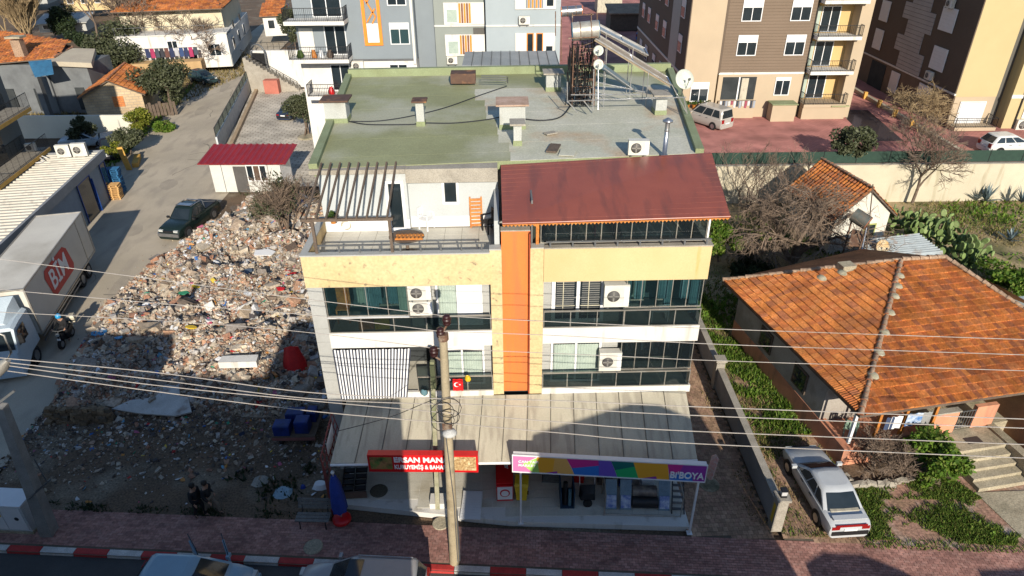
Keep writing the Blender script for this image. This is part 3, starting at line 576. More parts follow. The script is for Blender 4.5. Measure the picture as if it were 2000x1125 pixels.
# solar water heater tower
tw = thing('solar_tower', 'tangled steel lattice tower carrying two solar water tanks on the roof', 'solar water heater', at(1140,210,Z))
o0 = tw.location; lat = MB(); px_ = 1.05
X0,X1,Y0,Y1,ZT = o0.x-.55,o0.x+.5,o0.y+.2,o0.y+1.2,15.1
leg = [(X0,Y0),(X1,Y0),(X1,Y1),(X0,Y1)]
for i,(a,c) in enumerate(leg): MB().tube([(a,c,Z),(a*.98+.02*X0,c,ZT)],.032,4).build('leg', M['rust'], tw, world=True)
for k in range(8):
    z0 = Z+.25+k*.34
    for i in range(4):
        a,c = leg[i],leg[(i+1)%4]; lat.tube([(*a,z0),(*c,z0)],.02,3); lat.tube([(*a,z0),(*c,z0+.34)],.014,3)
lat.build('lattice', M['rust'], tw, world=True)
rg = random.Random(5); cb = MB()
for k in range(42):      # cables hanging along the tower
    x = X0-.25+rg.random()*1.2; y = Y0-.15+rg.random()*.5; pts = []
    for j in range(7): pts.append((x+rg.uniform(-.09,.09)+(.0 if j < 5 else 0),y+rg.uniform(-.07,.07),Z+.03+(ZT-Z+.3)*j/6*(.7+.3*rg.random() if j > 3 else 1)))
    cb.tube(pts,.014+.02*rg.random(),3)
cb.build('cable_bundle', M['cable'], tw, world=True)
def tank(name,p0,p1,r,m,endm,lab):
    t = thing('water_tank', lab, 'water tank', p0); d = (p1-p0); n = d.normalized()
    MB().tube([p0+n*.02,p1-n*.02],r,18).build('shell', m, t, world=True); MB().tube([p0-n*.01,p0+n*.02],r*.98,18).tube([p1-n*.02,p1+n*.01],r*.98,18).build('end_cap', endm, t, world=True)
    bb = MB()
    for q in (.3,.7): bb.tube([p0.lerp(p1,q-.015),p0.lerp(p1,q+.015)],r+.012,18)
    bb.build('strap', M['rust'], t, world=True)
bluet = mat('tank_blue_end',(.05,.13,.2))
tank('a',onY(1096,23,33.2),onY(1137,20,33.2),.22,M['steel'],mat('copper_end',(.5,.16,.06)),'small shiny water tank with copper ends on top of the tower')
tank('b',onY(1117,62,32.2),onY(1170,57,32.2),.4,mat('dull_tank',(.4,.39,.35),(.27,.25,.22),3,.45,metal=.4),bluet,'big dull white water tank at the top of the tower')
fr2 = MB()
for (a,c,Y) in (((1085,70),(1085,22),33.2),((1118,95),(1118,25),33),((1155,95),(1155,25),33),((1168,90),(1166,22),33.5),((1110,75),(1168,72),31.8),((1118,30),(1160,28),33),((1096,34),(1096,120),33)): fr2.tube([onY(*a,Y),onY(*c,Y)],.03,4)
fr2.build('tank_frame', M['rust'], tw, world=True)
def collector(a,c,Y,dep,lab,m,th=.1):
    A_,B_ = onY(*a,Y),onY(*c,Y); t = thing('solar_collector', lab, 'solar collector', A_)
    D = Vector((0,dep,dep*.12)); n = (B_-A_).cross(D).normalized()*th
    if n.z < 0: n = -n
    V = [A_,B_,B_+D,A_+D]; MB().add(V+[p+n*-1 for p in V],[(0,1,2,3),(7,6,5,4),(0,4,5,1),(1,5,6,2),(2,6,7,3),(3,7,4,0)]).build('panel', m, t, world=True)
    f = MB()
    for p,q in ((0,1),(1,2),(2,3),(3,0)): f.tube([V[p]+n*.15,V[q]+n*.15],.045,4)
    f.tube([A_.lerp(B_,.5),A_.lerp(B_,.5)+D],.03,4); f.build('frame', M['steel'], t, world=True)
    l = MB(); q = V[1].lerp(V[0],.3); l.tube([q,(q.x,q.y,Z)],.025,4); q = V[2].lerp(V[3],.3); l.tube([q,(q.x,q.y,Z)],.025,4); q = V[0].lerp(V[1],.15); l.tube([q,(q.x,q.y,Z)],.025,4); l.build('stand', M['steel'], t, world=True)
darkp = mat('collector_glass', (.10,.09,.08), (.14,.12,.10), 2, .2)
collector((1170,58),(1265,108),33.5,1.0,'upper narrow solar collector sloping from the water tank',darkp)
collector((1163,76),(1310,166),32,1.0,'long lower solar collector sloping from the water tank to the roof edge',mat('dusty_panel',(.30,.24,.16),(.22,.17,.12),3,.5))
sw = thing('spare_tube', 'dull blue pipe leaning from the tower down to the roof', 'pipe', at(1243,180,Z)); MB().tube([onY(1180,132,31.5),at(1241,176,Z+.12)],.13,10).build('pipe', mat('slate_paint',(.12,.17,.21),None,3,.4), sw, world=True)
b = MB()
for a,c,Y in (((1110,197),(1340,190),30.3),((1115,185),(1250,185),31.4),((1165,160),(1260,180),31.2),((1108,200),(1108,160),30.4),((1158,217),(1160,135),29.9),((1180,133),(1242,178),31.2),((1108,197),(1128,220),30),((1140,197),(1156,216),30),((1312,165),(1340,218),30.5),((1335,190),(1342,222),30)):
    b.tube([onY(*a,Y),onY(*c,Y)],.028,4)
b.build('brace', M['steel'], tw, world=True)
def dish(p, aim, r, label, m, mast=None):
    t = thing('satellite_dish', label, 'satellite dish', p); aim = Vector(aim).normalized(); q = aim.to_track_quat('Z','Y').to_matrix().to_4x4(); T = Matrix.Translation((0,0,0)) @ q
    MB(T).lathe((0,0,0),[(r*.02,-r*.22)]+[(r*k/6,r*.2*(k/6)**2-r*.2) for k in range(1,7)]+[(r*1.0,.03),(r*.6,-r*.12),(r*.1,-r*.24)],24).build('reflector', m, t)
    MB(T).tube([(0,-r*.95,0),(0,-r*.3,r*.9)],.015,4).ob((0,-r*.26,r*.95),(.07,.1,.14)).build('feed_arm', M['rail'], t)
    if mast: MB().tube([(0,.05,-.05),Vector(mast)-Vector(p)],.03,5).build('mast', M['steel'], t)
    return t
offw = mat('dish_white', (.5,.53,.46), (.42,.44,.38), 2, .5, local=True)
dish(onY(1337,155,32.6),(.25,-.9,.5),.47,'large white satellite dish at the right rear corner of the roof',offw,at(1330,195,Z))
dish(onY(1169,99,31),(-.2,-1,.4),.22,'small cream satellite dish high on the tower',offw,onY(1168,122,31.1)); dish(onY(1169,126,30.8),(-.2,-1,.3),.22,'small white satellite dish below the cream one on the tower',offw,onY(1168,215,30.2))
# roof cables
def cable(name, pts, r, m, label, cat='cable', n=4):
    o = MB().tube(pts, r, n).build(name, m); return tag(o, label, cat)
def curve(pts, k=6):
    P_ = [Vector(p) for p in pts]; out = []
    for i in range(len(P_)-1):
        p0,p1,p2,p3 = P_[max(i-1,0)],P_[i],P_[i+1],P_[min(i+2,len(P_)-1)]
        for j in range(k):
            t = j/k; out.append(.5*((2*p1)+(p2-p0)*t+(2*p0-5*p1+4*p2-p3)*t*t+(3*p1-p0-3*p2+p3)*t**3))
    return out+[P_[-1]]
G = lambda *L: [at(x,y,Z+.07) for x,y in L]
cable('roof_cable', curve(G((682,237),(720,243),(800,243),(815,241))+G((830,240),(890,240),(960,232),(985,225))), .025, M['cable'], 'black cable lying along the roof from left chimney')
cable('roof_cable', curve(G((686,237),(740,236),(800,227),(870,210),(940,185),(990,168))), .022, M['cable'], 'black cable crossing the green roof towards the tower')
cable('roof_cable', curve(G((1020,232),(1060,235),(1095,228),(1115,205),(1120,190))), .03, M['cable'], 'thick black cable curling on roof below the tower')
for i in range(3): tag(MB().tube(curve([at(940,148+i*4,Z+.5),at(985,149+i*4,Z+.5),at(992,154+i*4,Z+.3)]),.03,4).build('roof_rail', M['rail']), ('upper','middle','lower')[i]+' dark pipe of the three beside the rusty roof box', 'pipe')
# ---------------------------------------------------------------- signs
def text(body, size, loc, rot, m, parent, sx=1, off=.0, ext=.012, align='CENTER'):
    c = bpy.data.curves.new('lettering','FONT'); c.body = body; c.size = size; c.align_x = align; c.align_y = 'CENTER'; c.extrude = ext; c.offset = off
    f = bpy.data.objects.new('lettering_source', c); COL.objects.link(f); dg = bpy.context.evaluated_depsgraph_get(); me = bpy.data.meshes.new_from_object(f.evaluated_get(dg)); bpy.data.objects.remove(f); bpy.data.curves.remove(c)
    me.materials.clear(); me.materials.append(m)
    o = bpy.data.objects.new('lettering', me); COL.objects.link(o); o.parent = parent; o.location = loc; o.rotation_euler = rot; o.scale = (sx,1,1); return o
s1 = thing('shop_sign', 'red greengrocer sign with white lettering and produce pictures', 'sign', (-3.29,18.15,2.93), R_(-1.3))
MB().box(-2.0,2.0,-.02,.22,-.02,.80).build('board', M['red'], s1); MB().box(-2.0,2.0,-.045,-.02,-.02,0).box(-2.0,2.0,-.045,-.02,.78,.80).box(-2.0,-1.975,-.045,-.02,0,.78).box(1.975,2.0,-.045,-.02,0,.78).build('frame', M['red'], s1)
wl = mat('white_lettering', (.72,.72,.72), (.7,.7,.7), 2, .5, fine=0)
text('ERSAN MANAV', .33, (-1.06,-.028,.55), (R_(90),0,0), wl, s1, .98, .011, align='LEFT'); text('KURUYEMİŞ & BAHARAT', .27, (-1.06,-.028,.2), (R_(90),0,0), wl, s1, .70, .007, align='LEFT')
MB().box(-1.93,-1.12,-.03,-.021,.1,.68).build('vegetable_picture', mat('greens_print', (.10,.20,.04), (.42,.18,.08), 3.2, .5, c3=(.02,.05,.015), t3=.55), s1)
MB().box(1.12,1.93,-.03,-.021,.06,.72).build('nut_picture', mat('nuts_print', (.55,.4,.2), (.22,.11,.04), 11, .5, c3=(.6,.5,.3), t3=.6), s1)
a,c = onY(1002,920,18.05),onY(1376,938,17.45); W_ = (c-a).length; ang = math.atan2(c.y-a.y,c.x-a.x)
s2 = thing('shop_sign', 'long multicoloured paint shop sign with faceted pattern', 'sign', (a.x,a.y,2.96), ang)
MB().box(0,W_,0,.2,0,.80).build('board', M['upvc'], s2); MB().box(-.03,W_+.03,-.02,.02,.78,.83).box(-.03,W_+.03,-.02,.02,-.03,.02).box(-.03,.0,-.02,.02,.02,.78).box(W_,W_+.03,-.02,.02,.02,.78).build('frame', M['upvc'], s2)
S2C = {'mag':(.50,.03,.22),'pink':(.55,.16,.34),'lg':(.32,.55,.12),'or':(.70,.33,.03),'tan':(.66,.36,.10),'pur':(.26,.04,.28),'blu':(.03,.16,.50),'vio':(.14,.08,.42),'dg':(.01,.13,.12),'gr':(.02,.36,.12)}
FAC = [('pink',[(0,0),(.1,0),(.05,.5),(.13,1),(0,1)]),('lg',[(.1,0),(.05,.5),(.125,.92),(.14,0)]),('or',[(.14,0),(.125,.92),(.13,1),(.22,1),(.21,0)]),('tan',[(.21,0),(.22,1),(.28,1),(.325,0)]),('mag',[(.28,1),(.445,1),(.45,.66),(.31,.4)]),('blu',[(.325,0),(.31,.4),(.45,.66),(.455,0)]),('vio',[(.445,1),(.51,1),(.55,0),(.455,0)]),('dg',[(.51,1),(.625,1),(.635,.72),(.535,.42)]),('gr',[(.55,0),(.535,.42),(.635,.72),(.66,0)]),('or',[(.625,1),(.80,1),(.82,0),(.66,0)]),('mag',[(.80,1),(.88,1),(.865,.45),(.815,.35)]),('blu',[(.82,0),(.815,.35),(.865,.45),(.93,.45),(.94,0)]),('pur',[(.88,1),(1,1),(1,0),(.94,0),(.93,.45),(.865,.45)])]
for i,(k,pl) in enumerate(FAC):
    m = bpy.data.materials.get('sign_'+k) or mat('sign_'+k, S2C[k], S2C[k], 2, .4, fine=0)
    MB().add([(u*W_,-.006,.02+v*.76) for u,v in pl]+[(u*W_,-.001,.02+v*.76) for u,v in pl],[tuple(range(len(pl)))]).build('colour_facet', m, s2)
for k,pl in (('pur',[(.17,0),(.235,.15),(.235,0)]),('pur',[(.68,0),(.75,.17),(.755,0)])): MB().add([(u*W_,-.009,.02+v*.76) for u,v in pl],[(0,1,2)]).build('colour_facet', bpy.data.materials['sign_'+k], s2)
text("Bi'BOYA", .42, (W_*.905,-.016,.26), (R_(90),0,0), wl, s2, .78, .01); text('CAN YAPI', .15, (W_*.028,-.016,.52), (R_(90),0,0), wl, s2, 1.1, .003, align='LEFT'); text('MARKET', .15, (W_*.028,-.016,.34), (R_(90),0,0), wl, s2, 1.1, .003, align='LEFT')
for u in (.04,.975):
    q = s2.matrix_basis @ Vector((W_*u,.1,0)); t = tag(MB().box(-.035,.035,-.035,.035,.0,2.85).box(-.1,.1,-.1,.1,0,.02).build('sign_post', M['upvc']), 'white post under the '+('left' if u < .5 else 'right')+' end of the multicoloured sign', 'post'); t.location = (q.x,q.y,.14)
fan = thing('rolled_banner', 'pale red striped folded banner hanging at the right end of the paint sign', 'banner', onY(1386,925,17.7)); k = MB()
for i in range(9): k.tube([(-.02+.02*i,-.02*i,1.0-.03*abs(i-4)),(.02*i-.1,-.02*i,-.2+.02*abs(i-4))],.02,4)
k.build('folds', mat('banner_cloth', (.5,.25,.22), (.45,.4,.36), 9, .8, local=True), fan)
# ---------------------------------------------------------------- poles and wires
PB = at(888,1098,0); PT = onY(865,652,16.4)
po = thing('utility_pole', 'tall tapering concrete utility pole in front of the shops', 'utility pole', PB)
MB().tube([PB,PB.lerp(PT,.3),PB.lerp(PT,.7),PT],[.19,.17,.14,.12],10).build('pole', mat('pole_concrete', (.36,.30,.20), (.28,.23,.15), 2, .85, fine=.12, c3=(.2,.16,.1), t3=.6), po, world=True)
ins = []
for px,py,h in ((872,620,.1),(860,645,.0),(847,682,0)):
    q = onY(px,py,16.4); ins.append(q); i_ = MB().lathe((0,0,-.2),[(.04,-.08),(.10,-.04),(.125,.02),(.09,.05),(.12,.08),(.14,.15),(.09,.165),(.11,.2),(.115,.25),(.05,.28)],12).build('insulator', M['insul'], po); i_.location = po.matrix_basis.inverted() @ q
    MB().tube([q-Vector((0,0,.25)),Vector((PT.x,PT.y,q.z-.5))],.035,5).build('bracket', M['rust'], po, world=True)
MB().tube([PT-Vector((0,0,.2)),PT+Vector((0,0,.02))],.16,10).build('collar', M['rust'], po, world=True)
cl = MB(); rg = random.Random(2)
for i in range(4):
    c0 = PB.lerp(PT,.70+.02*i); r = .3+.12*rg.random(); ax = rg.random()*.6
    cl.tube([(c0.x+r*math.cos(a*.5236)*math.cos(ax)+(.1 if i%2 else -.12),c0.y-.16-.03*i+r*.25*math.sin(ax)*math.cos(a*.5236),c0.z-.15+r*math.sin(a*.5236)) for a in range(13)],.013,4)
cl.build('cable_coil', M['cable'], po, world=True)
MB().tube([PB.lerp(PT,.02)+Vector((.13,-.13,0)),PB.lerp(PT,.33)+Vector((.1,-.15,0)),PB.lerp(PT,.62)+Vector((-.05,-.16,0))],.022,4).tube([PB.lerp(PT,.02)+Vector((.2,-.08,0)),PB.lerp(PT,.28)+Vector((.17,-.07,0))],.035,5).build('conduit', M['steel'], po, world=True)
q = onY(878,846,16.25); MB().lathe(q,[(.06,.14),(.2,.07),(.24,0),(.16,-.03)],14).tube([q+Vector((0,0,.08)),PB.lerp(PT,.62)],.04,5).build('lamp_head', mat('lamp_cover',(.5,.5,.48)), po, world=True)
b = MB()
for k in range(5): b.ob(tuple(PB.lerp(PT,.66)+Vector((0,-.1,-.05*k+.1))),(.3,.12,.03))
b.build('clamp', M['rust'], po, world=True)
op = thing('wooden_pole', 'old square greenish post on a white footing behind the concrete pole', 'utility pole', at(855,992,.14))
Pb,Pt = at(855,992,.14),onY(844,705,18.85); MB().tube([Pb,Pt],[.12,.1],4).build('post', mat('old_post', (.34,.32,.23), (.16,.17,.09), 1.2, .85), op, world=True)
MB().ob(tuple(Pb+Vector((0,.25,.1))),(.62,.55,.3)).build('footing', M['white'], op, world=True); MB().ob(tuple(Pt-Vector((0,0,.6))),(.16,.3,1.0)).build('lattice_head', mat('moss_metal',(.07,.08,.04)), op, world=True)
lp = thing('street_light_pole', 'thick leaning concrete pole beside the white cabinet', 'utility pole', at(97,1040,0))
La,Lb = at(97,1040,0),onY(2,792,17.8); MB().tube([La,Lb],[.33,.2],4).build('pole', mat('pole_grey', (.27,.26,.24), (.2,.19,.175), 1.5, .9), lp, world=True)
q = La.lerp(Lb,.36); MB().tube([q+Vector((-.05,-.3,-.1)),q+Vector((.75,.1,.5))],.04,4).tube([q+Vector((.65,.0,.45)),q+Vector((.5,.1,1.5))],.02,4).build('bracket', M['rail'], lp, world=True)
MB().tube([Lb+Vector((-.2,0,0)),Lb+Vector((.6,.1,.55))],.05,4).build('cross_arm', M['rail'], lp, world=True)
sl = thing('street_lamp', 'pale street lamp head on a bent arm at the left edge', 'street lamp', onY(-120,740,17.0)); A0 = onY(12,708,17.0)
MB().tube([onY(-140,690,17),onY(-30,640,17),onY(8,655,17),onY(22,688,17),onY(12,706,17)],.035,5).build('arm', M['alu'], sl, world=True); MB().tube([onY(16,703,17),onY(6,714,17),onY(-8,732,16.9)],[.08,.19,.14],8).build('lamp_head', M['alu'], sl, world=True)
def wire(pts, label, r=.010, m='wire'):
    return cable('overhead_wire', curve([onY(x,y,Y) for x,y,Y in pts],8), r, M[m], label, 'overhead wire')
wire([(-150,486,17.6),(292,544,17),(580,582,16.6),(872,617,16.4)],'highest thin wire running left from the pole top insulator')
wire([(-150,556,17.6),(292,600,17),(580,613,16.6),(858,647,16.4)],'second wire running left from the middle insulator') if False else wire([(-150,552,17.6),(292,591,17),(580,613,16.6),(858,647,16.4)],'second wire running left from the middle insulator')
wire([(-150,545+57,17.6),(292,625,17),(580,647,16.6),(846,680,16.4)],'third wire running left from the lowest insulator')
wire([(872,617,16.4),(1034,626,16.1),(1420,643,15.7),(2150,668,15)],'highest thin wire running right from the pole top insulator')
wire([(858,647,16.4),(1100,656,16.1),(1420,673,15.7),(2150,698,15)],'second wire running right from the middle insulator')
wire([(846,680,16.4),(1214,696,16.0),(1420,705,15.7),(2150,729,15)],'third wire running right from the lowest insulator')
for i,(l,q) in enumerate(((((-20,697),(300,727),(600,766)),(866,779)),(((-10,705),(300,741),(600,778)),(868,790)),(((0,712),(300,752),(600,782)),(869,806)),(((12,724),(300,764),(600,802)),(870,826)))):
    wire([(l[0][0],l[0][1],17),(l[1][0],l[1][1],16.8),(l[2][0],l[2][1],16.6),(q[0],q[1],16.3)],('topmost','second','third','lowest')[i]+' of the four low cables between the left lamp and the concrete pole',.014)
for i,(q,l) in enumerate((((866,777),((1100,783),(1350,794),(2150,824))),((868,788),((1100,797),(1350,811),(2150,842))),((869,806),((1100,825),(1350,842),(2150,874))),((870,826),((1100,846),(1350,866),(2150,901))))):
    wire([(q[0],q[1],16.3)]+[(x,y,Y) for (x,y),Y in zip(l,(16,15.8,15.2))],('topmost','second','third','lowest')[i]+' of the four low cables running right from the concrete pole',.014)
cable('service_cable', curve([onY(660,842,18.9),onY(760,815,18.4),onY(840,783,17.2),onY(866,778,16.4)]), .014, M['cable'], 'black service cable from the canopy corner up to the pole')
cable('service_cable', curve([onY(1420,703,15.7),onY(1000,770,16.2),onY(870,790,16.4)]), .012, M['cable'], 'thin dark cable sagging from the pole over the canopy to the right') if False else None
# ---------------------------------------------------------------- things on the platform and pavement
fz = thing('ice_cream_freezer', 'red and white ice cream chest freezer under the canopy', 'freezer', at(986,968,.14), R_(2))
MB().loft([[(-.32,y,0),(.32,y,0),(.34,y,h),(-.34,y,h)] for y,h in ((-.28,.85),(1.35,.95))],smooth=False).build('body', M['red'], fz)
MB().box(-.3,.3,-.31,-.29,.12,.8).build('front_panel', M['upvc'], fz); MB().lathe((0,-.33,.48),[(.2,.02),(.2,0)],16,'Y').build('badge', M['red'], fz); MB().lathe((0,-.345,.48),[(.15,.012),(.15,0)],16,'Y').build('badge_ring', M['upvc'], fz)
text('Eis', .12, (0,-.36,.48), (R_(90),0,0), M['red'], fz, 1, .003) if False else None
MB().box(-.34,.34,-.28,1.35,.96,1.0).build('lid', M['red'], fz); MB().box(-.29,-.01,-.1,1.2,1.0,1.015).build('lid_pane', M['red'], fz)
t = text('ALGiDA', .2, (.1,.85,1.017), (0,0,R_(90)), wl, fz, 1, .004)
yb = thing('yellow_bin', 'yellow wheeled litter bin beside the red freezer', 'bin', at(1019,972,.14), R_(-4)); MB().loft([[(-.2,-.2,.06),(.2,-.2,.06),(.2,.2,.06),(-.2,.2,.06)],[(-.26,-.26,.9),(.26,-.26,.9),(.26,.26,.9),(-.26,.26,.9)]],smooth=False).build('body', M['yellow'], yb); MB().loft([[(-.28,-.3,.9),(.28,-.3,.9),(.28,.3,.9),(-.28,.3,.9)],[(-.26,-.2,.98),(.26,-.2,.98),(.26,.28,1.0),(-.26,.28,1.0)]],smooth=False).build('lid', M['yellow'], yb)
for s in (-1,1): MB().tube([(s*.2,.2,.08),(s*.26,.2,.08)],.08,10).build('wheel', M['rubber'], yb)
rp_ = thing('ramp', 'white slatted ramp leading onto the shop platform', 'ramp', at(918,1016,.12), R_(-3))
for k in range(11): MB().ob((0,.05+k*.125,.06+.006*k),(.8,.115,.03),(.09,0,0)).build('slat', M['upvc'], rp_)
MB().ob((-.38,.66,.06),(.03,1.4,.1),(.08,0,0)).ob((.38,.66,.06),(.03,1.4,.1),(.08,0,0)).build('frame', M['white'], rp_)
wb = thing('wheelbarrow', 'black wheelbarrow standing upright against the rack', 'wheelbarrow', at(1148,995,.14)+Vector((0,.15,0)), R_(0))
MB().loft([[(-.28,.0,.35),(.28,0,.35),(.22,.0,.72),(-.22,0,.72)],[(-.33,.28,.3),(.33,.28,.3),(.3,.34,.85),(-.3,.34,.85)]]).build('tray', M['black'], wb); MB().tube([(0,-.05,.18),(.0,.05,.18)],.18,14).build('wheel', M['rubber'], wb)
MB().tube([(-.1,0,.18),(-.3,.4,.75),(-.3,.7,1.3)],.025,5).tube([(.1,0,.18),(.3,.4,.75),(.3,.7,1.3)],.025,5).build('handle', M['steel'], wb)
dr = thing('pipe_rack', 'dark floor rack holding upright grey tubes left of the wheelbarrow', 'rack', at(1108,992,.14)); MB().box(-.28,.28,-.05,1.0,0,.06).box(-.28,-.24,-.05,1.0,.06,.9).box(.24,.28,-.05,1,.06,.9).build('frame', mat('navy_metal',(.02,.05,.09)), dr); MB().tube([(-.08,.15,.06),(-.08,.3,1.1)],.09,10).build('roll', M['black'], dr); MB().tube([(.1,.1,.06),(.1,.2,.8)],.07,10).build('roll', mat('teal_roll',(.1,.2,.24)), dr)
rk = thing('display_rack', 'long tubular display frame with paint boxes and a roll of sheeting', 'display rack', at(1180,1006,.14), R_(-2.5))
Wk = 2.95; f = MB().tube([(0,0,.05),(Wk,0,.05)],.03,5).tube([(0,0,0),(0,0,1.1)],.03,5).tube([(0,1.1,0),(0,1.1,1.1)],.03,5).tube([(0,0,1.1),(0,1.1,1.1)],.03,5).tube([(0,1.1,1.1),(Wk*.65,1.1,1.1)],.03,5).tube([(Wk,0,0),(Wk,0,1.1)],.03,5).tube([(Wk,0,1.1),(Wk,1.1,1.1)],.03,5); f.build('frame', M['alu'], rk)
def card(m, p, s): pass
sgb = mat('pale_blue_board', (.16,.24,.3), (.12,.19,.25), 4, .6); wp = mat('white_packet', (.5,.55,.62), (.1,.16,.4), 5, .5)
for i,u in enumerate((.28,.85,2.35)):
    MB(Matrix.Translation((u,.25,.06)) @ Matrix.Rotation(-.5,4,'X')).box(-.22,.22,-.02,.02,0,1.2).build('stand_board', sgb, rk); MB(Matrix.Translation((u,.22,.06)) @ Matrix.Rotation(-.5,4,'X')).box(-.19,.19,-.05,-.02,.1,.6).build('packet', wp, rk)
MB().tube([(1.12,.75,.55),(2.08,.75,.55)],.24,14).build('sheet_roll', mat('brown_foil', (.2,.17,.14), (.06,.05,.05), 3, .35), rk); MB().tube([(1.1,.45,.3),(2.1,.45,.3)],.24,12).build('sheet_roll', M['black'], rk)
ld = thing('step_ladder', 'dark step ladder at the right end of the display rack', 'ladder', at(1325,1008,.14)+Vector((0,.1,0)), R_(-4))
for s in (-1,1): MB().tube([(s*.24,0,0),(s*.2,1.15,1.55)],.03,4).build('rail', M['black'], ld)
for k in range(8): MB().ob((0,.12+k*.135,.16+k*.18),(.44,.11,.03)).build('step', M['plank'] if k % 2 else M['rail'], ld)
for i,(px,py,s,m,l) in enumerate(((1220,944,(.5,.4,.55),'blue','dark blue sack stack behind the display rack'),(1262,946,(.55,.4,.4),'upvc','white sack stack behind the display rack'),(1180,940,(.6,.45,.5),'dwood','brown carton behind the wheelbarrow and rack'),(1075,936,(.7,.4,.45),'rail','grey carton stack in the dim shop entrance'),(1130,936,(.4,.4,.5),'red','red drum in the dim shop entrance'))):
    b = MB(); [b.ob((.02*(k%2),0,s[2]*(k+.5)/3),(s[0]*(1-.05*k),s[1],s[2]/3.2),(0,0,.08*(k-1))) for k in range(3)]; t = tag(b.build('goods_stack',M[m]),l,'goods'); t.location = at(px,py,.15)
dm = tag(MB().lathe((0,0,0),[(.36,0),(.36,.015),(.3,.03)],24).build('door_mat', mat('ribbed_mat', (.12,.11,.075), (.07,.065,.05), 20, .9)), 'round dark mat on the shop platform below the red sign', 'mat'); dm.location = at(740,959,.15)
for px,py,r,l in ((861,1022,.33,'grey concrete manhole cover in the sunlit pavement below the pole'),(612,1068,.36,'dark manhole cover in the shaded pavement above the kerb'),(1385,946,.42,'round stone slab on the alley paving beside the paint sign')):
    t = tag(MB().lathe((0,0,0),[(r,-.03),(r,.012),(r*.9,.02)],20).lathe((0,0,0),[(r*.3,.02),(r*.3,.026)],8).build('manhole_cover', M['concd']), l, 'manhole cover'); t.location = at(px,py,.005)
sg = thing('crate_rack', 'sloping rack of dark empty fruit crates left of the round mat', 'crate rack', at(693,972,.14), R_(3))
MB().box(-.5,.5,-.05,.0,0,.35).box(-.52,-.5,-.05,1.25,0,.5).build('frame', mat('brown_board',(.16,.1,.07)), sg)
for k in range(5):
    for j in range(2):
        z = .35+.08*k; c = MB(Matrix.Translation((-.25+.5*j,.02+k*.25,z)) @ Matrix.Rotation(.3,4,'X')); c.box(-.23,.23,0,.22,0,.02).box(-.23,.23,0,.015,.02,.13).box(-.23,-.215,0,.22,.02,.13).box(.215,.23,0,.22,.02,.13); c.build('crate', M['black'], sg)
um = thing('folded_parasol', 'folded dark blue parasol on a red round base', 'parasol', at(668,1015,.14)); MB().lathe((0,0,0),[(.36,0),(.36,.1),(.28,.16),(.06,.18)],18).build('base', M['red'], um); MB().tube([(0,0,.15),(-.05,.1,2.4)],.025,6).build('pole', M['alu'], um)
V_ = []
for i,(h,r) in enumerate(((.55,.26),(.9,.25),(1.4,.22),(1.9,.17),(2.25,.08))): V_.append([(r*(1+.22*(k%2))*math.cos(k*.4488)-.02*h,r*(1+.22*(k%2))*math.sin(k*.4488)+.045*h,h) for k in range(14)])
MB().loft(V_).build('canopy', M['blue'], um); MB().lathe((-.05,.1,2.38),[(.05,0),(.08,.06),(.03,.14)],8).build('finial', M['upvc'], um)
bn = thing('park_bench', 'grey slatted bench on the pavement beside the blue parasol', 'bench', at(616,1022,0), R_(-2))
for k in range(3): MB().ob((0,-.25+k*.16,.45),(1.3,.13,.04)).build('seat_slat', M['plank'], bn)
for k in range(3): MB().ob((0,.28+k*.04,.6+k*.16),(1.3,.03,.13),(-.2,0,0)).build('back_slat', M['plank'], bn)
for s in (-1,1): MB().tube([(s*.5,-.28,0),(s*.5,-.22,.43),(s*.5,.22,.43),(s*.5,.4,.98)],.03,5).tube([(s*.5,.2,.43),(s*.5,.3,0)],.03,5).build('leg', M['black'], bn)
lf = thing('lattice_rack', 'leaning rusty red lattice frame with white boards left of the canopy', 'metal rack', (-7.5,18.9,0)); k = MB()
g = [onY(626,893,18.7),onY(648,806,20.6),onY(664,845,20.2),onY(640,935,18.6)]
for i in range(8):
    t = i/7; k.tube([g[0].lerp(g[1],t),g[3].lerp(g[2],t)],.022,4)
for i in range(4):
    t = i/3; k.tube([g[0].lerp(g[3],t),g[1].lerp(g[2],t)],.025,4); k.tube([g[0].lerp(g[3],t),Vector((g[0].lerp(g[3],t).x,g[0].lerp(g[3],t).y,0))],.025,4)
k.build('frame', mat('rusty_red', (.25,.06,.045), (.16,.04,.035), 4, .7), lf, world=True)
MB().add([g[0].lerp(g[1],.25)+Vector((.1,.05,.02)),g[0].lerp(g[1],.75)+Vector((.1,.05,.02)),g[3].lerp(g[2],.75)+Vector((-.08,.05,.02)),g[3].lerp(g[2],.25)+Vector((-.08,.05,.02))],[(0,1,2,3)]).build('white_board', M['upvc'], lf, world=True)
for px,py,s,l,m in ((552,962,(.8,.75,.08),'pale blue cloth sheet spread on the dirt near the bench','sheetblue'),(626,950,(.7,.5,.2),'white sack lying under the lattice frame','upvc'),(592,952,(.22,.2,.12),'small blue bag on the dirt between cloth and sack','blue'),(508,940,(.7,.7,.06),'grey square slab lying on the shaded dirt','conc')):
    if m == 'sheetblue': M[m] = mat('pale_blue_cloth', (.3,.42,.48), (.22,.32,.38), 4, .8)
    r_ = [[(s[0]*.5*math.cos(q*.63)*(1-.35*h)*(1+.15*math.sin(q*2.3)),s[1]*.5*math.sin(q*.63)*(1-.35*h),s[2]*h) for q in range(10)] for h in (0,.6,1)]
    t = tag(MB().loft(r_).build({'sheetblue':'cloth_sheet','upvc':'sack','blue':'bag','conc':'slab'}[m], M[m]), l, {'sheetblue':'cloth','upvc':'sack','blue':'bag','conc':'slab'}[m]); t.location = at(px,py,.02)
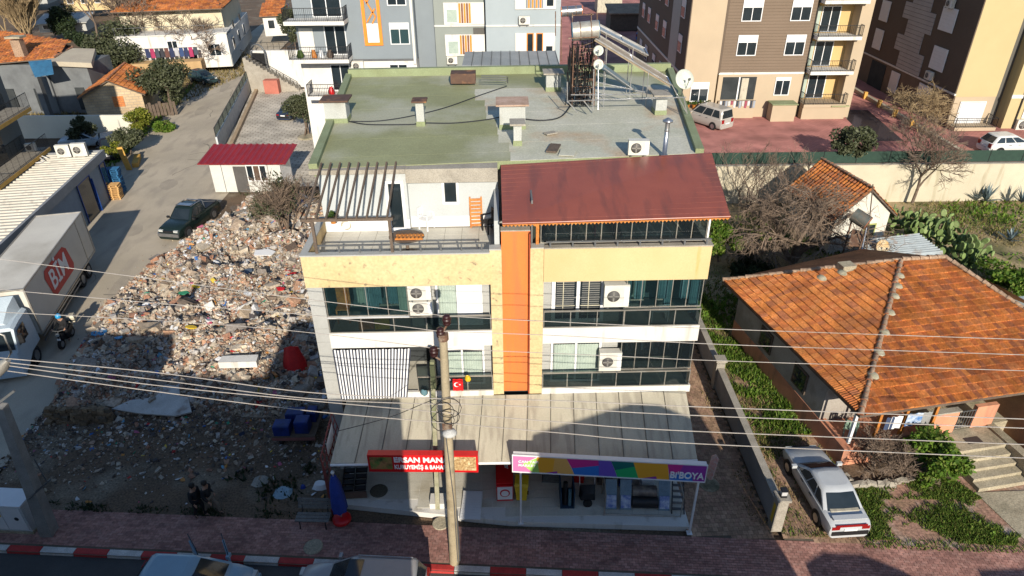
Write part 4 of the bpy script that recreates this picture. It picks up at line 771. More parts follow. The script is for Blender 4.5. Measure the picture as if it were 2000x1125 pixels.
ct = thing('hand_cart', 'dark cart loaded with blue crates in the shade left of the shops', 'cart', at(578,868,0)); MB().box(-.95,.95,-.1,1.5,.5,.56).build('deck', M['dwood'], ct); MB().box(-.95,.95,-.14,-.1,.35,.5).build('bumper', mat('dull_red_board',(.22,.09,.08)), ct)
for x,y,sx,h in ((-.5,.2,.7,.5),(.35,.35,.6,.6),(-.1,.95,.8,.55),(.6,1.1,.4,.5)): MB().box(x-sx/2,x+sx/2,y-.28,y+.28,.57,.57+h).box(x-sx/2+.05,x+sx/2-.05,y-.23,y+.23,.57+h,.585+h).build('crate', bpy.data.materials.get('blue_crate') or mat('blue_crate', (.01,.03,.18), (.008,.02,.09), 3, .5), ct)
for x in (-.6,.6): MB().tube([(x-.06,.1,.24),(x+.06,.1,.24)],.24,14).build('wheel', M['rubber'], ct)
cbx = thing('utility_cabinet', 'white electrical cabinet on a low plinth beside the left pole', 'utility cabinet', at(28,1040,0), R_(-4)); MB().box(-1.0,.78,0,.75,.12,1.45).build('body', mat('cabinet_white',(.5,.52,.52),(.44,.46,.46),1,.5), cbx); MB().box(-1.05,.83,-.05,.8,0,.12).build('plinth', M['concd'], cbx); MB().box(-1.05,.84,-.06,.82,1.45,1.53).build('roof', M['upvc'], cbx)
MB().box(-.9,-.12,-.02,0,.2,1.38).build('door', M['upvc'], cbx); MB().box(-.08,.7,-.02,0,.2,1.38).build('door', M['upvc'], cbx); MB().lathe((.42,-.03,.8),[(.09,.02),(.09,0)],12,'Y').build('emblem', M['black'], cbx); MB().box(-.35,-.15,-.035,-.02,.9,1.05).build('warning_plate', M['yellow'], cbx)
# small things on the balconies and terrace
fg = thing('red_flag', 'red flag with white crescent and star hung on the first floor railing', 'flag', wAB(-2.16,-.06,4.18), R_(1)); MB().loft([[(-.2+.4*i/6,-.01+.015*math.sin(i*1.9),z) for i in range(7)] for z in (0,.3,.58)],closed=False).build('cloth', M['red'], fg)
cr_ = [(.11*math.cos(a),.11*math.sin(a)) for a in np.linspace(.7,5.58,16)]+[(.09*math.cos(a)+.035,.09*math.sin(a)) for a in np.linspace(5.4,.9,16)]
MB().add([(x-.05,-.034,y+.32) for x,y in cr_],[(i,i+1,30-i,31-i) for i in range(15)]).build('crescent', wl, fg); MB().add([(.075+(.045 if k%2==0 else .018)*math.cos(k*.628+3.14),-.034,.32+(.045 if k%2==0 else .018)*math.sin(k*.628+3.14)) for k in range(10)],[tuple(range(10))]).build('star', wl, fg)
for u,z,m,l in ((-1.75,4.75,'yellow','yellow and white bag hung on the first floor railing beside the flag'),(-2.55,4.75,'upvc','white bag hung on the first floor railing behind the pole'),(-3.5,4.1,'tcurtain','teal bag on the first floor ledge beside the striped awning')):
    t = tag(MB().loft([[(.13*a*math.cos(q)+.03*math.sin(q*2.7+u),.06*a*math.sin(q),h+.03*math.sin(q*1.7+u)) for q in np.linspace(0,5.5,8)] for a,h in ((.7,-.05),(1.1,.05),(.7,.18),(.4,.2))]).build('bag', M[m]), l, 'bag'); t.location = wAB(u,-.14,z)
def chair(loc, rz, label, m, name='plastic_chair'):
    r = thing(name, label, 'chair', loc, rz); MB().box(-.24,.24,-.24,.22,.41,.45).build('seat', m, r)
    k = MB()
    for i in range(4): k.box(-.2+i*.115,-.145+i*.115,.2,.23,.47,.82)
    k.box(-.24,.24,.2,.24,.82,.9).box(-.24,-.2,.2,.24,.45,.82).box(.2,.24,.2,.24,.45,.82).build('backrest', m, r)
    for x in (-1,1):
        MB().box(x*.25-.025,x*.25+.025,-.22,.22,.63,.67).build('armrest', m, r)
        for y in (-1,1): MB().box(x*.22-.025,x*.22+.025,y*.2-.025,y*.2+.025,0,.66 if y < 0 else .41).build('leg', m, r)
    return r
def wAt(px,py,z): return at(px,py,z)
chair(wAt(834,446,9.76), R_(60), 'white plastic chair beside the terrace door', M['upvc'])
chair(wAt(957,452,9.76), R_(-60), 'dark plastic chair in the shaded terrace corner', M['black'])
wc = thing('folded_lounger', 'orange slatted wooden lounger standing folded against the terrace wall', 'lounger', wAt(931,445,9.76), R_(5))
for s in (-1,1): MB().ob((s*.22,.12,.62),(.06,.09,1.25),(-.12,0,0)).build('side_rail', M['wood'], wc)
for k in range(8): MB().ob((0,.02+.0175*k,.12+.145*k),(.4,.03,.1),(-.12,0,0)).build('slat', M['wood'], wc)
tb = thing('round_table', 'oval weathered table on the terrace with a wooden chair lying on it', 'table', wAt(797,492,9.76), R_(0)); MB().lathe((0,0,.6),[(.5,0),(.52,.02),(.52,.05),(.5,.06)],24).build('table_top', M['dwood'], tb); MB().lathe((0,0,0),[(.3,0),(.05,.06),(.05,.6)],10).build('leg', M['dwood'], tb); tb.scale = (1.25,1,1)
lc = thing('wooden_bench_seat', 'orange wooden chair frame lying on the round terrace table', 'chair', wAt(800,464,10.44)); MB().box(-.5,.5,-.2,-.14,0,.06).box(-.5,.5,.1,.16,.0,.06).build('rail', M['wood'], lc)
for k in range(7): MB().box(-.46+k*.14,-.38+k*.14,-.19,.15,.061,.085).build('slat', M['wood'], lc)
hs = tag(MB().tube([(.2*math.cos(a*.5)*(1-.004*a),.02*math.sin(a),.2*math.sin(a*.5)*(1-.004*a)) for a in range(60)],.018,5).build('hose', M['pcream']), 'coiled pale hose hanging on the terrace wall under the pergola', 'hose'); hs.location = onY(676,440,24.18)
pt = thing('flower_pot', 'orange pot with small green plant on the terrace parapet', 'flower pot', wAB(-6.75,2.6,10.3)); MB().lathe((0,0,0),[(.1,0),(.14,.22),(.15,.22)],12).build('pot', M['wood'], pt)
M['leafG'] = mat_isl('leaf_green', [(.06,.11,.02),(.045,.09,.016),(.085,.14,.03),(.03,.06,.012)], .6, .3)
rg_ = np.random.default_rng(1); V,F = leaves((0,0,.34),(.2,.2,.16),120,.07,rg_); np_obj('plant', V, F, M['leafG'], pt)
# ---------------------------------------------------------------- helpers for the neighbouring buildings
def once_m(n, c): return bpy.data.materials.get(n) or mat(n, c, None, 4, .85)
def onPlane(px, py, p0, n):
    v = ray(px,py); o = Vector((0,0,CAMZ)); t = (Vector(p0)-o).dot(n)/v.dot(n); return o+v*t
M['tile'] = mat_isl('clay_tile', [(.46,.16,.042),(.41,.135,.04),(.49,.185,.055),(.36,.115,.038),(.43,.165,.06),(.30,.11,.05),(.47,.165,.042)], .85, var=.32, big=.3)
M['tilei'] = mat_isl('clay_tile_single', [(.46,.16,.042),(.41,.135,.04),(.49,.185,.055),(.36,.115,.038),(.43,.165,.06),(.30,.11,.05),(.47,.165,.042)], .85, obj=True, var=.32, big=.3)
M['ridge'] = mat_isl('ridge_tile', [(.36,.13,.06),(.30,.11,.055),(.32,.22,.15),(.27,.10,.05)], .9, var=.4)
def tile_mesh(tw, th, fine=True):
    xs = [0,.25,.5,.75,1] if fine else [0,.5,1]; hz = [.0,.07,.008,.07,.0] if fine else [0,.06,0]
    v = []
    for y,l in ((0,.048),(th*1.06,0)):
        for x,h in zip(xs,hz): v.append((x*tw*.985,y,l+h))
    n = len(xs); v += [(x*tw*.985,0,-.01) for x in xs]; f = [(i,i+1,n+i+1,n+i) for i in range(n-1)]+[(2*n+i,2*n+i+1,i+1,i) for i in range(n-1)]
    return v,f
def tiled(parent, poly, tw=.24, th=.36, singles=0, near=None, fine=True, base=True, m='tile', ridges=()):
    """lay clay tiles on a plane polygon (first edge is the eave), world coordinates"""
    P_ = [Vector(p) for p in poly]; u = (P_[1]-P_[0]).normalized(); n = u.cross(P_[-1]-P_[0]).normalized()
    if n.z < 0: n = -n
    w_ = n.cross(u).normalized(); 
    if w_.z < 0: w_ = -w_
    uv = [((p-P_[0]).dot(u),(p-P_[0]).dot(w_)) for p in P_]; inv = parent.matrix_basis.inverted()
    u0,u1 = min(a for a,_ in uv),max(a for a,_ in uv); v1 = max(b for _,b in uv)
    I = np.arange(u0,u1,tw); J = np.arange(0,v1,th); gi,gj = np.meshgrid(I,J); cx = (gi+tw/2).ravel(); cy = (gj+th/2).ravel()
    cx = cx; ok = inpoly(cx,cy,uv) | inpoly(cx,cy-th*.35,uv)&inpoly(cx,cy-.02,uv); cx,cy = cx[ok]-tw/2,cy[ok]-th/2
    if base: MB().slab([p-n*.02 for p in P_],.12).build('roof_deck', M['dwood'], parent, world=True)
    if not len(cx): print('NOTILES', parent.name, uv); return
    pos = np.array([list(P_[0]+u*a+w_*b) for a,b in zip(cx,cy)])
    R3 = Matrix((u,w_,n)).transposed(); v,f = tile_mesh(tw,th,fine); 
    idx = np.arange(len(pos))
    if near is not None: idx = np.argsort(np.linalg.norm(pos-np.array(near),axis=1))
    rg = np.random.default_rng(len(pos)); rot = inv.to_3x3() @ R3
    if singles:
        k = min(singles,len(pos)); me = bpy.data.meshes.new('tile'); me.from_pydata(v,[],f); me.materials.append(M['tilei']); 
        for i in idx[:k]:
            o = bpy.data.objects.new('tile', me); COL.objects.link(o); o.parent = parent; o.location = inv @ Vector(pos[i]); e = rot.to_euler(); o.rotation_euler = (e.x+rg.normal(0,.025),e.y+rg.normal(0,.025),e.z+rg.normal(0,.03))
        idx = idx[k:]
    if len(idx):
        A_ = np.array(v); Rm = np.array(R3); q = (A_ @ Rm.T)[None]+pos[idx][:,None,:]+ (np.array(n)*1.0)[None,None,:]*rg.normal(0,.009,(len(idx),1,1))
        q = q.reshape(-1,3); Mi = np.array(inv); q = q @ Mi[:3,:3].T + Mi[:3,3]
        F = (np.array(f)[None]+(np.arange(len(idx))*len(v))[:,None,None]).reshape(-1,4); np_obj('roof_tiles', q, F, M[m], parent, 'stuff')
def ridge(parent, a, c, r=.11, step=.38, name='ridge_tile'):
    a,c = Vector(a),Vector(c); n = max(1,int((c-a).length/step)); d = (c-a).normalized(); s = d.cross(Vector((0,0,1))).normalized(); t = s.cross(d)
    rg = random.Random(n)
    for i in range(n):
        p,q = a.lerp(c,i/n),a.lerp(c,(i+1.1)/n); k = 1+rg.uniform(-.12,.12)
        MB().loft([[o+s*math.cos(g)*r*k*f+t*(math.sin(g)*r*k*f+.02+hh) for g in (0,.8,1.57,2.34,3.14)] for o,f,hh in ((p,1.15,.02),(q,.95,0))],smooth=True).build(name, M['ridge'], parent, world=True)
def balcony(parent, x0,x1,y0,y1,z,rail=.95,m=None,name='balcony'):
    b_ = MB().box(x0,x1,y0,y1,z-.28,z).build(name, m or M['white'], parent); k = MB()
    for a,c,d,e in ((x0,x1,y0+.04,y0+.04),(x0+.03,x0+.03,y0+.04,y1),(x1-.03,x1-.03,y0+.04,y1)):
        k.tube([(a,d,z+rail),(c,e,z+rail)],.03,4); k.tube([(a,d,z+.1),(c,e,z+.1)],.02,4); L_ = math.hypot(c-a,e-d); n = max(2,int(L_/.14))
        for i in range(n+1): k.tube([(a+(c-a)*i/n,d+(e-d)*i/n,z),(a+(c-a)*i/n,d+(e-d)*i/n,z+rail)],.012 if i % 6 else .022,3,False)
    k.build('railing', M['black'], b_); return b_
# ---------------------------------------------------------------- house with the clay tile roof on the right
a0 = math.atan2(1.32,7.35); TH = thing('tile_roof_house', 'old single storey salmon house with hipped clay tile roof', 'house', (13.73,20.67,0), a0)
EL,EF,ER = at(1412,548,3.2),at(1680,812,3.2),at(2000,766,3.2); RL,RR = at(1760,508,5.4),at(1845,503,5.4)
ER2 = EF+(ER-EF)*1.75; ER2.z = 3.2
nF = (ER-EF).cross(RL-EF).normalized(); HR = onPlane(2000,605,EF,nF); HE = RR+(HR-RR)*((RR.z-3.2)/(RR.z-HR.z)); HE.z = 3.2
ER3 = Vector((HE.x,HE.y,3.2))
tiled(TH, [EF,ER2,ER3 if (ER3-EF).dot(ER-EF) > (ER2-EF).dot(ER-EF) else HE,RR,RL], singles=230, near=(15.5,21,3.4))
tiled(TH, [EL,EF,RL], singles=70, near=(14,21.5,3.4))
MB().slab([EL,RL,RR,HE,HE+Vector((1,3,0)),EL+Vector((3,2,-.0))],.1).build('roof_deck', M['ridge'], TH, world=True) if False else MB().add([EL,RL,RR,HE+Vector((.5,4,0)),EL+Vector((9,3.5,0))],[(0,1,2,3,4)]).build('roof_deck', M['tile'], TH, world=True)
ridge(TH,EF,RL); ridge(TH,EL,RL,.12); ridge(TH,RL,RR,.13); ridge(TH,RR,HE,.12)
mort = mat('lichen_mortar', (.42,.38,.28), (.25,.23,.15), 4, .95)
for i,(px,py) in enumerate(((1700,735),(1712,690),(1722,650),(1733,612),(1742,580),(1748,560),(1752,540),(1640,535),(1600,545))):
    MB().loft([[onPlane(px,py,EF,nF)+Vector((.22*r*math.cos(q)+.1,.22*r*math.sin(q)*1.4,h+.06)) for q in np.linspace(0,5.5,8)] for r,h in ((1,0),(.8,.06),(.3,.1))]).build('mortar_patch', mort, TH, world=True)
LT = TH.matrix_basis.inverted(); ch = LT @ onPlane(1650,528,EL,(EF-EL).cross(RL-EL).normalized()); MB().box(ch.x-.3,ch.x+.4,ch.y-.25,ch.y+.3,ch.z-.3,ch.z+.35).build('chimney', M['concd'], TH)
salm = mat('salmon_paint', (.60,.27,.16), (.52,.22,.13), .9, .85, c3=(.35,.17,.11), t3=.6, streak=.2, fine=.08); grw = mat('grey_lime_wall', (.36,.33,.29), (.28,.25,.22), .8, .9, c3=(.2,.17,.14), t3=.58)
MB().box(.1,.4,2.2,10.3,1.05,3.15).box(.4,12,2.2,2.4,.9,3.15).box(.4,12,10.1,10.3,0,3.15).build('wall', grw, TH); MB().box(.08,.42,.3,10.32,0,1.05).build('plinth_wall', salm, TH)
MB().box(.42,4.15,.28,.45,0,1.35).box(.42,4.15,.45,2.2,0,.9).build('porch_wall', salm, TH); MB().box(.42,4.15,.27,.30,0,.45).build('orange_band', mat('orange_band', (.60,.28,.05), (.5,.22,.04), 2), TH) if False else None
for u in (.2,1.35,2.55,3.95): MB().box(u-.06,u+.06,.3,.42,1.35,3.1).build('porch_post', M['wood'] if u > 1 else M['upvc'], TH)
MB().box(4.15,5.35,.5,.7,.9,2.05).build('porch_panel', salm, TH); MB().box(6.3,7.35,.6,.8,.9,2.05).build('porch_panel', salm, TH); MB().box(4.1,5.4,.46,.74,2.05,2.12).build('panel_cap', M['conc'], TH)
k = MB()
for i in range(7): k.tube([(5.42+i*.14,.62,.95),(5.42+i*.14,.62,1.95)],.018,4)
k.tube([(5.38,.62,1.9),(6.28,.62,1.9)],.025,4).tube([(5.38,.62,1.0),(6.28,.62,1.0)],.025,4); k.build('porch_gate', M['rail'], TH)
for v0,h in ((3.5,1.1),(6.6,1.1)): MB().box(.04,.1,v0,v0+1.1,1.35,1.35+h).build('window', M['dwood'], TH); MB().box(.02,.04,v0+.1,v0+1.0,1.45,1.25+h).build('pane', M['dglass'], TH)
MB().box(4.2,8.6,.7,2.2,.0,.88).build('porch_floor', M['concd'], TH)
# steps and path
stp = thing('concrete_steps', 'weathered concrete steps climbing to the porch gate', 'steps', tuple(TH.matrix_basis @ Vector((5.9,.2,0))), a0)
MB().box(-1.5,1.2,-.75,.45,0,.86).build('landing', M['concd'], stp)
for i in range(4): MB().box(-1.1,1.15,-1.12-i*.36,-.752-i*.36,0,.70-.165*i).build('step', M['concd'], stp)
MB().box(1.22,1.6,-2.2,1.2,0,.95).build('side_wall', M['concd'], stp); MB().box(-.35,.35,-.45,-.1,.861,.875).build('foot_mat', mat('dark_mat',(.06,.045,.04)), stp)
pt_ = MB().slab([tuple(at(1905,962,.03)),tuple(at(2080,955,.03)),tuple(at(2200,1060,.03)),tuple(at(2010,1062,.03))],.1).build('path', M['concd']); pt_['kind'] = 'structure'
nb = thing('rendered_house', 'low brown rendered house with sheet roof beyond the steps', 'house', tuple(TH.matrix_basis @ Vector((8.3,0,0))), a0); MB().box(0,5,-.6,6,0,2.7).build('wall', mat('brown_render',(.30,.17,.09),(.22,.12,.07),1,.9), nb); MB(Matrix.Translation((-.2,-1.0,2.75)) @ Matrix.Rotation(.12,4,'X')).box(0,5.4,0,7,0,.06).build('sheet_roof', mat('grey_sheet',(.3,.36,.38)), nb)
# laundry on the porch
for u,w_,m,l in ((2.0,.5,'upvc','white shirt drying under the porch eave'),(2.85,.7,'bstripe','blue and white striped towel drying under the porch eave'),(3.4,.4,'steelc','grey cloth drying at the porch post'),(1.7,.35,'navyc','dark blue garment drying under the porch eave beside the shirt')):
    if m == 'bstripe': M[m] = mat('striped_towel', (.5,.55,.6), (.05,.16,.4), 5, .8)
    if m == 'steelc': M[m] = mat('grey_cloth',(.28,.28,.27))
    if m == 'navyc': M[m] = mat('navy_garment',(.04,.06,.12))
    o = MB().loft([[(w_*(i/6-.5),.03*math.sin(i*1.9),z) for i in range(7)] for z in (-.65,-.3,0)],closed=False).build('garment', M[m]); tag(o, l, 'laundry'); o.matrix_basis = TH.matrix_basis @ Matrix.Translation((u,.2 if w_ < .6 else .22,2.6))
pc = chair(tuple(TH.matrix_basis @ Vector((.9,1.2,.92))), a0+2.5, 'pale green plastic chair on the porch corner', mat('green_plastic',(.25,.36,.27)))
tbm = tag(MB().ob((0,0,.25),(.55,.3,.5),(0,.25,0)).ob((.05,-.05,.52),(.5,.36,.06),(0,.25,.2)).build('white_box', M['upvc']), 'crooked white plastic box beside the porch landing', 'box'); tbm.matrix_basis = TH.matrix_basis @ Matrix.Translation((3.95,-.05,.9))
# planter with stone edge
pl = thing('stone_planter', 'planter edged with rough stones in front of the salmon wall', 'planter', at(1735,945,0)); rg = np.random.default_rng(8)
e_ = [at(1640,925,0),at(1668,952,0),at(1740,948,0),at(1815,928,0)]
for i in range(3):
    for t in np.linspace(0,1,7 if i else 4)[:-1]:
        p = e_[i].lerp(e_[i+1],float(t)); V,F = blocks(np.array([[0,0,0.]]),np.array([[rg.uniform(.2,.34),rg.uniform(.15,.25),rg.uniform(.2,.32)]]),rg.normal(0,.2,(1,3)),.25,rg); o = np_obj('stone', V, F, M['conc'], pl); o.location = pl.matrix_basis.inverted() @ (p+Vector((0,0,.12)))
MB().poly([p+Vector((0,.1,.12)) for p in e_]+[at(1815,900,.12),at(1645,905,.12)]).build('planter_soil', M['dirt'], pl, world=True)
# boundary wall between the alley and the garden, with gate pillars
bw = thing('boundary_wall', 'long grey rendered wall between the paved alley and the driveway', 'wall', (10.0,17.9,0)); MB().box(-.1,.12,.2,31,0,1.2).build('wall', mat('grey_render', (.27,.27,.27), (.21,.21,.21), .7, .9, c3=(.15,.15,.15), t3=.6, fine=.1), bw); MB().box(-.14,.16,.2,31,1.2,1.27).build('coping', M['conc'], bw)
for y in (0,8.6): MB().box(-.2,.2,y-.2,y+.2,0,1.62).build('pillar', M['conc'], bw); MB().box(-.26,.26,y-.26,y+.26,1.62,1.72).build('pillar_cap', M['conc'], bw)
t = thing('pillar_lamp', 'small square lantern on the near gate pillar', 'lamp', (10.0,17.9,1.72)); MB().box(-.11,.11,-.11,.11,0,.1).build('base', M['black'], t); MB().box(-.1,.1,-.1,.1,.1,.3).build('shade', mat('milky_shade',(.5,.5,.5),None,2,.4), t); MB().box(-.12,.12,-.12,.12,.3,.34).build('cap', M['black'], t)
MB().box(-.205,-.2,-.1,.1,.4,1.3).build('yellow_mark', M['yellow'], bw)
# ---------------------------------------------------------------- rear garden: retaining wall, fence, gable house, shed
rw = thing('retaining_wall', 'long cream retaining wall behind the garden', 'wall', (11,49,0)); MB().box(-.2,60,-.2,-.002,0,3.05).build('wall', mat('cream_wall', (.50,.45,.34), (.44,.39,.29), .5, .85, c3=(.33,.29,.20), t3=.62, streak=.15), rw); MB().box(-.2,60,-.26,.04,3.05,3.1).build('coping', M['conc'], rw)
gf = thing('mesh_fence', 'dark green mesh fence standing on the cream retaining wall', 'fence', (11,49.05,3.1)); 
for i in range(20):
    MB().box(i*2.5+.03,(i+1)*2.5-.03,-.01,.01,.03,.92).build('mesh_panel', bpy.data.materials.get('green_mesh') or mat('green_mesh', (.022,.05,.036), (.018,.04,.03), 3, .9), gf); MB().tube([(i*2.5,0,0),(i*2.5,0,1.0)],.03,5).build('post', M['black'], gf)
gh = thing('white_gable_house', 'small white gabled hut with clay tile roof beside bare tree', 'house', (22.9,40.6,-.1), R_(11))
gx0,gx1,gz,ga = -1.95,2.0,3.0,4.65
b = MB(); b.add([(gx0,0,-.4),(gx1,0,-.4),(gx1,0,gz),(0,0,ga),(gx0,0,gz)]+[(gx0,5,-.4),(gx1,5,-.4),(gx1,5,gz),(0,5,ga),(gx0,5,gz)],[(0,1,2,3,4),(9,8,7,6,5),(0,5,6,1),(1,6,7,2),(4,9,5,0)]); b.build('wall', mat('lime_white', (.6,.57,.5), (.5,.47,.4), 1, .9), gh)
GW = gh.matrix_basis
tiled(gh,[GW @ Vector(p) for p in ((gx0-.4,5.4,gz-.35),(gx0-.4,-.25,gz-.35),(0,-.25,ga+.05),(0,5.4,ga+.05))],fine=False,th=.4,tw=.3); tiled(gh,[GW @ Vector(p) for p in ((gx1+.4,-.25,gz-.35),(gx1+.4,5.4,gz-.35),(0,5.4,ga+.05),(0,-.25,ga+.05))],fine=False,th=.4,tw=.3); ridge(gh,GW @ Vector((0,-.25,ga+.08)),GW @ Vector((0,5.4,ga+.08)))
f = MB().box(.3,1.2,-.05,.02,1.1,2.1).build('window', mat('green_frame',(.35,.37,.12)), gh); MB().box(.38,1.12,-.06,-.05,1.18,2.02).build('pane', M['dglass'], f)
sh_ = thing('corrugated_shed', 'low shed with grey corrugated iron roof behind the tile roof house', 'shed', (20.8,35.2,0)); c_ = [at(1668,512,2.2),at(1842,497,2.2),at(1792,459,2.35),at(1700,470,2.35)]
for i in range(10):
    s0,s1 = i/10,(i+1)/10; q = [c_[0].lerp(c_[3],s0),c_[1].lerp(c_[2],s0),c_[1].lerp(c_[2],s1),c_[0].lerp(c_[3],s1)]; mid = [q[0].lerp(q[3],.5)+Vector((0,0,.2)),q[1].lerp(q[2],.5)+Vector((0,0,.2))]
    MB().add([q[0],q[1],mid[1],mid[0],q[2],q[3]],[(0,1,2,3),(3,2,4,5)]).build('roof_sheet', bpy.data.materials.get('corrugated_iron') or mat('corrugated_iron', (.30,.34,.36), (.24,.27,.28), 2, .5, c3=(.2,.13,.09), t3=.62), sh_, world=True)
MB().prism([(c_[i].x*.995+.05,c_[i].y) for i in (0,1,2,3)],0,2.15).build('wall', M['rust'], sh_, world=True)
bt = thing('barrel_heater', 'old rusty barrel water heater on stand beside the corrugated shed', 'water heater', at(1680,500,2.2)); p0,p1 = onY(1667,418,36.6),onY(1695,436,36.0)
MB().tube([p0,p1],.42,18).build('barrel', mat('grey_barrel', (.07,.085,.08), (.11,.09,.07), 3, .6), bt, world=True); MB().tube([p1,p1+(p1-p0).normalized()*.03],.41,18).build('end_cap', mat('rust_end', (.33,.13,.07), (.22,.09,.05), 3, .8), bt, world=True)
q = [onY(1668,462,36.2),onY(1688,448,36.6),onY(1676,480,35.4),onY(1662,480,35.4)]; MB().slab([onY(1665,447,36.8),onY(1687,452,36.8),onY(1678,480,35.5),onY(1658,478,35.5)],.1).build('collector_panel', M['rust'], bt, world=True)
MB().tube([p1-Vector((0,0,.3)),at(1678,512,2.3)],.05,6).build('pipe', M['steel'], bt, world=True); MB().tube([p0-Vector((0,0,.2)),Vector((p0.x,p0.y,.2))],.05,5).tube([p1+Vector((.1,.2,-.2)),Vector((p1.x,p1.y+.3,.2))],.05,5).build('stand', M['rust'], bt, world=True)
dish(onY(1724,482,36.2),(.1,-.9,.45),.42,'rusting cream satellite dish above the corrugated shed roof',mat('rusty_cream', (.5,.47,.36), (.45,.27,.1), 2, .6, local=True),onY(1724,505,36.3))
dish(onY(1725,407,40.0),(.5,-.4,.2),.3,'small pale dish on a mast before the white hut',offw,onY(1700,500,37)) if False else None
dp = tag(MB().tube([onY(1690,510,36),onY(1705,360,36.0)],.035,5).build('mast', M['dwood']), 'thin dark mast standing before the white hut gable', 'mast')
gt = thing('garden_table', 'small pale wooden stool under the bare tree', 'stool', at(1470,478,0)); MB().box(-.35,.35,-.25,.25,.7,.76).build('top', M['plank'], gt)
for x in (-1,1):
    for y in (-1,1): MB().box(x*.3-.03,x*.3+.03,y*.2-.03,y*.2+.03,0,.7).build('leg', M['plank'], gt)
# ---------------------------------------------------------------- brown apartment block, rear right
YB = 61.5
BB = thing('brown_apartment_block', 'brown and beige apartment block with white shuttered windows', 'apartment building', (0,0,3))
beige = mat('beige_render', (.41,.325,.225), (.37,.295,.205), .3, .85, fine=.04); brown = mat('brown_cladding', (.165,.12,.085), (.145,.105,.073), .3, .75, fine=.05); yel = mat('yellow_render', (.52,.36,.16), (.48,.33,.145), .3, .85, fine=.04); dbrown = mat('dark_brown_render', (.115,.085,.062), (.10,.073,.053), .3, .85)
def bx(name, m, *a, parent=BB): return MB().box(*a).build(name, m, parent)
bx('wall', beige, 15.3,18.2,YB-.5,YB+24,0,15); bx('wall', dbrown, 18.2,18.5,YB-.2,YB+2,4,15); bx('wall', beige, 18.5,26.1,YB,YB+24,0,3.82); bx('wall', yel, 26.1,29.7,YB+1.0,YB+24,0,15); bx('wall', beige, 29.6,30.6,YB-.4,YB+24,0,15)
bx('wall', brown, 18.5,26.1,YB+.03,YB+24,4.0,15); bx('string_course', M['white'], 18.45,26.1,YB-.06,YB+.03,3.82,4.0); bx('downpipe', M['black'], 26.0,26.1,YB-.1,YB,0,15)
for i in range(44): bx('cladding_board', brown, 18.52,26.0,YB-.005,YB+.028,4.01+i*.25,4.01+i*.25+.225)
for zz in (8.25,5.42): 
    for c in (20.55,24.7): window(c-.85,c+.85,zz,zz+1.72,YB-.03,2,shutter=.62,parent=BB)
for zz in (11.1,): 
    for c in (20.55,24.7): window(c-.85,c+.85,zz,zz+1.72,YB-.03,2,shutter=.62,parent=BB)
window(23.6,24.95,1.95,3.55,YB-.02,2,shutter=.3,parent=BB); window(16.0,17.6,1.6,3.3,YB-.52,2,shutter=.6,parent=BB)
o = bx('loggia', M['inside_shade'], 18.9,21.9,YB-.02,YB,1.6,3.6); bx('column', M['upvc'], 20.3,20.42,YB-.08,YB-.02,1.6,3.6); bx('curtain', M['pcream'], 20.6,21.2,YB-.05,YB-.03,1.6,3.5); bx('loggia_wall', beige, 18.7,22.0,YB-.35,YB-.03,0,1.55)  # loggia opening is a flat dark sheet painted for the recess's shade
for zz in (1.35,4.22,7.1,9.98):
    balcony(BB, 26.15,29.9,YB-1.0,YB+.9,zz, .9, M['white'] if zz > 2 else beige); window(26.9,28.5,zz+.06,zz+2.2,YB+.96,2,parent=BB); bx('door_curtain', M['curtain'], 26.3,26.8,YB+.9,YB+.97,zz+.06,zz+2.2)
bx('balcony_base', beige, 26.15,30.0,YB-.9,YB+.9,0,1.05); bx('planter_top', M['groof'], 28.6,30.2,YB-1.1,YB-.9,1.15,1.25); bx('shed_box', beige, 23.2,25.3,YB-1.5,YB-.4,0,1.5); bx('shed_lid', M['groofp'], 23.1,25.4,YB-1.65,YB-.3,1.5,1.58); bx('planter_wall', beige, 15.4,18.0,YB-1.6,YB-.55,0,1.1)
# left flank of the block
fl_ = Matrix.Translation((15.3,0,0)) @ Matrix.Rotation(-math.pi/2,4,'Z')     # facade facing -x : local x -> -y
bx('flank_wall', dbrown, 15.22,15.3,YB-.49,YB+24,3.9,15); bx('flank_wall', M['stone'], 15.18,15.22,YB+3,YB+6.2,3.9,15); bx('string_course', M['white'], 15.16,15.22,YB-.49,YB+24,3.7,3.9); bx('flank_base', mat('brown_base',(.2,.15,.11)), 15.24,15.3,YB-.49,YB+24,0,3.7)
for zz in (1.5,5.4,8.3,11.2):
    for yy in (1.2,8.2,12,16.5,20):
        f = bx('window', M['upvc'], 15.13,15.19,YB+yy,YB+yy+1.4,zz,zz+1.5); MB().box(15.11,15.13,YB+yy+.1,YB+yy+1.3,zz+.1,zz+.9).build('pane', M['dglass'], f)
rg = random.Random(6); bl_ = thing('balcony_laundry', 'row of white and dark clothes drying on the ground floor loggia of the brown block', 'laundry', (20.4,YB-.4,4.6)); MB().tube([(-1.6,0,0),(1.6,0,0)],.02,3).build('line', M['cable'], bl_)
for i in range(13): MB().loft([[(-1.6+i*.25+.2*j/3,-.02*math.sin(j*2+i),z) for j in range(4)] for z in (-.35-.4*rg.random(),.02)],closed=False).build('garment', once_m('loggia_cloth%d'%(i%5),[(.55,.55,.56),(.04,.05,.07),(.3,.33,.37),(.5,.5,.48),(.3,.07,.1)][i%5]), bl_)
for i in range(4):
    t = thing('flower_pot', ('leftmost','second','third','rightmost')[i]+' of four orange flower pots on the planter wall behind the satellite dish', 'flower pot', (15.75+i*.6,YB-1.1,4.1), 0, 'orange pots on the planter wall'); MB().lathe((0,0,0),[(.14,0),(.22,.38),(.24,.4)],10).build('pot', M['wood'], t); V,F = leaves((0,0,.55),(.28,.28,.25),60,.1,np.random.default_rng(i)); np_obj('plant',V,F,M['leafG'],t)
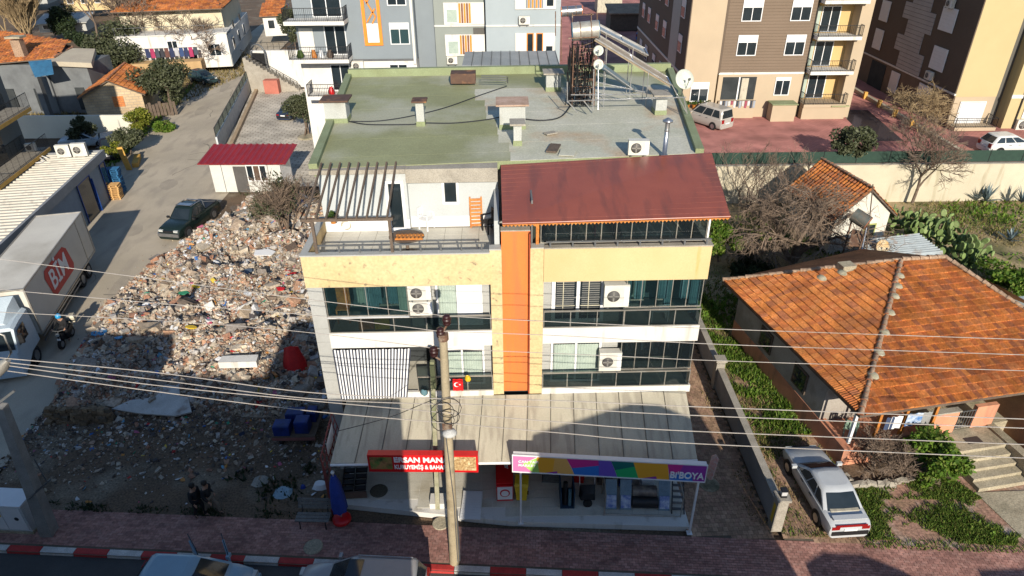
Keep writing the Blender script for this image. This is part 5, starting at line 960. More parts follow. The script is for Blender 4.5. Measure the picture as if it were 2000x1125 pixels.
cf = thing('outdoor_seating', 'cluttered pale table and chairs beside the silver beige van', 'furniture', at(1432,228,3.02))
MB().box(-.7,.7,-.4,.4,.68,.74).build('table_top', M['plank'], cf)
for a,c in ((-.6,-.3),(.6,-.3),(.6,.3),(-.6,.3)): MB().box(a-.03,a+.03,c-.03,c+.03,0,.68).build('leg', M['plank'], cf)
for a in (-1.2,1.2): MB().box(a-.22,a+.22,-.22,.22,.4,.46).build('seat', M['pcream'], cf); MB().box(a-.22,a+.22,.18,.22,.46,.9).build('backrest', M['pcream'], cf)
# yellow block at the far right
YC = 58
CB = thing('yellow_apartment_block', 'yellow apartment block with dark brown flank at the far right', 'apartment building', (0,0,3))
yel2 = mat('ochre_render', (.44,.355,.19), (.40,.325,.17), .25, .85, fine=.04); band = mat('dark_band', (.10,.095,.085), (.09,.085,.075), .4, .9)
bx('wall', yel2, 37.8,41.3,YC,YC+30,2.6,15,parent=CB); bx('wall', beige, 37.85,41.3,YC+.03,YC+30,0,2.6,parent=CB); bx('dark_strip', band, 41.3,42.2,YC+.6,YC+5,0,15,parent=CB); bx('wall', yel2, 42.2,50,YC-.6,YC+30,0,15,parent=CB); bx('downpipe', M['black'], 43.1,43.2,YC-.72,YC-.6,0,15,parent=CB); bx('string_course', M['white'], 42.15,46,YC-.68,YC-.6,2.6,2.9,parent=CB)
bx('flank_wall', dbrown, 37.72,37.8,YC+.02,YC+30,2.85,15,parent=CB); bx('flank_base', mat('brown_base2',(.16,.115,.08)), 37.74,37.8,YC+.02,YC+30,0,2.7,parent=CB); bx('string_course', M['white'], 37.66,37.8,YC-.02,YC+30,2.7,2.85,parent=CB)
lstone = mat('pale_stone_strip', (.40,.38,.37), (.34,.32,.31), .6, .7)
for i in range(34): bx('stone_course', lstone, 37.66,37.72,YC+6.0+(1.0 if (i//5)%2 else 0),YC+10.2+(1.2 if (i//4)%2 else 0),2.9+i*.36,2.9+i*.36+.335,parent=CB)
for zz,yy,w_ in ((.6,3.2,2.2),(.5,9,1.6),(.4,20,1.7),(4.0,2.6,2.2),(6.3,14,1.7),(7.2,2.9,2.2),(9.4,14,1.7),(10.3,2.9,2.2),(3.6,14,1.7),(12.4,14,1.7)):
    f = bx('window', M['upvc'], 37.62,37.68,YC+yy,YC+yy+w_,zz,zz+1.9,parent=CB)
    for h in range(6): MB().box(37.60,37.62,YC+yy+.08,YC+yy+w_-.08,zz+.1+h*.29,zz+.36+h*.29).build('shutter_slat', M['upvc'], f)
bx('doorway', M['inside_shade'], 37.68,37.74,YC+12,YC+15,0,2.5,parent=CB); window(38.4,40.6,.3,2.2,YC-.02,1,parent=CB); bx('shutter', M['upvc'], 38.5,40.5,YC-.08,YC-.04,.35,2.1,parent=CB); bx('shutter', M['upvc'], 43.6,46,YC-.68,YC-.62,.9,2.4,parent=CB)
balcony(CB, 37.7,41.2,YC-1.4,YC,.35,.8,beige)
ac_unit((43.9,YC-.85,3.0), 0, 'white air conditioner on a dark shelf at the far right block', 1.4,.85); bx('shelf', M['black'], 42.6,45.2,YC-1.2,YC-.6,-.06,-.02,parent=CB)
ac_unit((37.45,YC+4,6.1), -1.57, 'air conditioner on dark flank below stone strip', .9,.7); ac_unit((37.45,YC+4,12.1), -1.57, 'air conditioner high on the dark flank at picture top', .9,.7)
# water channel and its kerb between the two blocks
pd = MB().slab([at(1640,218,3.02),at(1666,190,3.02),at(1765,275,3.02),at(1695,275,3.02)],.05).build('puddle', mat('brown_water', (.06,.05,.055), (.05,.04,.04), .6, .08, spec=.6, fine=0)); pd['kind'] = 'structure'
ck = thing('channel_kerb', 'pale concrete kerb along the flooded strip between the blocks', 'kerb', (35.2,49,3)); MB().box(-.25,.1,1.5,27,0,.35).build('kerb', M['pcream'], ck); 
for y in (9,12,15,18): MB().box(-.5,-.2,y,y+.3,0,.7).build('post', M['ochre'], ck)
# ---------------------------------------------------------------- grey block, rear left
YG = 57
GB = thing('grey_apartment_block', 'grey apartment block with white balconies and an orange framed stair strip', 'apartment building', (0,0,1.2)); Zg = lambda z: z-1.2
gr1 = mat('slate_render', (.20,.23,.25), (.18,.205,.225), .3, .85, fine=.05); gr2 = mat('olive_grey_render', (.235,.255,.235), (.21,.23,.21), .3, .85, fine=.05); gr3 = mat('light_grey_render', (.31,.35,.37), (.28,.32,.34), .3, .85, fine=.05); obrick = mat('orange_trim', (.72,.23,.025), (.66,.2,.02), 2, .7, fine=.04); ster = mat('brown_stripes', (.22,.08,.04), (.14,.06,.035), 3, .7)
def gx(name, m, *a, parent=GB): a = list(a); a[4] -= 1.2; a[5] -= 1.2; return MB().box(*a).build(name, m, parent)
gx('wall', gr1, -16.9,-7.5,YG,YG+20,9.3,18); gx('wall', M['white'], -16.95,-7.55,YG-.03,YG+20,1.2,9.28); gx('string_course', M['rail'], -12.6,-7.45,YG-.1,YG-.03,9.25,9.4)
gx('wall', gr1, -7.5,-6.0,YG+1.2,YG+20,1.2,18); gx('wall', gr2, -6.0,-1.85,YG+.7,YG+20,1.2,18); gx('wall', gr3, -1.85,4.0,YG-.4,YG+20,1.2,18); gx('string_course', M['white'], -6.0,-1.86,YG+.62,YG+.7,11.7,11.82); gx('string_course', M['white'], -1.85,4.0,YG-.48,YG-.4,11.85,11.97)
gx('downpipe', M['white'], -7.75,-7.55,YG-.2,YG-.03,9.0,18); gx('shadow_strip', band, -2.9,-1.86,YG+.6,YG+.69,1.2,11.6)  # dark strip painted in for the shadow of the projecting bay
for z in (12.55,9.72,6.85): balcony(GB, -17.3 if z > 8 else -16.3,-12.65,YG-1.7,YG-.04,Zg(z),.95)
window(-14.7,-13.0,Zg(9.75),Zg(12.0),YG-.02,2,parent=GB); window(-14.6,-13.0,Zg(6.9),Zg(9.0),YG-.04,2,parent=GB); window(-15.4,-13.1,Zg(12.6),Zg(14.8),YG-.02,2,parent=GB); gx('wall_panel', M['white'], -16.7,-15.6,YG-.05,YG-.01,9.75,11.8)
window(-9.5,-7.95,Zg(10.5),Zg(12.15),YG-.02,2,shutter=.5,glass='tglass',parent=GB); window(-9.5,-8.0,Zg(13.4),Zg(15),YG-.02,2,shutter=.5,parent=GB); window(-9.8,-8.3,Zg(7.0),Zg(9.0),YG-.05,2,parent=GB)
gx('orange_frame', obrick, -11.55,-11.3,YG-.12,YG,10.45,18); gx('orange_frame', obrick, -10.35,-10.1,YG-.12,YG,10.45,18); gx('orange_frame', obrick, -11.3,-10.35,YG-.12,YG,10.45,10.65)
gx('stair_panel', M['upvc'], -11.28,-10.37,YG-.06,YG,10.67,12.1)
for (x0,z0,x1,z1) in ((-11.2,12.2,-10.5,13.2),(-10.5,12.6,-11.2,13.9),(-11.1,13.6,-10.5,14.6),(-10.8,12.1,-10.5,12.6)): MB().tube([(x0,YG-.06,Zg(z0)),(x1,YG-.06,Zg(z1))],.07,4).build('orange_slat', obrick, GB)
for zz in (12.0,9.6): 
    gx('bay_panel', M['white'], -5.2,-2.0,YG+.55,YG+.68,zz-.15,zz+1.5)
    for i in range(5): gx('brown_slat', ster if i % 2 else obrick, -4.0+i*.2,-3.86+i*.2,YG+.48,YG+.55,zz,zz+1.45)
    f = gx('window', M['upvc'], -5.0,-4.1,YG+.5,YG+.56,zz,zz+1.1); MB().box(-4.95,-4.15,YG+.48,YG+.5,zz-1.15,zz-.2).build('pane', M['curtain'], f)
for zz,hh in ((13.2,2.2),(9.75,1.6)):
    gx('bay_panel', M['white'], .45,3.6,YG-.5,YG-.41,zz-.1,zz+hh)
    for i in range(9): gx('orange_slat' if i % 2 else 'grey_slat', obrick if i % 2 else gr1, 1.3+i*.15,1.42+i*.15,YG-.56,YG-.5,zz+.02,zz+hh-.02) if zz > 12 else None
    if zz < 12:
        for i in range(2): gx('orange_trim', obrick, 1.35+i*.75,1.9+i*.75,YG-.55,YG-.5,zz,zz+hh); gx('pane', M['dglass'], 1.42+i*.75,1.83+i*.75,YG-.58,YG-.55,zz,zz+hh-.05)
    gx('pane', M['dglass'], 2.9,3.4,YG-.54,YG-.5,zz+.15,zz+.6)
ac_unit((1.15,YG-.7,12.05), 0, 'air conditioner on the light grey bay of the grey block'); ac_unit((-4.7,YG+.45,8.85), 0, 'air conditioner below the striped bay of the grey block'); ac_unit((-12.3,YG-.25,8.55), 0, 'air conditioner beside the lower white balcony of the grey block',.95,.75)
rg = random.Random(3)
for i,(x,z,m,n_) in enumerate(((-16.6,9.72,'leafG','green pot plant at left end of the middle grey block balcony'),(-15.5,9.72,'wood','orange pot stand on the middle grey block balcony'),(-14.9,9.72,'upvc','white bucket on the middle grey block balcony'),(-14.5,6.85,'red','round red cushion on the lowest grey block balcony'),(-14.2,9.72,'dwood','brown chair by the door of the middle grey block balcony'))):
    t = tag(MB().loft([[(.24*r*math.cos(q)+.1*math.sin(q*3.1+x),.24*r*math.sin(q),h+.1*math.sin(q*2.3+x)) for q in np.linspace(0,5.5,8)] for r,h in ((.9,0),(1,.2),(.6,.4),(.4,.55))]).build('balcony_item', M[m]), n_, 'balcony item'); t.location = (x,YG-1.0,z)
# lean-to roof between grey block and the middle block
ln = thing('lean_to', 'lean-to with grey standing seam metal roof behind the green roof', 'lean-to', (-.5,50,1.2)); q = [onY(902,128,46.5),onY(1092,127,46.5),onY(1084,99,49.5),onY(908,101,49.5)]
for i in range(10):
    a,c = i/10,(i+1)/10; MB().slab([q[0].lerp(q[1],a+.002),q[0].lerp(q[1],c-.002),q[3].lerp(q[2],c-.002),q[3].lerp(q[2],a+.002)],.06).build('roof_sheet', bpy.data.materials.get('zinc_sheet') or mat('zinc_sheet', (.28,.30,.31), (.23,.25,.26), 1, .5, metal=.2), ln, world=True); MB().tube([q[0].lerp(q[1],c)+Vector((0,0,.03)),q[3].lerp(q[2],c)+Vector((0,0,.03))],.03,4).build('seam', M['rail'], ln, world=True)
MB().box(q[0].x+.2,q[1].x-.2,46.8,49.3,1.2,q[0].z-.15).build('wall', M['stone'], ln, world=True)
# things between the blocks, deep in shade
for i,(px,py,w_,h,d,m,l) in enumerate(((1225,60,5,4,5,'dwood','dim brown house between the grey and brown blocks'),(1190,25,4,5,4,'pcream','pale shaded house far between the grey and brown blocks'))):
    p = at(px,py,3.2); t = thing('house', l, 'house', p); MB().box(-w_/2,w_/2,0,d,0,h*.6).build('wall', M[m], t); MB().slab([(-w_/2-.3,-.3,h*.6),(w_/2+.3,-.3,h*.6),(w_/2+.3,d,h*.75),(-w_/2-.3,d,h*.75)],.15).build('roof', M['ridge'], t)
# ---------------------------------------------------------------- left side: store, cabin, sheds and houses along the lane
aS = math.atan(.15); ST = thing('store_building', 'long low store with ribbed metal roof beside the lane', 'store', (-32.2,51.9,0), aS)
sheetm = mat('pale_roof_sheet', (.50,.47,.40), (.44,.41,.345), .5, .5, c3=(.34,.31,.26), t3=.62, streak=.3, fine=.06); fasc = mat('grey_fascia', (.24,.25,.26), (.2,.21,.22), .8, .7)
for i in range(50):
    y = -.02-i*.5
    MB().loft([[(x,y,3.55+s),(x,y-.1,3.55+s),(x,y-.16,3.64+s),(x,y-.3,3.64+s),(x,y-.36,3.55+s),(x,y-.49,3.55+s),(x,y-.49,3.5+s),(x,y,3.5+s)] for x,s in ((-14,0),(-.0,0))],smooth=False).build('roof_rib', sheetm, ST)
MB().box(.005,.2,-25,.06,3.1,3.75).box(-14,.0,.0,.12,3.1,3.7).build('fascia', fasc, ST); MB().box(-14,-.05,-24.9,-.02,0,3.1).build('wall', mat('blue_grey_wall', (.22,.27,.32), (.18,.22,.27), .6, .8), ST)
navy = mat('store_blue', (.012,.06,.27), (.01,.045,.2), 2, .5); 
for y0,y1 in ((-5.6,-3.4),(-1.2,-.3)): MB().box(-.04,.02,y0,y1,0,2.9).build('shop_window', M['dglass'], ST); MB().box(.02,.06,y0-.08,y0,0,3.0).box(.02,.06,y1,y1+.08,0,3.0).box(.02,.06,y0,y1,2.9,3.0).build('window_frame', navy, ST)
dr_ = MB(RotZ(.9,(.08,-3.3,0))).box(-.0,.06,-.05,1.1,0,2.6).build('door', navy, ST); MB(RotZ(.9,(.08,-3.3,0))).box(.06,.07,.12,.95,1.4,2.45).box(.06,.07,.12,.95,.15,1.15).build('door_panel', M['upvc'], dr_)
ac_unit(at(128,306,3.66), .15, 'left of two square air conditioners on the ribbed store roof', 1.0,.95); ac_unit(at(159,304,3.66), .15, 'right of two square air conditioners on the ribbed store roof', 1.05,1.0)
cable('roof_hose', curve([at(40,310,3.7),at(55,318,3.7),at(85,315,3.7),at(70,302,3.9),at(92,308,3.75)]), .035, M['upvc'], 'white hoses looped on the store roof behind the air conditioners', 'hose')
# pallets
ORD = lambda k,n: ['top','second','third','fourth','fifth','sixth','seventh','eighth','ninth','tenth','eleventh','twelfth','thirteenth','fourteenth'][n-1-k]
def pallet(loc, rz, label, m, grp):
    b = MB()
    for k in range(5): b.ob((0,-.33+k*.165,.13),(1.15,.12,.022))
    for x in (-.5,0,.5): b.ob((x,0,.07),(.1,.78,.09))
    for k in (-.33,.33): b.ob((0,k,.012),(1.15,.1,.022))
    o = b.build('pallet', m); tag(o, label, 'pallet', grp); o.location = loc; o.rotation_euler = (0,0,rz); return o
blp = mat('blue_pallet', (.02,.12,.26), (.015,.08,.18), 5, .8, local=True); orp = mat('bare_pallet', (.55,.33,.13), (.42,.24,.09), 5, .8, local=True)
p1 = at(226,387,0)
for k in range(8): pallet(p1+Vector((rnd.uniform(-.05,.05),rnd.uniform(-.04,.04),k*.15)), aS+rnd.uniform(-.05,.05), ORD(k,8)+' bare wood pallet from the top of the stack beside the store door', orp, 'bare wood pallets')
p2 = p1+Vector((-.35,1.15,0))
for k in range(14): pallet(p2+Vector((rnd.uniform(-.05,.05),rnd.uniform(-.04,.04),k*.15)), aS+rnd.uniform(-.05,.05), ORD(k,14)+' blue pallet from the top of the tall stack behind the bare pallets', blp, 'blue pallets')
wbr = thing('yellow_board', 'tilted ochre board leaning beside the blue pallet stack', 'board', at(250,332,0)); MB().ob((0,0,1.0),(.45,.12,2.2),(0,-.12,.2)).build('board', M['ochre'], wbr)
yk = thing('kerb_block', 'ochre painted kerb block at the corner of the lane', 'kerb', at(268,318,0)); MB().ob((0,0,.2),(.5,2.6,.4),(0,0,.35)).build('block', M['ochre'], yk)
# left edge apartment with balconies
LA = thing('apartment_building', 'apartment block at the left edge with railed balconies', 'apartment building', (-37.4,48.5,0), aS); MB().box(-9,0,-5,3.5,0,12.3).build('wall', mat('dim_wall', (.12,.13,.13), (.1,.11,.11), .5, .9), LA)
MB().box(-9,.1,-5.1,3.6,12.3,12.5).build('roof', M['conc'], LA)
for z in (4.0,7.35):
    o_ = balcony(LA, 0.0,1.7,-5,2.6 if z > 5 else 3.3,z,1.05,M['conc']); MB().box(1.701,1.73,-5,2.6 if z > 5 else 3.3,z-.28,z-.02).box(.01,1.7,(2.6 if z > 5 else 3.3)+.001,(2.6 if z > 5 else 3.3)+.03,z-.28,z-.02).build('edge_trim', M['ochre'], o_)
bx('door_glass', M['dglass'], -.02,.03,-2,.5,4.05,6.2,parent=LA); tag(ac_unit((-36.9,50.9,4.05),0.3,'white bundle like cooler at the end of the lower left edge balcony',.7,.6),'pale cooler unit at the end of the lower left edge balcony','air conditioner')
# white cabin with red roof
CBN = thing('site_cabin', 'white portable cabin with dark red corrugated roof', 'cabin', (-24.0,51.85,0), R_(-1)); MB().box(0,5.55,0,2.6,.12,2.6).build('wall', mat('cabin_white', (.56,.56,.52), (.5,.5,.46), .6, .6), CBN)
for i in range(14):
    x = -.65+i*.5; MB().loft([[(x,y,z),(x+.1,y,z+.06),(x+.2,y,z+.06),(x+.3,y,z),(x+.495,y,z),(x+.495,y,z-.05),(x,y,z-.05)] for y,z in ((-.6,2.72),(2.9,3.15))],smooth=False).build('roof_sheet', bpy.data.materials.get('dark_red_sheet') or mat('dark_red_sheet', (.24,.015,.019), (.20,.012,.016), 1, .45, fine=.06), CBN)
MB().box(1.85,2.85,-.05,0,.15,2.3).build('door', mat('cabin_door', (.09,.085,.08)), CBN); MB().box(2.9,4.5,-.06,-.0,1.05,2.45).build('window', M['upvc'], CBN)
for k in range(3): MB().box(2.97+k*.52,3.4+k*.52,-.075,-.06,1.15,2.35).build('pane', M['dglass'] if k != 1 else mat('brown_pane', (.10,.06,.04)), CBN)
for i in range(8): MB().box(5.55,5.6,.05+i*.32,.05+i*.32+.29,.12,2.65).build('wall_panel', M['upvc'], CBN)
for x in (.9,4.6): MB().box(x,x+.04,-.02,0,.12,2.6).build('joint_strip', M['rail'], CBN)
# parking lot wall, lane fence, gate and stairs
fa,fb = Vector((-27.2,61.5,0)),Vector((-33.9,95,0)); d_ = (fb-fa).normalized(); aF = math.atan2(d_.y,d_.x)
fw_ = thing('lane_fence', 'metal fence on a low ribbed wall along the lane', 'fence', fa, aF); L_ = (fb-fa).length
for i in range(int(L_/2.4)):
    x = i*2.4; MB().box(x+.03,x+2.37,-.08,.08,0,1.6).build('wall_panel', bpy.data.materials.get('ribbed_wall') or mat('ribbed_wall', (.5,.52,.53), (.43,.45,.46), 2, .7), fw_)
    MB().tube([(x,0,1.6),(x,0,2.5)],.045,4).build('post', M['black'], fw_); MB().box(x+.05,x+2.35,-.012,.012,1.64,2.4).build('mesh_panel', bpy.data.materials.get('fence_mesh') or mat_glass('fence_mesh', (.16,.14,.11), .4, .8), fw_); MB().tube([(x,0,2.45),(x+2.4,0,2.45)],.035,4).build('rail', M['black'], fw_)
ws_ = thing('lot_edge_wall', 'low tan kerb wall along the parking lot', 'wall', Vector((-26.6,62.5,.02)), aF); MB().box(0,24,-.2,.15,0,.35).build('wall', mat('tan_stone',(.42,.31,.2)), ws_)
ga_ = thing('arched_gate', 'tall arched metal gate at the head of the stairs', 'gate', at(512,150,1.5)+Vector((0,0,.3)), -.2); g = MB()
g.tube([(-.9,0,0),(-.9,0,2.6)]+[(.9*-math.cos(t),0,2.6+.9*math.sin(t)) for t in np.linspace(.2,2.9,8)]+[(.9,0,2.6),(.9,0,0)],.09,5); g.build('frame', M['rail'], ga_); MB().box(-.8,.8,-.03,.03,0,2.5).build('leaf', M['black'], ga_)
stw = thing('stair_wall', 'white retaining wall with railing behind the stairs', 'wall', (-31.5,86,0)); MB().box(0,15,0,.4,0,4.4).build('wall', M['white'], stw); k = MB()
for i in range(21): k.tube([(i*.72,.2,4.4),(i*.72,.2,5.3)],.025,3)
k.tube([(0,.2,5.3),(15,.2,5.3)],.03,4).tube([(0,.2,4.8),(15,.2,4.8)],.02,4); k.build('railing', M['black'], stw)
sts = thing('outdoor_stairs', 'dark railed stairs descending to the parking lot', 'stairs', (-31.0,84.8,.0))
for i in range(16): MB().box(i*.38-.8,i*.38-.42,-.9,.3,0,4.0-i*.24).build('step', M['conc'], sts)
k = MB()
for i in range(9): k.tube([(i*.75-.8,-.9,4.0-i*.474),(i*.75-.8,-.9,5.0-i*.474)],.03,3); k.tube([(i*.75-.8,-.9,5.0-i*.474),(i*.75-.05,-.9,4.0-(i+1)*.474)],.02,3)
k.tube([(-.8,-.95,5.0),(5.3,-.95,1.15)],.04,4); k.build('railing', M['black'], sts)
MB().box(1.5,3.2,-2.0,-1.0,0,1.6).build('tile_panel', mat('red_brick_panel',(.42,.14,.1)), sts)
# garden wall and brick shed
gw_ = thing('white_garden_wall', 'long white garden wall beyond the parked cars', 'wall', (-54,66.6,0)); MB().box(0,16.6,0,.25,0,2.25).build('wall', mat('clean_white', (.58,.56,.48), (.52,.5,.43), .4, .85), gw_)
SHD = thing('brick_shed', 'small bare brick shed with clay tile roof', 'shed', (-41.7,72,0), R_(14)); bkm = mat_brick('pale_block', (.50,.38,.24), (.42,.31,.19), (.33,.27,.2), .6, .28, mort=.03)
w2 = 2.85; b = MB(); b.add([(-w2,0,0),(w2,0,0),(w2,0,2.9),(0,0,4.35),(-w2,0,2.9)]+[(-w2,8,0),(w2,8,0),(w2,8,2.9),(0,8,4.35),(-w2,8,2.9)],[(0,1,2,3,4),(9,8,7,6,5),(0,5,6,1),(1,6,7,2),(4,9,5,0)]); b.build('wall', bkm, SHD)
for i in range(3):
    for j in range(5): MB().box(-.05+i*.36,.29+i*.36,-.05,.0,1.6+j*.22,1.79+j*.22).build('brick', bpy.data.materials.get('orange_brick') or mat('orange_brick', (.55,.2,.06), (.45,.15,.05), 4, .9), SHD)
SW = SHD.matrix_basis
tiled(SHD,[SW @ Vector(p) for p in ((w2+.4,-.3,2.75),(w2+.4,8.3,2.75),(0,8.3,4.4),(0,-.3,4.4))],.34,.42,fine=False); tiled(SHD,[SW @ Vector(p) for p in ((-w2-.4,8.3,2.75),(-w2-.4,-.3,2.75),(0,-.3,4.4),(0,8.3,4.4))],.34,.42,fine=False); ridge(SHD,SW @ Vector((0,-.3,4.42)),SW @ Vector((0,8.3,4.42)))
pf_ = thing('plank_fence', 'ramshackle plank fence beside the brick shed', 'fence', at(292,232,0), .5)
for i in range(9): MB().ob((i*.34,0,.8),(.28,.05,1.5+.3*math.sin(i*2)),(0,.05*math.sin(i*3),0)).build('plank', M['dwood'], pf_)
# tile roof house at the far left
LH = thing('old_house', 'dim old house with bright clay tile roof at the left edge', 'house', (-54,74,0)); e1,e2,r1,r2 = onY(-60,128,74),onY(104,113,76),onY(143,93,81),onY(-30,55,85)
tiled(LH,[e1,e2,r1,r2],.36,.45,fine=False); ridge(LH,r1,r2,.15); ridge(LH,e2,r1,.14)
dimw = mat('dim_plaster', (.15,.16,.165), (.10,.105,.11), .5, .9); MB().box(-9,4.2,1.2,9,0,5.3).build('wall', dimw, LH)  # plaster darkened so the wall's deep shade sits in its colour
f_ = [onY(84,119,75),onY(178,123,75),onY(186,95,80),onY(142,94,80)]; MB().slab(f_,.5).build('flat_roof', mat('flat_concrete', (.42,.37,.28), (.36,.31,.24), .6, .85), LH, world=True); MB().box(4.0,8.5,1.5,6.5,0,5.2).build('annex_wall', dimw, LH)
MB().slab([onY(55,120,73.8),onY(100,116,74.2),onY(105,144,72.2),onY(68,150,72)],.06).build('awning', mat('blue_sheet', (.03,.12,.22), (.025,.09,.17), 2, .6), LH, world=True)
c = onY(38,95,76.5); MB().box(c.x-.5,c.x+.5,c.y-.4,c.y+.4,c.z-1,c.z+.9).build('chimney', M['ridge'], LH, world=True); MB().box(c.x-.8,c.x+.8,c.y-.6,c.y+.6,c.z+1.1,c.z+1.3).build('chimney_cap', M['concd'], LH, world=True)
for x in (-1,2.2,6.5): MB().box(x,x+1.0,1.1,1.2,.4,2.8).build('window', M['inside_shade'], LH) if x < 4 else MB().box(x,x+1.0,1.4,1.5,.4,2.8).build('window', M['inside_shade'], LH)
MB().box(3.6,4.2,-.6,0,0,4.6).build('column', dimw, LH)
# white house with laundry
WH = thing('laundry_house', 'white house with clay tile roof and balcony of drying laundry', 'house', (-37.0,93.8,.9), R_(11)); cw = mat('cream_house', (.56,.50,.36), (.5,.44,.31), .5, .85); gw2 = mat('grey_house_side', (.34,.37,.38), (.28,.31,.32), .5, .85)
MB().box(-13.5,0,0,.3,0,4.2).box(-13.5,0,.3,20,0,3.9).build('wall', M['white'], WH); MB().box(-.0,.05,.3,20,0,1.5).build('plinth', gw2, WH); MB().box(-13.5,-.8,4,20,3.9,7.0).build('wall', cw, WH)
MB().box(-13.6,.1,-.1,4,4.2,4.32).build('terrace_slab', M['white'], WH); 
for p in range(12): MB().tube([(-13.4+p*1.2,0,4.3),(-13.4+p*1.2,0,5.3)],.04,4).build('terrace_post', M['rail'], WH)
MB().tube([(-13.5,0,5.3),(0,0,5.3)],.04,4).build('terrace_rail', M['rail'], WH)
WW = WH.matrix_basis; tiled(WH,[WW @ Vector(p) for p in ((-14,2.6,6.9),(-.3,2.6,6.9),(-3,11,9.2),(-11,11,9.2))],.4,.45,fine=False); tiled(WH,[WW @ Vector(p) for p in ((-.3,2.6,6.9),(-.3,20,6.9),(-3,14,9.2),(-3,11,9.2))],.4,.45,fine=False)
for x,z,w_,h in ((-2.6,1.4,1.6,1.6),(-7.5,2.2,1.3,1.4)):
    f = MB().box(x,x+w_,-.06,0,z,z+h).build('window', M['upvc'], WH); MB().box(x+.1,x+w_*.47,-.08,-.06,z+.1,z+h-.1).build('pane', M['dglass'], f); MB().box(x+w_*.53,x+w_-.1,-.08,-.06,z+.1,z+h-.1).build('pane', M['dglass'], f)
for y in (3,8,13):
    f = MB().box(.05,.12,y,y+1.3,1.6,3.2).build('window', M['upvc'], WH); MB().box(.12,.14,y+.1,y+1.2,1.7,3.1).build('pane', M['dglass'], f)
for y in (2.5,8.5): MB().lathe((.5,y,4.9),[(.05,0),(.5,.15),(.55,.2)],12,'X').build('roof_dish', M['grille'], WH)
for x in (-5,-9): MB().box(x,x+.8,-.05,.0,.3,2.4).build('door', M['inside_shade'], WH)
MB().box(-12,-3.4,-2.2,-.1,.0,1.3).build('annex', mat('tan_annex', (.45,.3,.15), (.38,.25,.12), 1, .9), WH)
rg = random.Random(11); lc_ = [(.02,.03,.09),(.35,.03,.1),(.05,.06,.08),(.03,.03,.04),(.12,.05,.04),(.02,.03,.08),(.4,.4,.42),(.03,.06,.16)]
lw = thing('laundry_line', 'line of dark and pink clothes drying in front of the white house', 'laundry', tuple(WW @ Vector((-6,-1.6,1.8))), R_(11)); MB().tube([(-4,0,1.2),(2.5,0,1.15)],.02,3).build('line', M['cable'], lw)
for i in range(11): MB().loft([[(-3.9+i*.58+.5*j/4,.05*math.sin(j*2+i),z) for j in range(5)] for z in (1.2-1.0-rg.random()*.3,1.18)],closed=False).build('garment', mat('garment%d' % i, lc_[i % 8]), lw)
for i,(px,py,w_,d,h,l,m) in enumerate(((540,70,3.2,12,3.0,'small white house with clay tile roof at the far end of lane','white'),(330,2,10,6,3.2,'pale yellow house in the trees behind the laundry house','cream'),(180,20,9,7,3.5,'ochre rendered house among the bare trees','cream'),(30,10,12,6,3,'pale grey house behind the bare bushes at the upper left','stone'),(125,62,7,5,1.4,'low grey sheet roofed store behind the far left house','stone'))):
    p = at(px,py,1.5); t = thing('lane_house', l, 'house', p, R_(12)); MB().box(-w_/2,w_/2,0,d,0,h).build('wall', M[m], t); T_ = t.matrix_basis
    if i in (0,2,3): tiled(t,[T_ @ Vector(q) for q in ((-w_/2-.4,-.5,h),(w_/2+.4,-.5,h),(w_/2,d,h+1.8),(-w_/2,d,h+1.8))],.45,.5,fine=False)
    else: MB().slab([(-w_/2-.4,-.5,h),(w_/2+.4,-.5,h),(w_/2+.4,d,h+.8),(-w_/2-.4,d,h+.8)],.12).build('roof', M['stone'], t)
    for k in range(int(w_/2.4)): 
        f = MB().box(-w_/2+.6+k*2.4,-w_/2+1.7+k*2.4,-.06,0,h*.35,h*.8).build('window', M['upvc'], t); MB().box(-w_/2+.7+k*2.4,-w_/2+1.6+k*2.4,-.08,-.06,h*.38,h*.77).build('pane', M['dglass'], f)
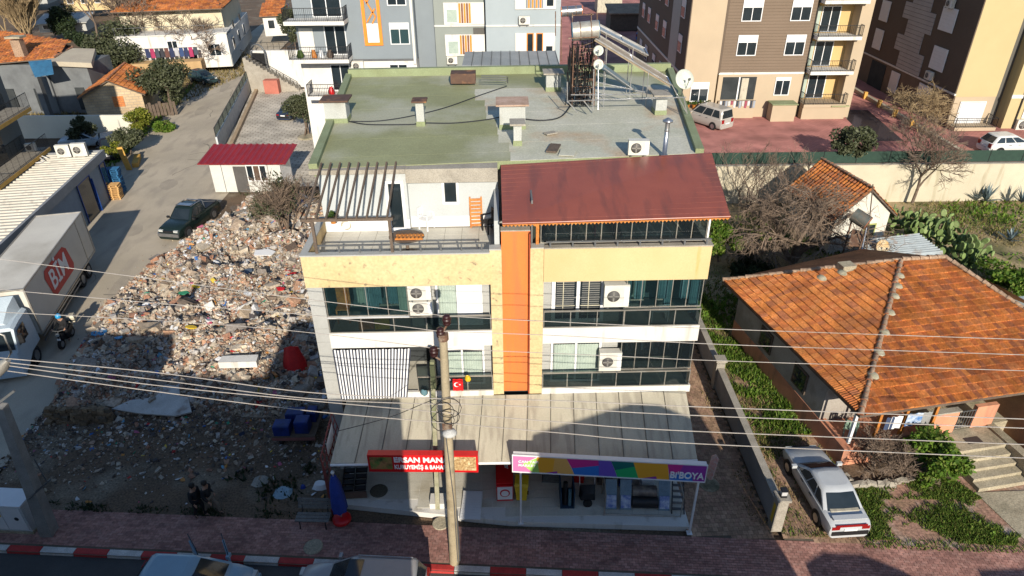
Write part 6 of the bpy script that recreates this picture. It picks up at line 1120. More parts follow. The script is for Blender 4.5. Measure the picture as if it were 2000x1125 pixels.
# ---------------------------------------------------------------- vehicles
def paint(name, c, rough=.25): return mat(name, c, tuple(x*.93 for x in c), 1.5, rough, spec=.6, fine=.03, local=True)
def once(name, fn): return bpy.data.materials.get(name) or fn()
KIND = {  # length, half width, roof z, lower body (x, top z, width factor), cabin base (rear, front), roof (rear, front), belt z, wheel x, wheel r
 'sedan': (4.4,.84,1.40,[(-2.2,.62,.86),(-2.17,.80,.93),(-2.0,.90,.97),(-1.5,.93,1),(-.6,.92,1),(.8,.90,1),(1.4,.84,.98),(2.0,.73,.94),(2.15,.62,.88),(2.2,.5,.82)],(-1.62,1.02),(-.92,.18),.90,(-1.3,1.35),.30),
 'hatch': (4.1,.86,1.48,[(-2.05,.6,.84),(-2.02,.85,.92),(-1.9,.98,.96),(-1.2,.99,1),(.7,.95,1),(1.3,.88,.98),(1.8,.76,.9),(2.0,.62,.78),(2.05,.5,.7)],(-1.98,1.15),(-1.55,.05),.95,(-1.25,1.3),.31),
 'suv': (4.6,.92,1.70,[(-2.3,.7,.88),(-2.27,.98,.95),(-2.1,1.06,.98),(-1.0,1.07,1),(.8,1.04,1),(1.5,1.0,.98),(2.05,.9,.92),(2.25,.72,.84),(2.3,.55,.78)],(-2.2,1.15),(-1.95,.25),1.05,(-1.4,1.45),.37),
 'van': (4.3,.88,1.84,[(-2.15,.6,.9),(-2.13,.95,.96),(-2.0,1.05,.98),(-1.0,1.06,1),(.9,1.02,1),(1.5,.95,.97),(1.95,.8,.9),(2.12,.62,.8),(2.15,.5,.75)],(-2.1,1.35),(-1.98,.6),1.04,(-1.3,1.35),.32),
 'pickup': (5.2,.92,1.76,[(-2.6,.75,.94),(-2.58,1.02,.97),(-2.4,1.05,1),(-.9,1.05,1),(.9,1.08,1),(1.6,1.06,.99),(2.3,.98,.95),(2.52,.8,.9),(2.6,.6,.86)],(-.95,1.15),(-.75,.4),1.06,(-1.55,1.65),.39)}
def lp_(a,b,t): return a+(b-a)*t
def car(kind, label, loc, rz, pm, group=None, name=None, light=True):
    L_,hw,H,lower,cb,cr,belt,wx,wr = KIND[kind]; r = thing(name or {'sedan':'parked_car','hatch':'parked_car','suv':'parked_car','van':'parked_van','pickup':'pickup_truck'}[kind], label, {'van':'van','pickup':'pickup truck'}.get(kind,'car'), loc, rz, group)
    rings = []
    for x,zt,k in lower:
        w_ = hw*k; f = (zt-.2)
        rings.append([(x,-w_*.86,.2),(x,-w_*.97,.2+f*.18),(x,-w_,.2+f*.55),(x,-w_*.97,.2+f*.88),(x,-w_*.86,zt-.01),(x,-w_*.4,zt+.012),(x,w_*.4,zt+.012),(x,w_*.86,zt-.01),(x,w_*.97,.2+f*.88),(x,w_,.2+f*.55),(x,w_*.97,.2+f*.18),(x,w_*.86,.2)])
    MB().loft(rings).build('body', pm, r, angle=38)
    wb,wt = hw*.93,hw*.74
    def ring(s, inset=0, dz=0):
        x0,x1,w_ = lp_(cb[0],cr[0],s)+inset,lp_(cb[1],cr[1],s)-inset,lp_(wb,wt,s)-inset*.7; z = lp_(belt-.04,H-.05,s)+dz; c = .1
        return [(x0,-w_+c,z),(x0+c,-w_,z),(lp_(x0,x1,.5),-w_*1.01,z),(x1-c,-w_,z),(x1,-w_+c,z),(x1+.03,0,z),(x1,w_-c,z),(x1-c,w_,z),(lp_(x0,x1,.5),w_*1.01,z),(x0+c,w_,z),(x0,w_-c,z),(x0-.03,0,z)]
    MB().loft([ring(0),ring(.5),ring(.94),ring(1,.05,.02),ring(1,.2,.045)]).build('cabin', pm, r, angle=40)
    def S(t,s,y): 
        x = lp_(lp_(cb[0]+.1,cb[1]-.1,t),lp_(cr[0]+.06,cr[1]-.06,t),s); return (x,y*(lp_(wb,wt,s)*1.005+.012),lp_(belt-.04,H-.05,s))
    for y in (-1,1):
        for t0,t1 in ((.04,.30),(.33,.62),(.65,.97)) if kind != 'pickup' else ((.05,.46),(.5,.97)):
            q = [S(t0,.14,y),S(t1,.14,y),S(t1 if t1 < .9 else .93,.88,y),S(t0 if t0 > .1 else .09,.88,y)]; MB().add(q,[(0,1,2,3) if y < 0 else (3,2,1,0)]).build('side_window', M['dglass'], r)
    for xs,nm,d in ((cb[1],'windscreen',1),(cb[0],'rear_window',-1)):
        xe = cr[1] if d > 0 else cr[0]; g = []
        for s in (.1,.9):
            for u in (-.86,0,.86): g.append((lp_(xs,xe,s)+d*(.014+(.03 if u == 0 else .0)),u*lp_(wb,wt,s)*.98,lp_(belt-.04,H-.05,s)+.006))
        MB().add(g,[(0,1,4,3),(1,2,5,4)] if d > 0 else [(3,4,1,0),(4,5,2,1)]).build(nm, M['dglass'], r)
    for x in wx:
        for y in (-1,1):
            MB().tube([(x,y*(hw-.02),wr),(x,y*(hw+.006),wr)],wr*1.16,18).build('wheel_arch', M['black'], r)
            w_ = MB().tube([(x,y*(hw-.2),wr),(x,y*(hw+.02),wr)],wr,18).build('wheel', M['rubber'], r); MB().tube([(x,y*(hw+.02),wr),(x,y*(hw+.03),wr)],wr*.62,12).build('rim', M['steel'], w_)
    xf,xr = L_/2,-L_/2; zl = lower[-3][1]*.82
    for y in (-1,1):
        MB().ob((xf-.13,y*hw*.62,zl),(.2,hw*.34,.14)).build('headlight', once('lamp_glass',lambda: mat('lamp_glass',(.5,.52,.5),None,3,.15)), r)
        MB().ob((xr+.06,y*hw*.68,lower[1][1]*.86),(.12,hw*.36,.15 if kind in ('sedan','pickup') else .32)).build('tail_light', once('tail_red',lambda: mat('tail_red',(.25,.01,.01),None,3,.2)), r)
        MB().ob((cb[1]-.25,y*(hw+.1),belt+.05),(.12,.2,.14)).build('mirror', pm if kind != 'pickup' else M['black'], r)
        for x in (-.2,.55): MB().ob((x-.35,y*(hw*.995+.005),belt-.14),(.2,.02,.03)).build('door_handle', M['black'], r)
    MB().ob((xf-.02,0,.42),(.12,hw*1.62,.18)).build('bumper', M['black'] if kind == 'sedan' else pm, r); MB().ob((xr+.02,0,.45),(.12,hw*1.66,.18)).build('bumper', M['black'] if kind == 'sedan' else pm, r)
    MB().ob((xf-.04,0,zl-.02),(.1,hw*.8,.12)).build('grille', M['black'], r); MB().ob((xr-.01,0,.62),(.04,.5,.11)).build('number_plate', M['upvc'], r)
    return r
hd = lambda a,b: math.atan2(b[1]-a[1],b[0]-a[0])
silver = paint('silver_paint', (.44,.46,.475)); 
c1 = car('sedan', 'silver four door saloon parked on the driveway beside boundary wall', (12.38,19.45,0), R_(93.5), silver)
MB().box(-1.62,-1.4,-.55,.55,.93,.97).build('parcel_shelf', M['pcream'], c1); MB().ob((-1.95,0,1.0),(.22,1.3,.035)).ob((-1.95,-.6,.96),(.15,.06,.07)).ob((-1.95,.6,.96),(.15,.06,.07)).build('spoiler', silver, c1); MB().ob((-2.2,0,.82),(.03,1.2,.1)).build('lamp_band', bpy.data.materials['tail_red'], c1)
pk = car('pickup', 'dark green pickup with roof rails parked beside the rubble', (-23.45,45.6,0), R_(-101), paint('dark_green_paint', (.008,.016,.014)))
MB().box(-2.5,-1.0,-.78,.78,1.07,1.09).build('bed_cover', M['black'], pk); k = MB()
for y in (-1,1): k.tube([(-.7,y*.6,1.78),(.35,y*.6,1.8)],.03,5); k.tube([(-1.0,y*.7,1.08),(-1.0,y*.6,1.7)],.04,5); k.tube([(-1.0,y*.7,1.6),(-2.2,y*.75,1.12)],.035,5)
k.tube([(-1.0,-.6,1.7),(-1.0,.6,1.7)],.04,5).build('roll_bar', M['steel'], pk); MB().box(2.5,2.66,-.8,.8,.42,.66).build('chrome_bumper', M['steel'], pk); MB().box(-.1,.3,-.5,.5,1.79,1.82).build('sunroof', M['steel'], pk)
car('van', 'silver beige van parked on the red paving before the brown block', at(1384,247,3.0)+Vector((0,.6,0)), R_(125), paint('beige_paint', (.36,.34,.31)))
car('hatch', 'white car half hidden behind the green mesh fence', (39.0,51.6,3), R_(5), paint('white_paint', (.6,.6,.58)))
car('hatch', 'dark green hatchback parked at the laundry house', at(398,160,.3), R_(-35), paint('bottle_green_paint', (.02,.045,.05)))
car('sedan', 'pale car parked beside the white garden wall', at(158,290,0)+Vector((.2,.8,0)), R_(15), paint('ice_paint', (.38,.45,.5)))
car('suv', 'black car parked by the store end wall', at(212,312,0)+Vector((-.3,1.4,0)), R_(-60), paint('black_paint', (.012,.012,.016)))
car('sedan', 'dark blue car half hidden behind the olive tree in the parking lot', at(572,226,0), R_(80), paint('navy_paint', (.02,.03,.06)))
car('hatch', 'red car in the shade between the two rear blocks', at(1700,98,3.2), R_(10), paint('red_car_paint', (.25,.015,.015))); car('hatch', 'white car in the shade between the two rear blocks', at(1712,108,3.2), R_(30), paint('shade_white_paint', (.5,.52,.55)))
car('hatch', 'bright blue car in the shade beside the brown block flank', at(1262,76,3.1), R_(60), paint('bright_blue_paint', (.03,.15,.4)))
t1 = car('hatch', 'pale blue hatchback parked at the kerb with its near side doors open', (-11.15,15.25,-.13), R_(-3.6), paint('pale_blue_paint', (.22,.34,.42)))
for x,a in ((.95,.95),(-.15,.8)):
    d = MB(Matrix.Translation((x,.86,0)) @ Matrix.Rotation(math.pi-a,4,'Z')).box(0,1.0,-.05,.03,.35,.95).build('open_door', bpy.data.materials['pale_blue_paint'], t1); MB(Matrix.Translation((x,.86,0)) @ Matrix.Rotation(math.pi-a,4,'Z')).box(.1,.95,-.03,.0,.96,1.35).build('door_window', M['dglass'], d)
t2 = car('suv', 'grey car with dark sunroof at kerb beside the concrete pole', (-5.3,14.95,-.13), R_(176.4), paint('grey_paint', (.27,.28,.29)))
MB().box(-.15,.35,-.45,.45,1.715,1.725).build('sunroof', M['dglass'], t2); k = MB(); [k.tube([(-1.8,y*.6,1.73),(.1,y*.6,1.74)],.025,5) for y in (-1,1)]; k.build('roof_rail', M['steel'], t2)
# box truck
ht = math.atan2(-9.79,2.29); TK = thing('box_truck', 'white box truck with red logo parked beside the store', 'truck', (-28.45,39.45,0), ht)
twh = mat('truck_white', (.58,.55,.48), (.52,.49,.43), .5, .5, c3=(.42,.39,.33), t3=.62, fine=.05); MB().box(0,9.9,-1.28,1.28,1.1,3.82).build('cargo_box', twh, TK)
k = MB()
for x in (0,9.88): k.box(x-.03,x+.05,-1.31,1.31,1.05,1.15).box(x-.03,x+.05,-1.31,1.31,3.78,3.86)
for y in (-1,1): k.box(.06,9.84,y*1.29-.03,y*1.29+.03,1.05,1.14).box(.06,9.84,y*1.29-.03,y*1.29+.03,3.79,3.86)
for y in (-1,1): k.box(-.03,.05,y*1.28-.04,y*1.28+.04,1.16,3.77).box(9.85,9.93,y*1.28-.04,y*1.28+.04,1.16,3.77).box(1.4,1.48,y*1.285-.015,y*1.285+.015,1.16,3.77)
k.build('box_trim', M['alu'], TK); MB().box(.2,12,-.45,.45,.65,1.0).build('chassis', M['black'], TK)
for y in (-1,1): MB().box(3.2,9.6,y*1.15-.03,y*1.15+.03,.45,.55).box(3.2,9.6,y*1.15-.03,y*1.15+.03,.72,.82).build('side_guard', M['steel'], TK)
for x in (1.6,2.8,11.0):
    for y in (-1,1): w_ = MB().tube([(x,y*.85,.5),(x,y*1.18,.5)],.5,18).build('wheel', M['rubber'], TK); MB().tube([(x,y*1.18,.5),(x,y*1.2,.5)],.28,12).build('rim', M['steel'], w_)
bluew = mat('cab_paint', (.45,.52,.56), (.40,.47,.52), 1, .35)
MB().loft([[(x,-w_,z0),(x,-w_*1.0,1.6),(x,-w_*.97,zt-.12),(x,-w_*.85,zt),(x,w_*.85,zt),(x,w_*.97,zt-.12),(x,w_,1.6),(x,w_,z0)] for x,w_,z0,zt in ((10.2,1.22,.95,2.95),(11.3,1.24,.95,2.95),(12.0,1.22,.6,2.85),(12.35,1.17,.45,1.7),(12.45,1.1,.4,1.2))]).build('cab', bluew, TK, angle=30)
MB().add([(12.045,-1.05,2.7),(12.045,1.05,2.7),(12.36,1.08,1.78),(12.36,-1.08,1.78)],[(0,1,2,3)]).build('windscreen', M['dglass'], TK)
for y in (-1,1): MB().add([(11.1,y*1.255,2.65),(11.85,y*1.25,2.6),(12.1,y*1.24,1.85),(11.1,y*1.262,1.85)],[(0,1,2,3)]).build('side_window', M['dglass'], TK); MB().ob((12.2,y*1.45,2.3),(.15,.2,.5)).build('mirror', M['black'], TK); MB().ob((12.42,y*.85,.95),(.12,.4,.2)).build('headlight', bpy.data.materials['lamp_glass'], TK)
MB().loft([[(10.35,-1.0,2.95),(10.35,1.0,2.95),(10.35,.95,3.75),(10.35,-.95,3.75)],[(11.2,-.95,2.95),(11.2,.95,2.95),(11.0,.8,3.45),(11.0,-.8,3.45)],[(11.75,-.8,2.9),(11.75,.8,2.9),(11.7,.7,2.98),(11.7,-.7,2.98)]]).build('wind_deflector', bluew, TK, angle=30)
MB().box(12.35,12.55,-1.15,1.15,.3,.75).build('bumper', bluew, TK)
lr = mat('logo_red', (.50,.02,.025), None, 2, .5, fine=0)
def logo(y, sgn):
    pts = [(x+.28*z,z) for x,z in ((-1.6,-.85),(1.4,-.85),(1.75,-.55),(1.75,.55),(1.4,.9),(-1.6,.9),(-1.95,.6),(-1.95,-.55))]
    MB().add([(5.6+p[0]*-sgn*-1,y,2.55+p[1]) for p in pts],[tuple(range(8))]).build('logo_panel', lr, TK)
    text('BİM', 1.55, (5.6,y+sgn*.008,2.55), (R_(90),0,R_(180) if sgn > 0 else 0), wl, TK, 1.02, .02, .004)
logo(1.285+.012,1)
# ---------------------------------------------------------------- people
def person(name, loc, rz, J, clothes, label, helmet=None, hair=(.012,.009,.007)):
    """J: joint positions; one continuous skin body, clothing as children"""
    r = thing(name, label, 'person', loc, rz)
    def skin(nm, pts, edges, rad, m, root=0):
        me = bpy.data.meshes.new(nm); me.from_pydata([tuple(p) for p in pts], edges, []); me.materials.append(m); o = bpy.data.objects.new(nm, me); COL.objects.link(o); o.parent = r
        md = o.modifiers.new('skin','SKIN'); md.use_smooth_shade = True; o.modifiers.new('sub','SUBSURF').levels = 1; o.modifiers['sub'].render_levels = 1
        for i,q in enumerate(rad): me.skin_vertices[0].data[i].radius = (q,q) if not isinstance(q,tuple) else q; me.skin_vertices[0].data[i].use_root = (i == root)
        return o
    sk = once('skin_tone',lambda: mat('skin_tone',(.36,.2,.13),None,6,.6,fine=.03))
    N = ['pelvis','waist','chest','neck','head','crown','hipL','kneeL','ankL','toeL','hipR','kneeR','ankR','toeR','shL','elL','wrL','haL','shR','elR','wrR','haR']; ix = {n:i for i,n in enumerate(N)}
    E = [('pelvis','waist'),('waist','chest'),('chest','neck'),('neck','head'),('head','crown')]+[(a+s,b+s) for s in 'LR' for a,b in (('hip','knee'),('knee','ank'),('ank','toe'),('sh','el'),('el','wr'),('wr','ha'))]+[('pelvis','hip'+s) for s in 'LR']+[('chest','sh'+s) for s in 'LR']
    R0 = {'pelvis':.13,'waist':.12,'chest':.14,'neck':.055,'head':.095,'crown':.085,'hip':.09,'knee':.06,'ank':.04,'toe':.035,'sh':.065,'el':.045,'wr':.03,'ha':.035}
    rad = [R0[n] if n in R0 else R0[n[:-1]] for n in N]; pts = [Vector(J[n]) for n in N]; Ei = [(ix[a],ix[b]) for a,b in E]
    for s in 'LR':      # four fingers and a thumb on each hand
        h = Vector(J['ha'+s]); d = (h-Vector(J['wr'+s])).normalized(); sd = d.cross(Vector((0,1,0))); sd = sd.normalized() if sd.length > .1 else Vector((1,0,0))
        for f,(o,l) in enumerate(((-.03,.075),(-.01,.085),(.01,.08),(.03,.06),(.045,.05))):
            pts.append(h+sd*o+d*(l*.5 if f < 4 else 0)); pts.append(h+sd*(o if f < 4 else .07)+d*(l if f < 4 else .03)+Vector((0,.015,0))); rad += [.011,.009]; n = len(pts); Ei += [(ix['ha'+s],n-2),(n-2,n-1)]
    skin('body', pts, Ei, rad, sk)
    g = lambda *L: [Vector(J[n]) for n in L]
    skin('jacket', g('pelvis','waist','chest','shL','elL','wrL','shR','elR','wrR'), [(0,1),(1,2),(2,3),(3,4),(4,5),(2,6),(6,7),(7,8)], [.165,.16,.17,.09,.07,.052,.09,.07,.052], clothes[0])
    skin('trousers', g('pelvis','hipL','kneeL','ankL','hipR','kneeR','ankR'), [(0,1),(1,2),(2,3),(0,4),(4,5),(5,6)], [.15,.11,.08,.06,.11,.08,.06], clothes[1])
    for s in 'LR': skin('shoe', [Vector(J['ank'+s])-Vector((0,0,.03)),Vector(J['toe'+s])], [(0,1)], [.055,.045], M['black'])
    c = Vector(J['head']).lerp(Vector(J['crown']),.6)
    if helmet: MB().lathe(c,[(.06,-.13),(.135,-.08),(.15,.02),(.12,.11),(.05,.155)],14).build('helmet', helmet, r)
    else: MB().lathe(c+Vector((0,.015,0)),[(.075,-.1),(.108,-.03),(.112,.03),(.09,.09),(.03,.115)],14).build('hair', mat('hair_'+name,hair,None,5,.7), r)
    hv = Vector(J['head'])+Vector((0,-.1,.02)); MB().ob(tuple(hv+Vector((0,-.012,0))),(.025,.04,.05)).build('nose', sk, r)
    for s in (-1,1): MB().lathe(hv+Vector((s*.035,.0,.03)),[(.012,.012),(.004,-.012)],6,'Y').build('eye', M['black'], r); MB().ob(tuple(Vector(J['head'])+Vector((s*.1,.0,.01))),(.02,.04,.06)).build('ear', sk, r)
    MB().ob(tuple(hv+Vector((0,.004,-.045))),(.05,.012,.012)).build('mouth', once('lip',lambda: mat('lip',(.25,.09,.07))), r)
    return r
def walk(st, arm):   # facing -y
    return {'pelvis':(0,0,.95),'waist':(0,-.01,1.12),'chest':(0,-.03,1.36),'neck':(0,-.04,1.52),'head':(0,-.06,1.63),'crown':(0,-.05,1.74),'hipL':(.1,0,.9),'kneeL':(.11,-st*.55-.04,.5),'ankL':(.11,-st*.8+.02,.08),'toeL':(.12,-st*.8-.14,.04),'hipR':(-.1,0,.9),'kneeR':(-.11,st*.3-.04,.5),'ankR':(-.11,st*.85,.1),'toeR':(-.12,st*.85-.14,.04),
      'shL':(.19,-.02,1.42),'elL':(.25,arm*.5,1.14),'wrL':(.24,arm*.2-.1,.92),'haL':(.235,arm*.1-.14,.84),'shR':(-.19,-.02,1.42),'elR':(-.25,-arm*.3,1.14),'wrR':(-.24,-arm*.8-.05,.94),'haR':(-.235,-arm-.08,.86)}
dk = mat('black_cloth',(.012,.012,.014),None,5,.85,local=True); kh = mat('khaki_trousers',(.17,.14,.105),(.14,.115,.085),5,.9,local=True)
person('person', at(393,1008,0), R_(70), walk(.22,.12), (dk,dk), 'person in black jacket and black trousers walking on the pavement by the dirt')
person('person', at(416,1003,0), R_(75), walk(.36,.2), (dk,kh), 'person in dark jacket and khaki trousers striding beside the one in black', hair=(.02,.014,.01))
far_p = person('person', at(556,28,1.6), R_(10), walk(.2,.1), (dk,mat('jeans',(.05,.07,.12))), 'small person in dark clothes standing at the far end of the lane')
# motorcyclist
MC = thing('motorcycle', 'dark delivery motorcycle on the lane beside the truck', 'motorcycle', at(133,668,0), R_(8))
for y,r_ in ((-.62,.29),(.62,.29)):
    wv = MB().lathe((0,y,r_),[(.001,0)],3,'X') if False else MB().tube([(-.06,y,r_),(.06,y,r_)],r_,18); w_ = wv.build('wheel', M['rubber'], MC); MB().tube([(-.065,y,r_),(.065,y,r_)],r_*.6,12).build('rim', M['steel'], w_)
MB().loft([[(x*.5,y,z) for x,z in ((-a,b),(a,b),(a*.8,c),(-a*.8,c))] for y,a,b,c in ((-.55,.25,.5,.95),(-.25,.4,.35,.75),(.1,.45,.4,.78),(.6,.35,.5,.85),(.85,.2,.6,.8))]).build('fairing', M['black'], MC); MB().ob((0,.25,.82),(.3,.75,.1)).build('saddle', M['rubber'], MC)
MB().tube([(-.34,-.45,1.08),(0,-.5,1.02),(.34,-.45,1.08)],.02,5).tube([(0,-.5,1.02),(0,-.62,.3)],.03,5).build('handlebar', M['rail'], MC); MB().lathe((0,-.68,.9),[(.09,0),(.1,.04),(.06,.1)],12,'Y').build('headlight', bpy.data.materials['lamp_glass'], MC); MB().ob((.0,-.7,.62),(.18,.02,.12)).build('number_plate', M['upvc'], MC)
bx_ = thing('delivery_bag', 'cream delivery bag strapped on the motorcycle rear', 'bag', tuple(MC.matrix_basis @ Vector((.18,.72,.9))), R_(20)); MB().loft([[(-.22,-.2,0),(.22,-.2,0),(.22,.2,0),(-.22,.2,0)],[(-.24,-.22,.3),(.24,-.22,.3),(.24,.22,.3),(-.24,.22,.3)],[(-.2,-.18,.4),(.2,-.18,.4),(.2,.18,.4),(-.2,.18,.4)]],smooth=False).build('bag', M['pcream'], bx_); MB().box(-.245,.245,-.225,-.2,.1,.16).build('strap', M['black'], bx_)
person('person', tuple(MC.matrix_basis @ Vector((0,.15,.0))), R_(8), {'pelvis':(0,.08,.92),'waist':(0,.05,1.1),'chest':(0,-.02,1.33),'neck':(0,-.06,1.48),'head':(0,-.1,1.58),'crown':(0,-.1,1.69),'hipL':(.12,.03,.9),'kneeL':(.24,-.38,.78),'ankL':(.22,-.28,.32),'toeL':(.22,-.42,.27),'hipR':(-.12,.03,.9),'kneeR':(-.24,-.38,.78),'ankR':(-.22,-.28,.32),'toeR':(-.22,-.42,.27),
  'shL':(.19,-.03,1.38),'elL':(.3,-.25,1.2),'wrL':(.33,-.52,1.11),'haL':(.33,-.6,1.09),'shR':(-.19,-.03,1.38),'elR':(-.3,-.25,1.2),'wrR':(-.33,-.52,1.11),'haR':(-.33,-.6,1.09)}, (dk,dk), 'person in dark clothes and bright blue helmet riding the motorcycle', helmet=mat('blue_helmet',(.03,.3,.6),None,3,.3))
# ---------------------------------------------------------------- rubble
RP = [at(*p,.1) for p in ((96,812),(140,700),(205,600),(285,525),(352,480),(420,440),(470,405),(540,388),(600,384))]+[Vector((-7.7,45,0)),Vector((-7.7,24.2,0))]+[at(*p,.1) for p in ((560,812),(400,800),(230,806))]
RPp = [(p.x,p.y) for p in RP]
def edge_d(X,Y):
    d = np.full(np.shape(X),9e9); n = len(RPp)
    for i in range(n):
        x1,y1 = RPp[i]; x2,y2 = RPp[(i+1)%n]; l2 = (x2-x1)**2+(y2-y1)**2; t = np.clip(((X-x1)*(x2-x1)+(Y-y1)*(y2-y1))/l2,0,1); d = np.minimum(d,np.hypot(X-x1-t*(x2-x1),Y-y1-t*(y2-y1)))
    return d
def bump_(X,Y): return .55+.3*np.sin(X*.9+1.3*np.sin(Y*.5))+.26*np.sin(Y*1.1+X*.4)+.2*np.sin(X*2.3-Y*1.9+np.sin(Y*1.3))+.1*np.sin(X*4.1+Y*3.3)
def rub_h(X,Y): return np.where(inpoly(X,Y,RPp),np.clip(edge_d(X,Y)/1.3,0,1)**.7*(.45+.75*bump_(X,Y)),0)
rp = thing('rubble_pile', 'wide heap of pale demolition rubble beside the apartment block', 'rubble heap', (-15,36,0)) if False else bpy.data.objects.new('rubble_pile', None)
if not rp.users_collection: COL.objects.link(rp)
rp['kind'] = 'structure'
gx_ = np.arange(-24.5,-7.4,.3); gy_ = np.arange(23,53,.3); X,Y = np.meshgrid(gx_,gy_); Zr = rub_h(X,Y)-.03; nx_ = len(gx_)
V = np.column_stack([X.ravel(),Y.ravel(),Zr.ravel()]); ii = np.arange(len(gx_)*(len(gy_)-1)).reshape(-1,nx_)[:,:-1].ravel(); F = np.column_stack([ii,ii+1,ii+nx_+1,ii+nx_]); keep = (Zr.ravel()[F] > .0).any(1)
np_obj('mound', V, F[keep], mat('rubble_dust', (.30,.24,.18), (.2,.15,.11), 1.2, .95, fine=.3, bscale=14, bump=.8), rp)
pale = [(.46,.39,.30),(.39,.33,.26),(.5,.45,.38),(.33,.28,.22),(.42,.33,.25),(.29,.245,.20),(.52,.44,.33),(.36,.29,.215),(.44,.41,.38),(.31,.27,.235)]
bric = [(.36,.19,.12),(.30,.16,.105),(.42,.25,.16),(.36,.24,.17),(.26,.15,.10)]; dkc = [(.14,.1,.075),(.1,.08,.065),(.17,.13,.1),(.08,.07,.07)]
M['rub'] = mat_isl('rubble_bits', pale+bric[:4]+dkc+pale+[(.6,.6,.6),(.45,.46,.48)], .9, var=.35)
M['rubb'] = mat_isl('brick_bits', bric+[(.4,.26,.16),(.45,.32,.22),(.33,.22,.15)]+pale[:3], .9, var=.35); M['rubd'] = mat_isl('dirt_bits', dkc+[(.22,.17,.12),(.26,.2,.15),(.2,.15,.11)], .95, var=.35)
M['litter'] = mat_isl('litter_bits', [(.5,.03,.03),(.55,.42,.05),(.05,.15,.4),(.04,.25,.15),(.6,.6,.6),(.12,.3,.42),(.45,.12,.2),(.5,.22,.05),(.62,.6,.58),(.02,.03,.06)], .6, var=.2)
M['rubi'] = mat_isl('rubble_chunks', pale+bric[:3]+dkc[:2]+[(.58,.56,.52)]*2, .9, obj=True, var=.35)
rg = np.random.default_rng(21)
def scatter(n, smin, smax, power, m, name, poly=None, flat=1.0, seed=0, lift=.3, hf=rub_h, parent=rp, dens=None, jit=.45):
    r = np.random.default_rng(seed); poly = poly or RPp; xs = [p[0] for p in poly]; ys = [p[1] for p in poly]
    x = r.uniform(min(xs),max(xs),n); y = r.uniform(min(ys),max(ys),n); ok = inpoly(x,y,poly)
    if dens is not None: ok &= r.uniform(0,1,n) < dens(x,y)
    x,y = x[ok],y[ok]; k = len(x); s = smin*(smax/smin)**(r.uniform(0,1,k)**power); size = np.column_stack([s*r.uniform(.7,1.5,k),s*r.uniform(.5,1.1,k),s*r.uniform(.25,.8,k)*flat]); rot = np.column_stack([r.normal(0,.45,k),r.normal(0,.45,k),r.uniform(0,6.3,k)])
    z = hf(x,y)+size[:,2]*lift; V,F = blocks(np.column_stack([x,y,z]),size,rot,jit,r); return np_obj(name,V,F,m,parent,'stuff')
pz = lambda x,y: .5+.35*np.sin(x*.75+1.7*np.sin(y*.42))+.3*np.sin(y*.9-x*.5)
scatter(62000,.045,.22,1.5,M['rub'],'rubble',seed=1); scatter(15000,.1,.4,2.2,M['rub'],'rubble',seed=11,dens=lambda x,y: np.clip(1-pz(x,y),0,1)); scatter(26000,.05,.2,1.5,M['rubb'],'brick_rubble',seed=12,dens=lambda x,y: np.clip(pz(x,y)*1.3-.45+.3*(y<30),0,1)); scatter(16000,.04,.14,1.5,M['rubd'],'dirt_rubble',seed=13,dens=lambda x,y: np.clip(.9-pz(y*.8,x*.9),0,1)); scatter(1300,.09,.34,1.6,M['litter'],'litter',flat=.4,seed=2)
protos = []
for i in range(5):
    V,F = blocks(np.zeros((1,3)),np.array([[1,.75,.5]]),np.zeros((1,3)),.4,np.random.default_rng(40+i)); me = bpy.data.meshes.new('rubble_chunk'); me.from_pydata([tuple(v) for v in V],[],[tuple(int(a) for a in f) for f in F]); me.materials.append(M['rubi']); protos.append(me)
n = 0
while n < 280:
    x,y = rg.uniform(-23,-7.8),rg.uniform(25,50)
    if not inpoly(np.array([x]),np.array([y]),RPp)[0]: continue
    o = bpy.data.objects.new('rubble_chunk', protos[n%5]); COL.objects.link(o); o.parent = rp; s = .27*(3.6)**(rg.uniform(0,1)**2.4); o.scale = (s,s,s*rg.uniform(.4,.9)); o.location = (x,y,float(rub_h(np.array([x]),np.array([y]))[0])+s*.15); o.rotation_euler = (rg.normal(0,.35),rg.normal(0,.35),rg.uniform(0,6.3)); n += 1
lowp = [(-22.5,19.6),(-7.6,19.2),(-7.6,25.5),(-22.3,25.5)]
scatter(7000,.03,.18,2.0,M['rubd'],'gravel',lowp,seed=33,hf=lambda x,y: x*0-.01,parent=None,dens=lambda x,y: np.clip((y-19.8)/4.8,.02,1)); scatter(3600,.03,.2,2.2,M['rub'],'gravel',lowp,seed=3,hf=lambda x,y: x*0-.01,parent=None,dens=lambda x,y: np.clip((y-19.8)/4.8,.02,1)); scatter(520,.06,.2,1.5,M['litter'],'litter',lowp,flat=.3,seed=5,hf=lambda x,y: x*0,parent=None,dens=lambda x,y: np.clip((y-20)/4.5,.1,1))
scatter(900,.02,.07,1.5,M['rub'],'gravel',[(-23,30),(-22,50),(-27,52),(-27,30)],seed=6,hf=lambda x,y: x*0,parent=None,dens=lambda x,y: np.clip((x+25.5)/3,.03,1))
sw_ = thing('dry_stone_wall', 'low brown dry stone wall at the front corner of the rubble', 'stone wall', at(155,825,0)); r = np.random.default_rng(9); wm = mat_isl('brown_stone', [(.16,.11,.07),(.13,.09,.055),(.2,.14,.085),(.11,.085,.06)], .95, obj=True, var=.4)
for k in range(4):
    for i in range(12):
        V,F = blocks(np.zeros((1,3)),np.array([[r.uniform(.22,.34),r.uniform(.2,.3),r.uniform(.16,.24)]]),r.normal(0,.12,(1,3)),.22,r); o = np_obj('stone',V,F,wm,sw_); o.location = (-1.35+i*.25+r.normal(0,.03)+.1*(k%2),r.normal(0,.05)+k*.03,.1+k*.2)
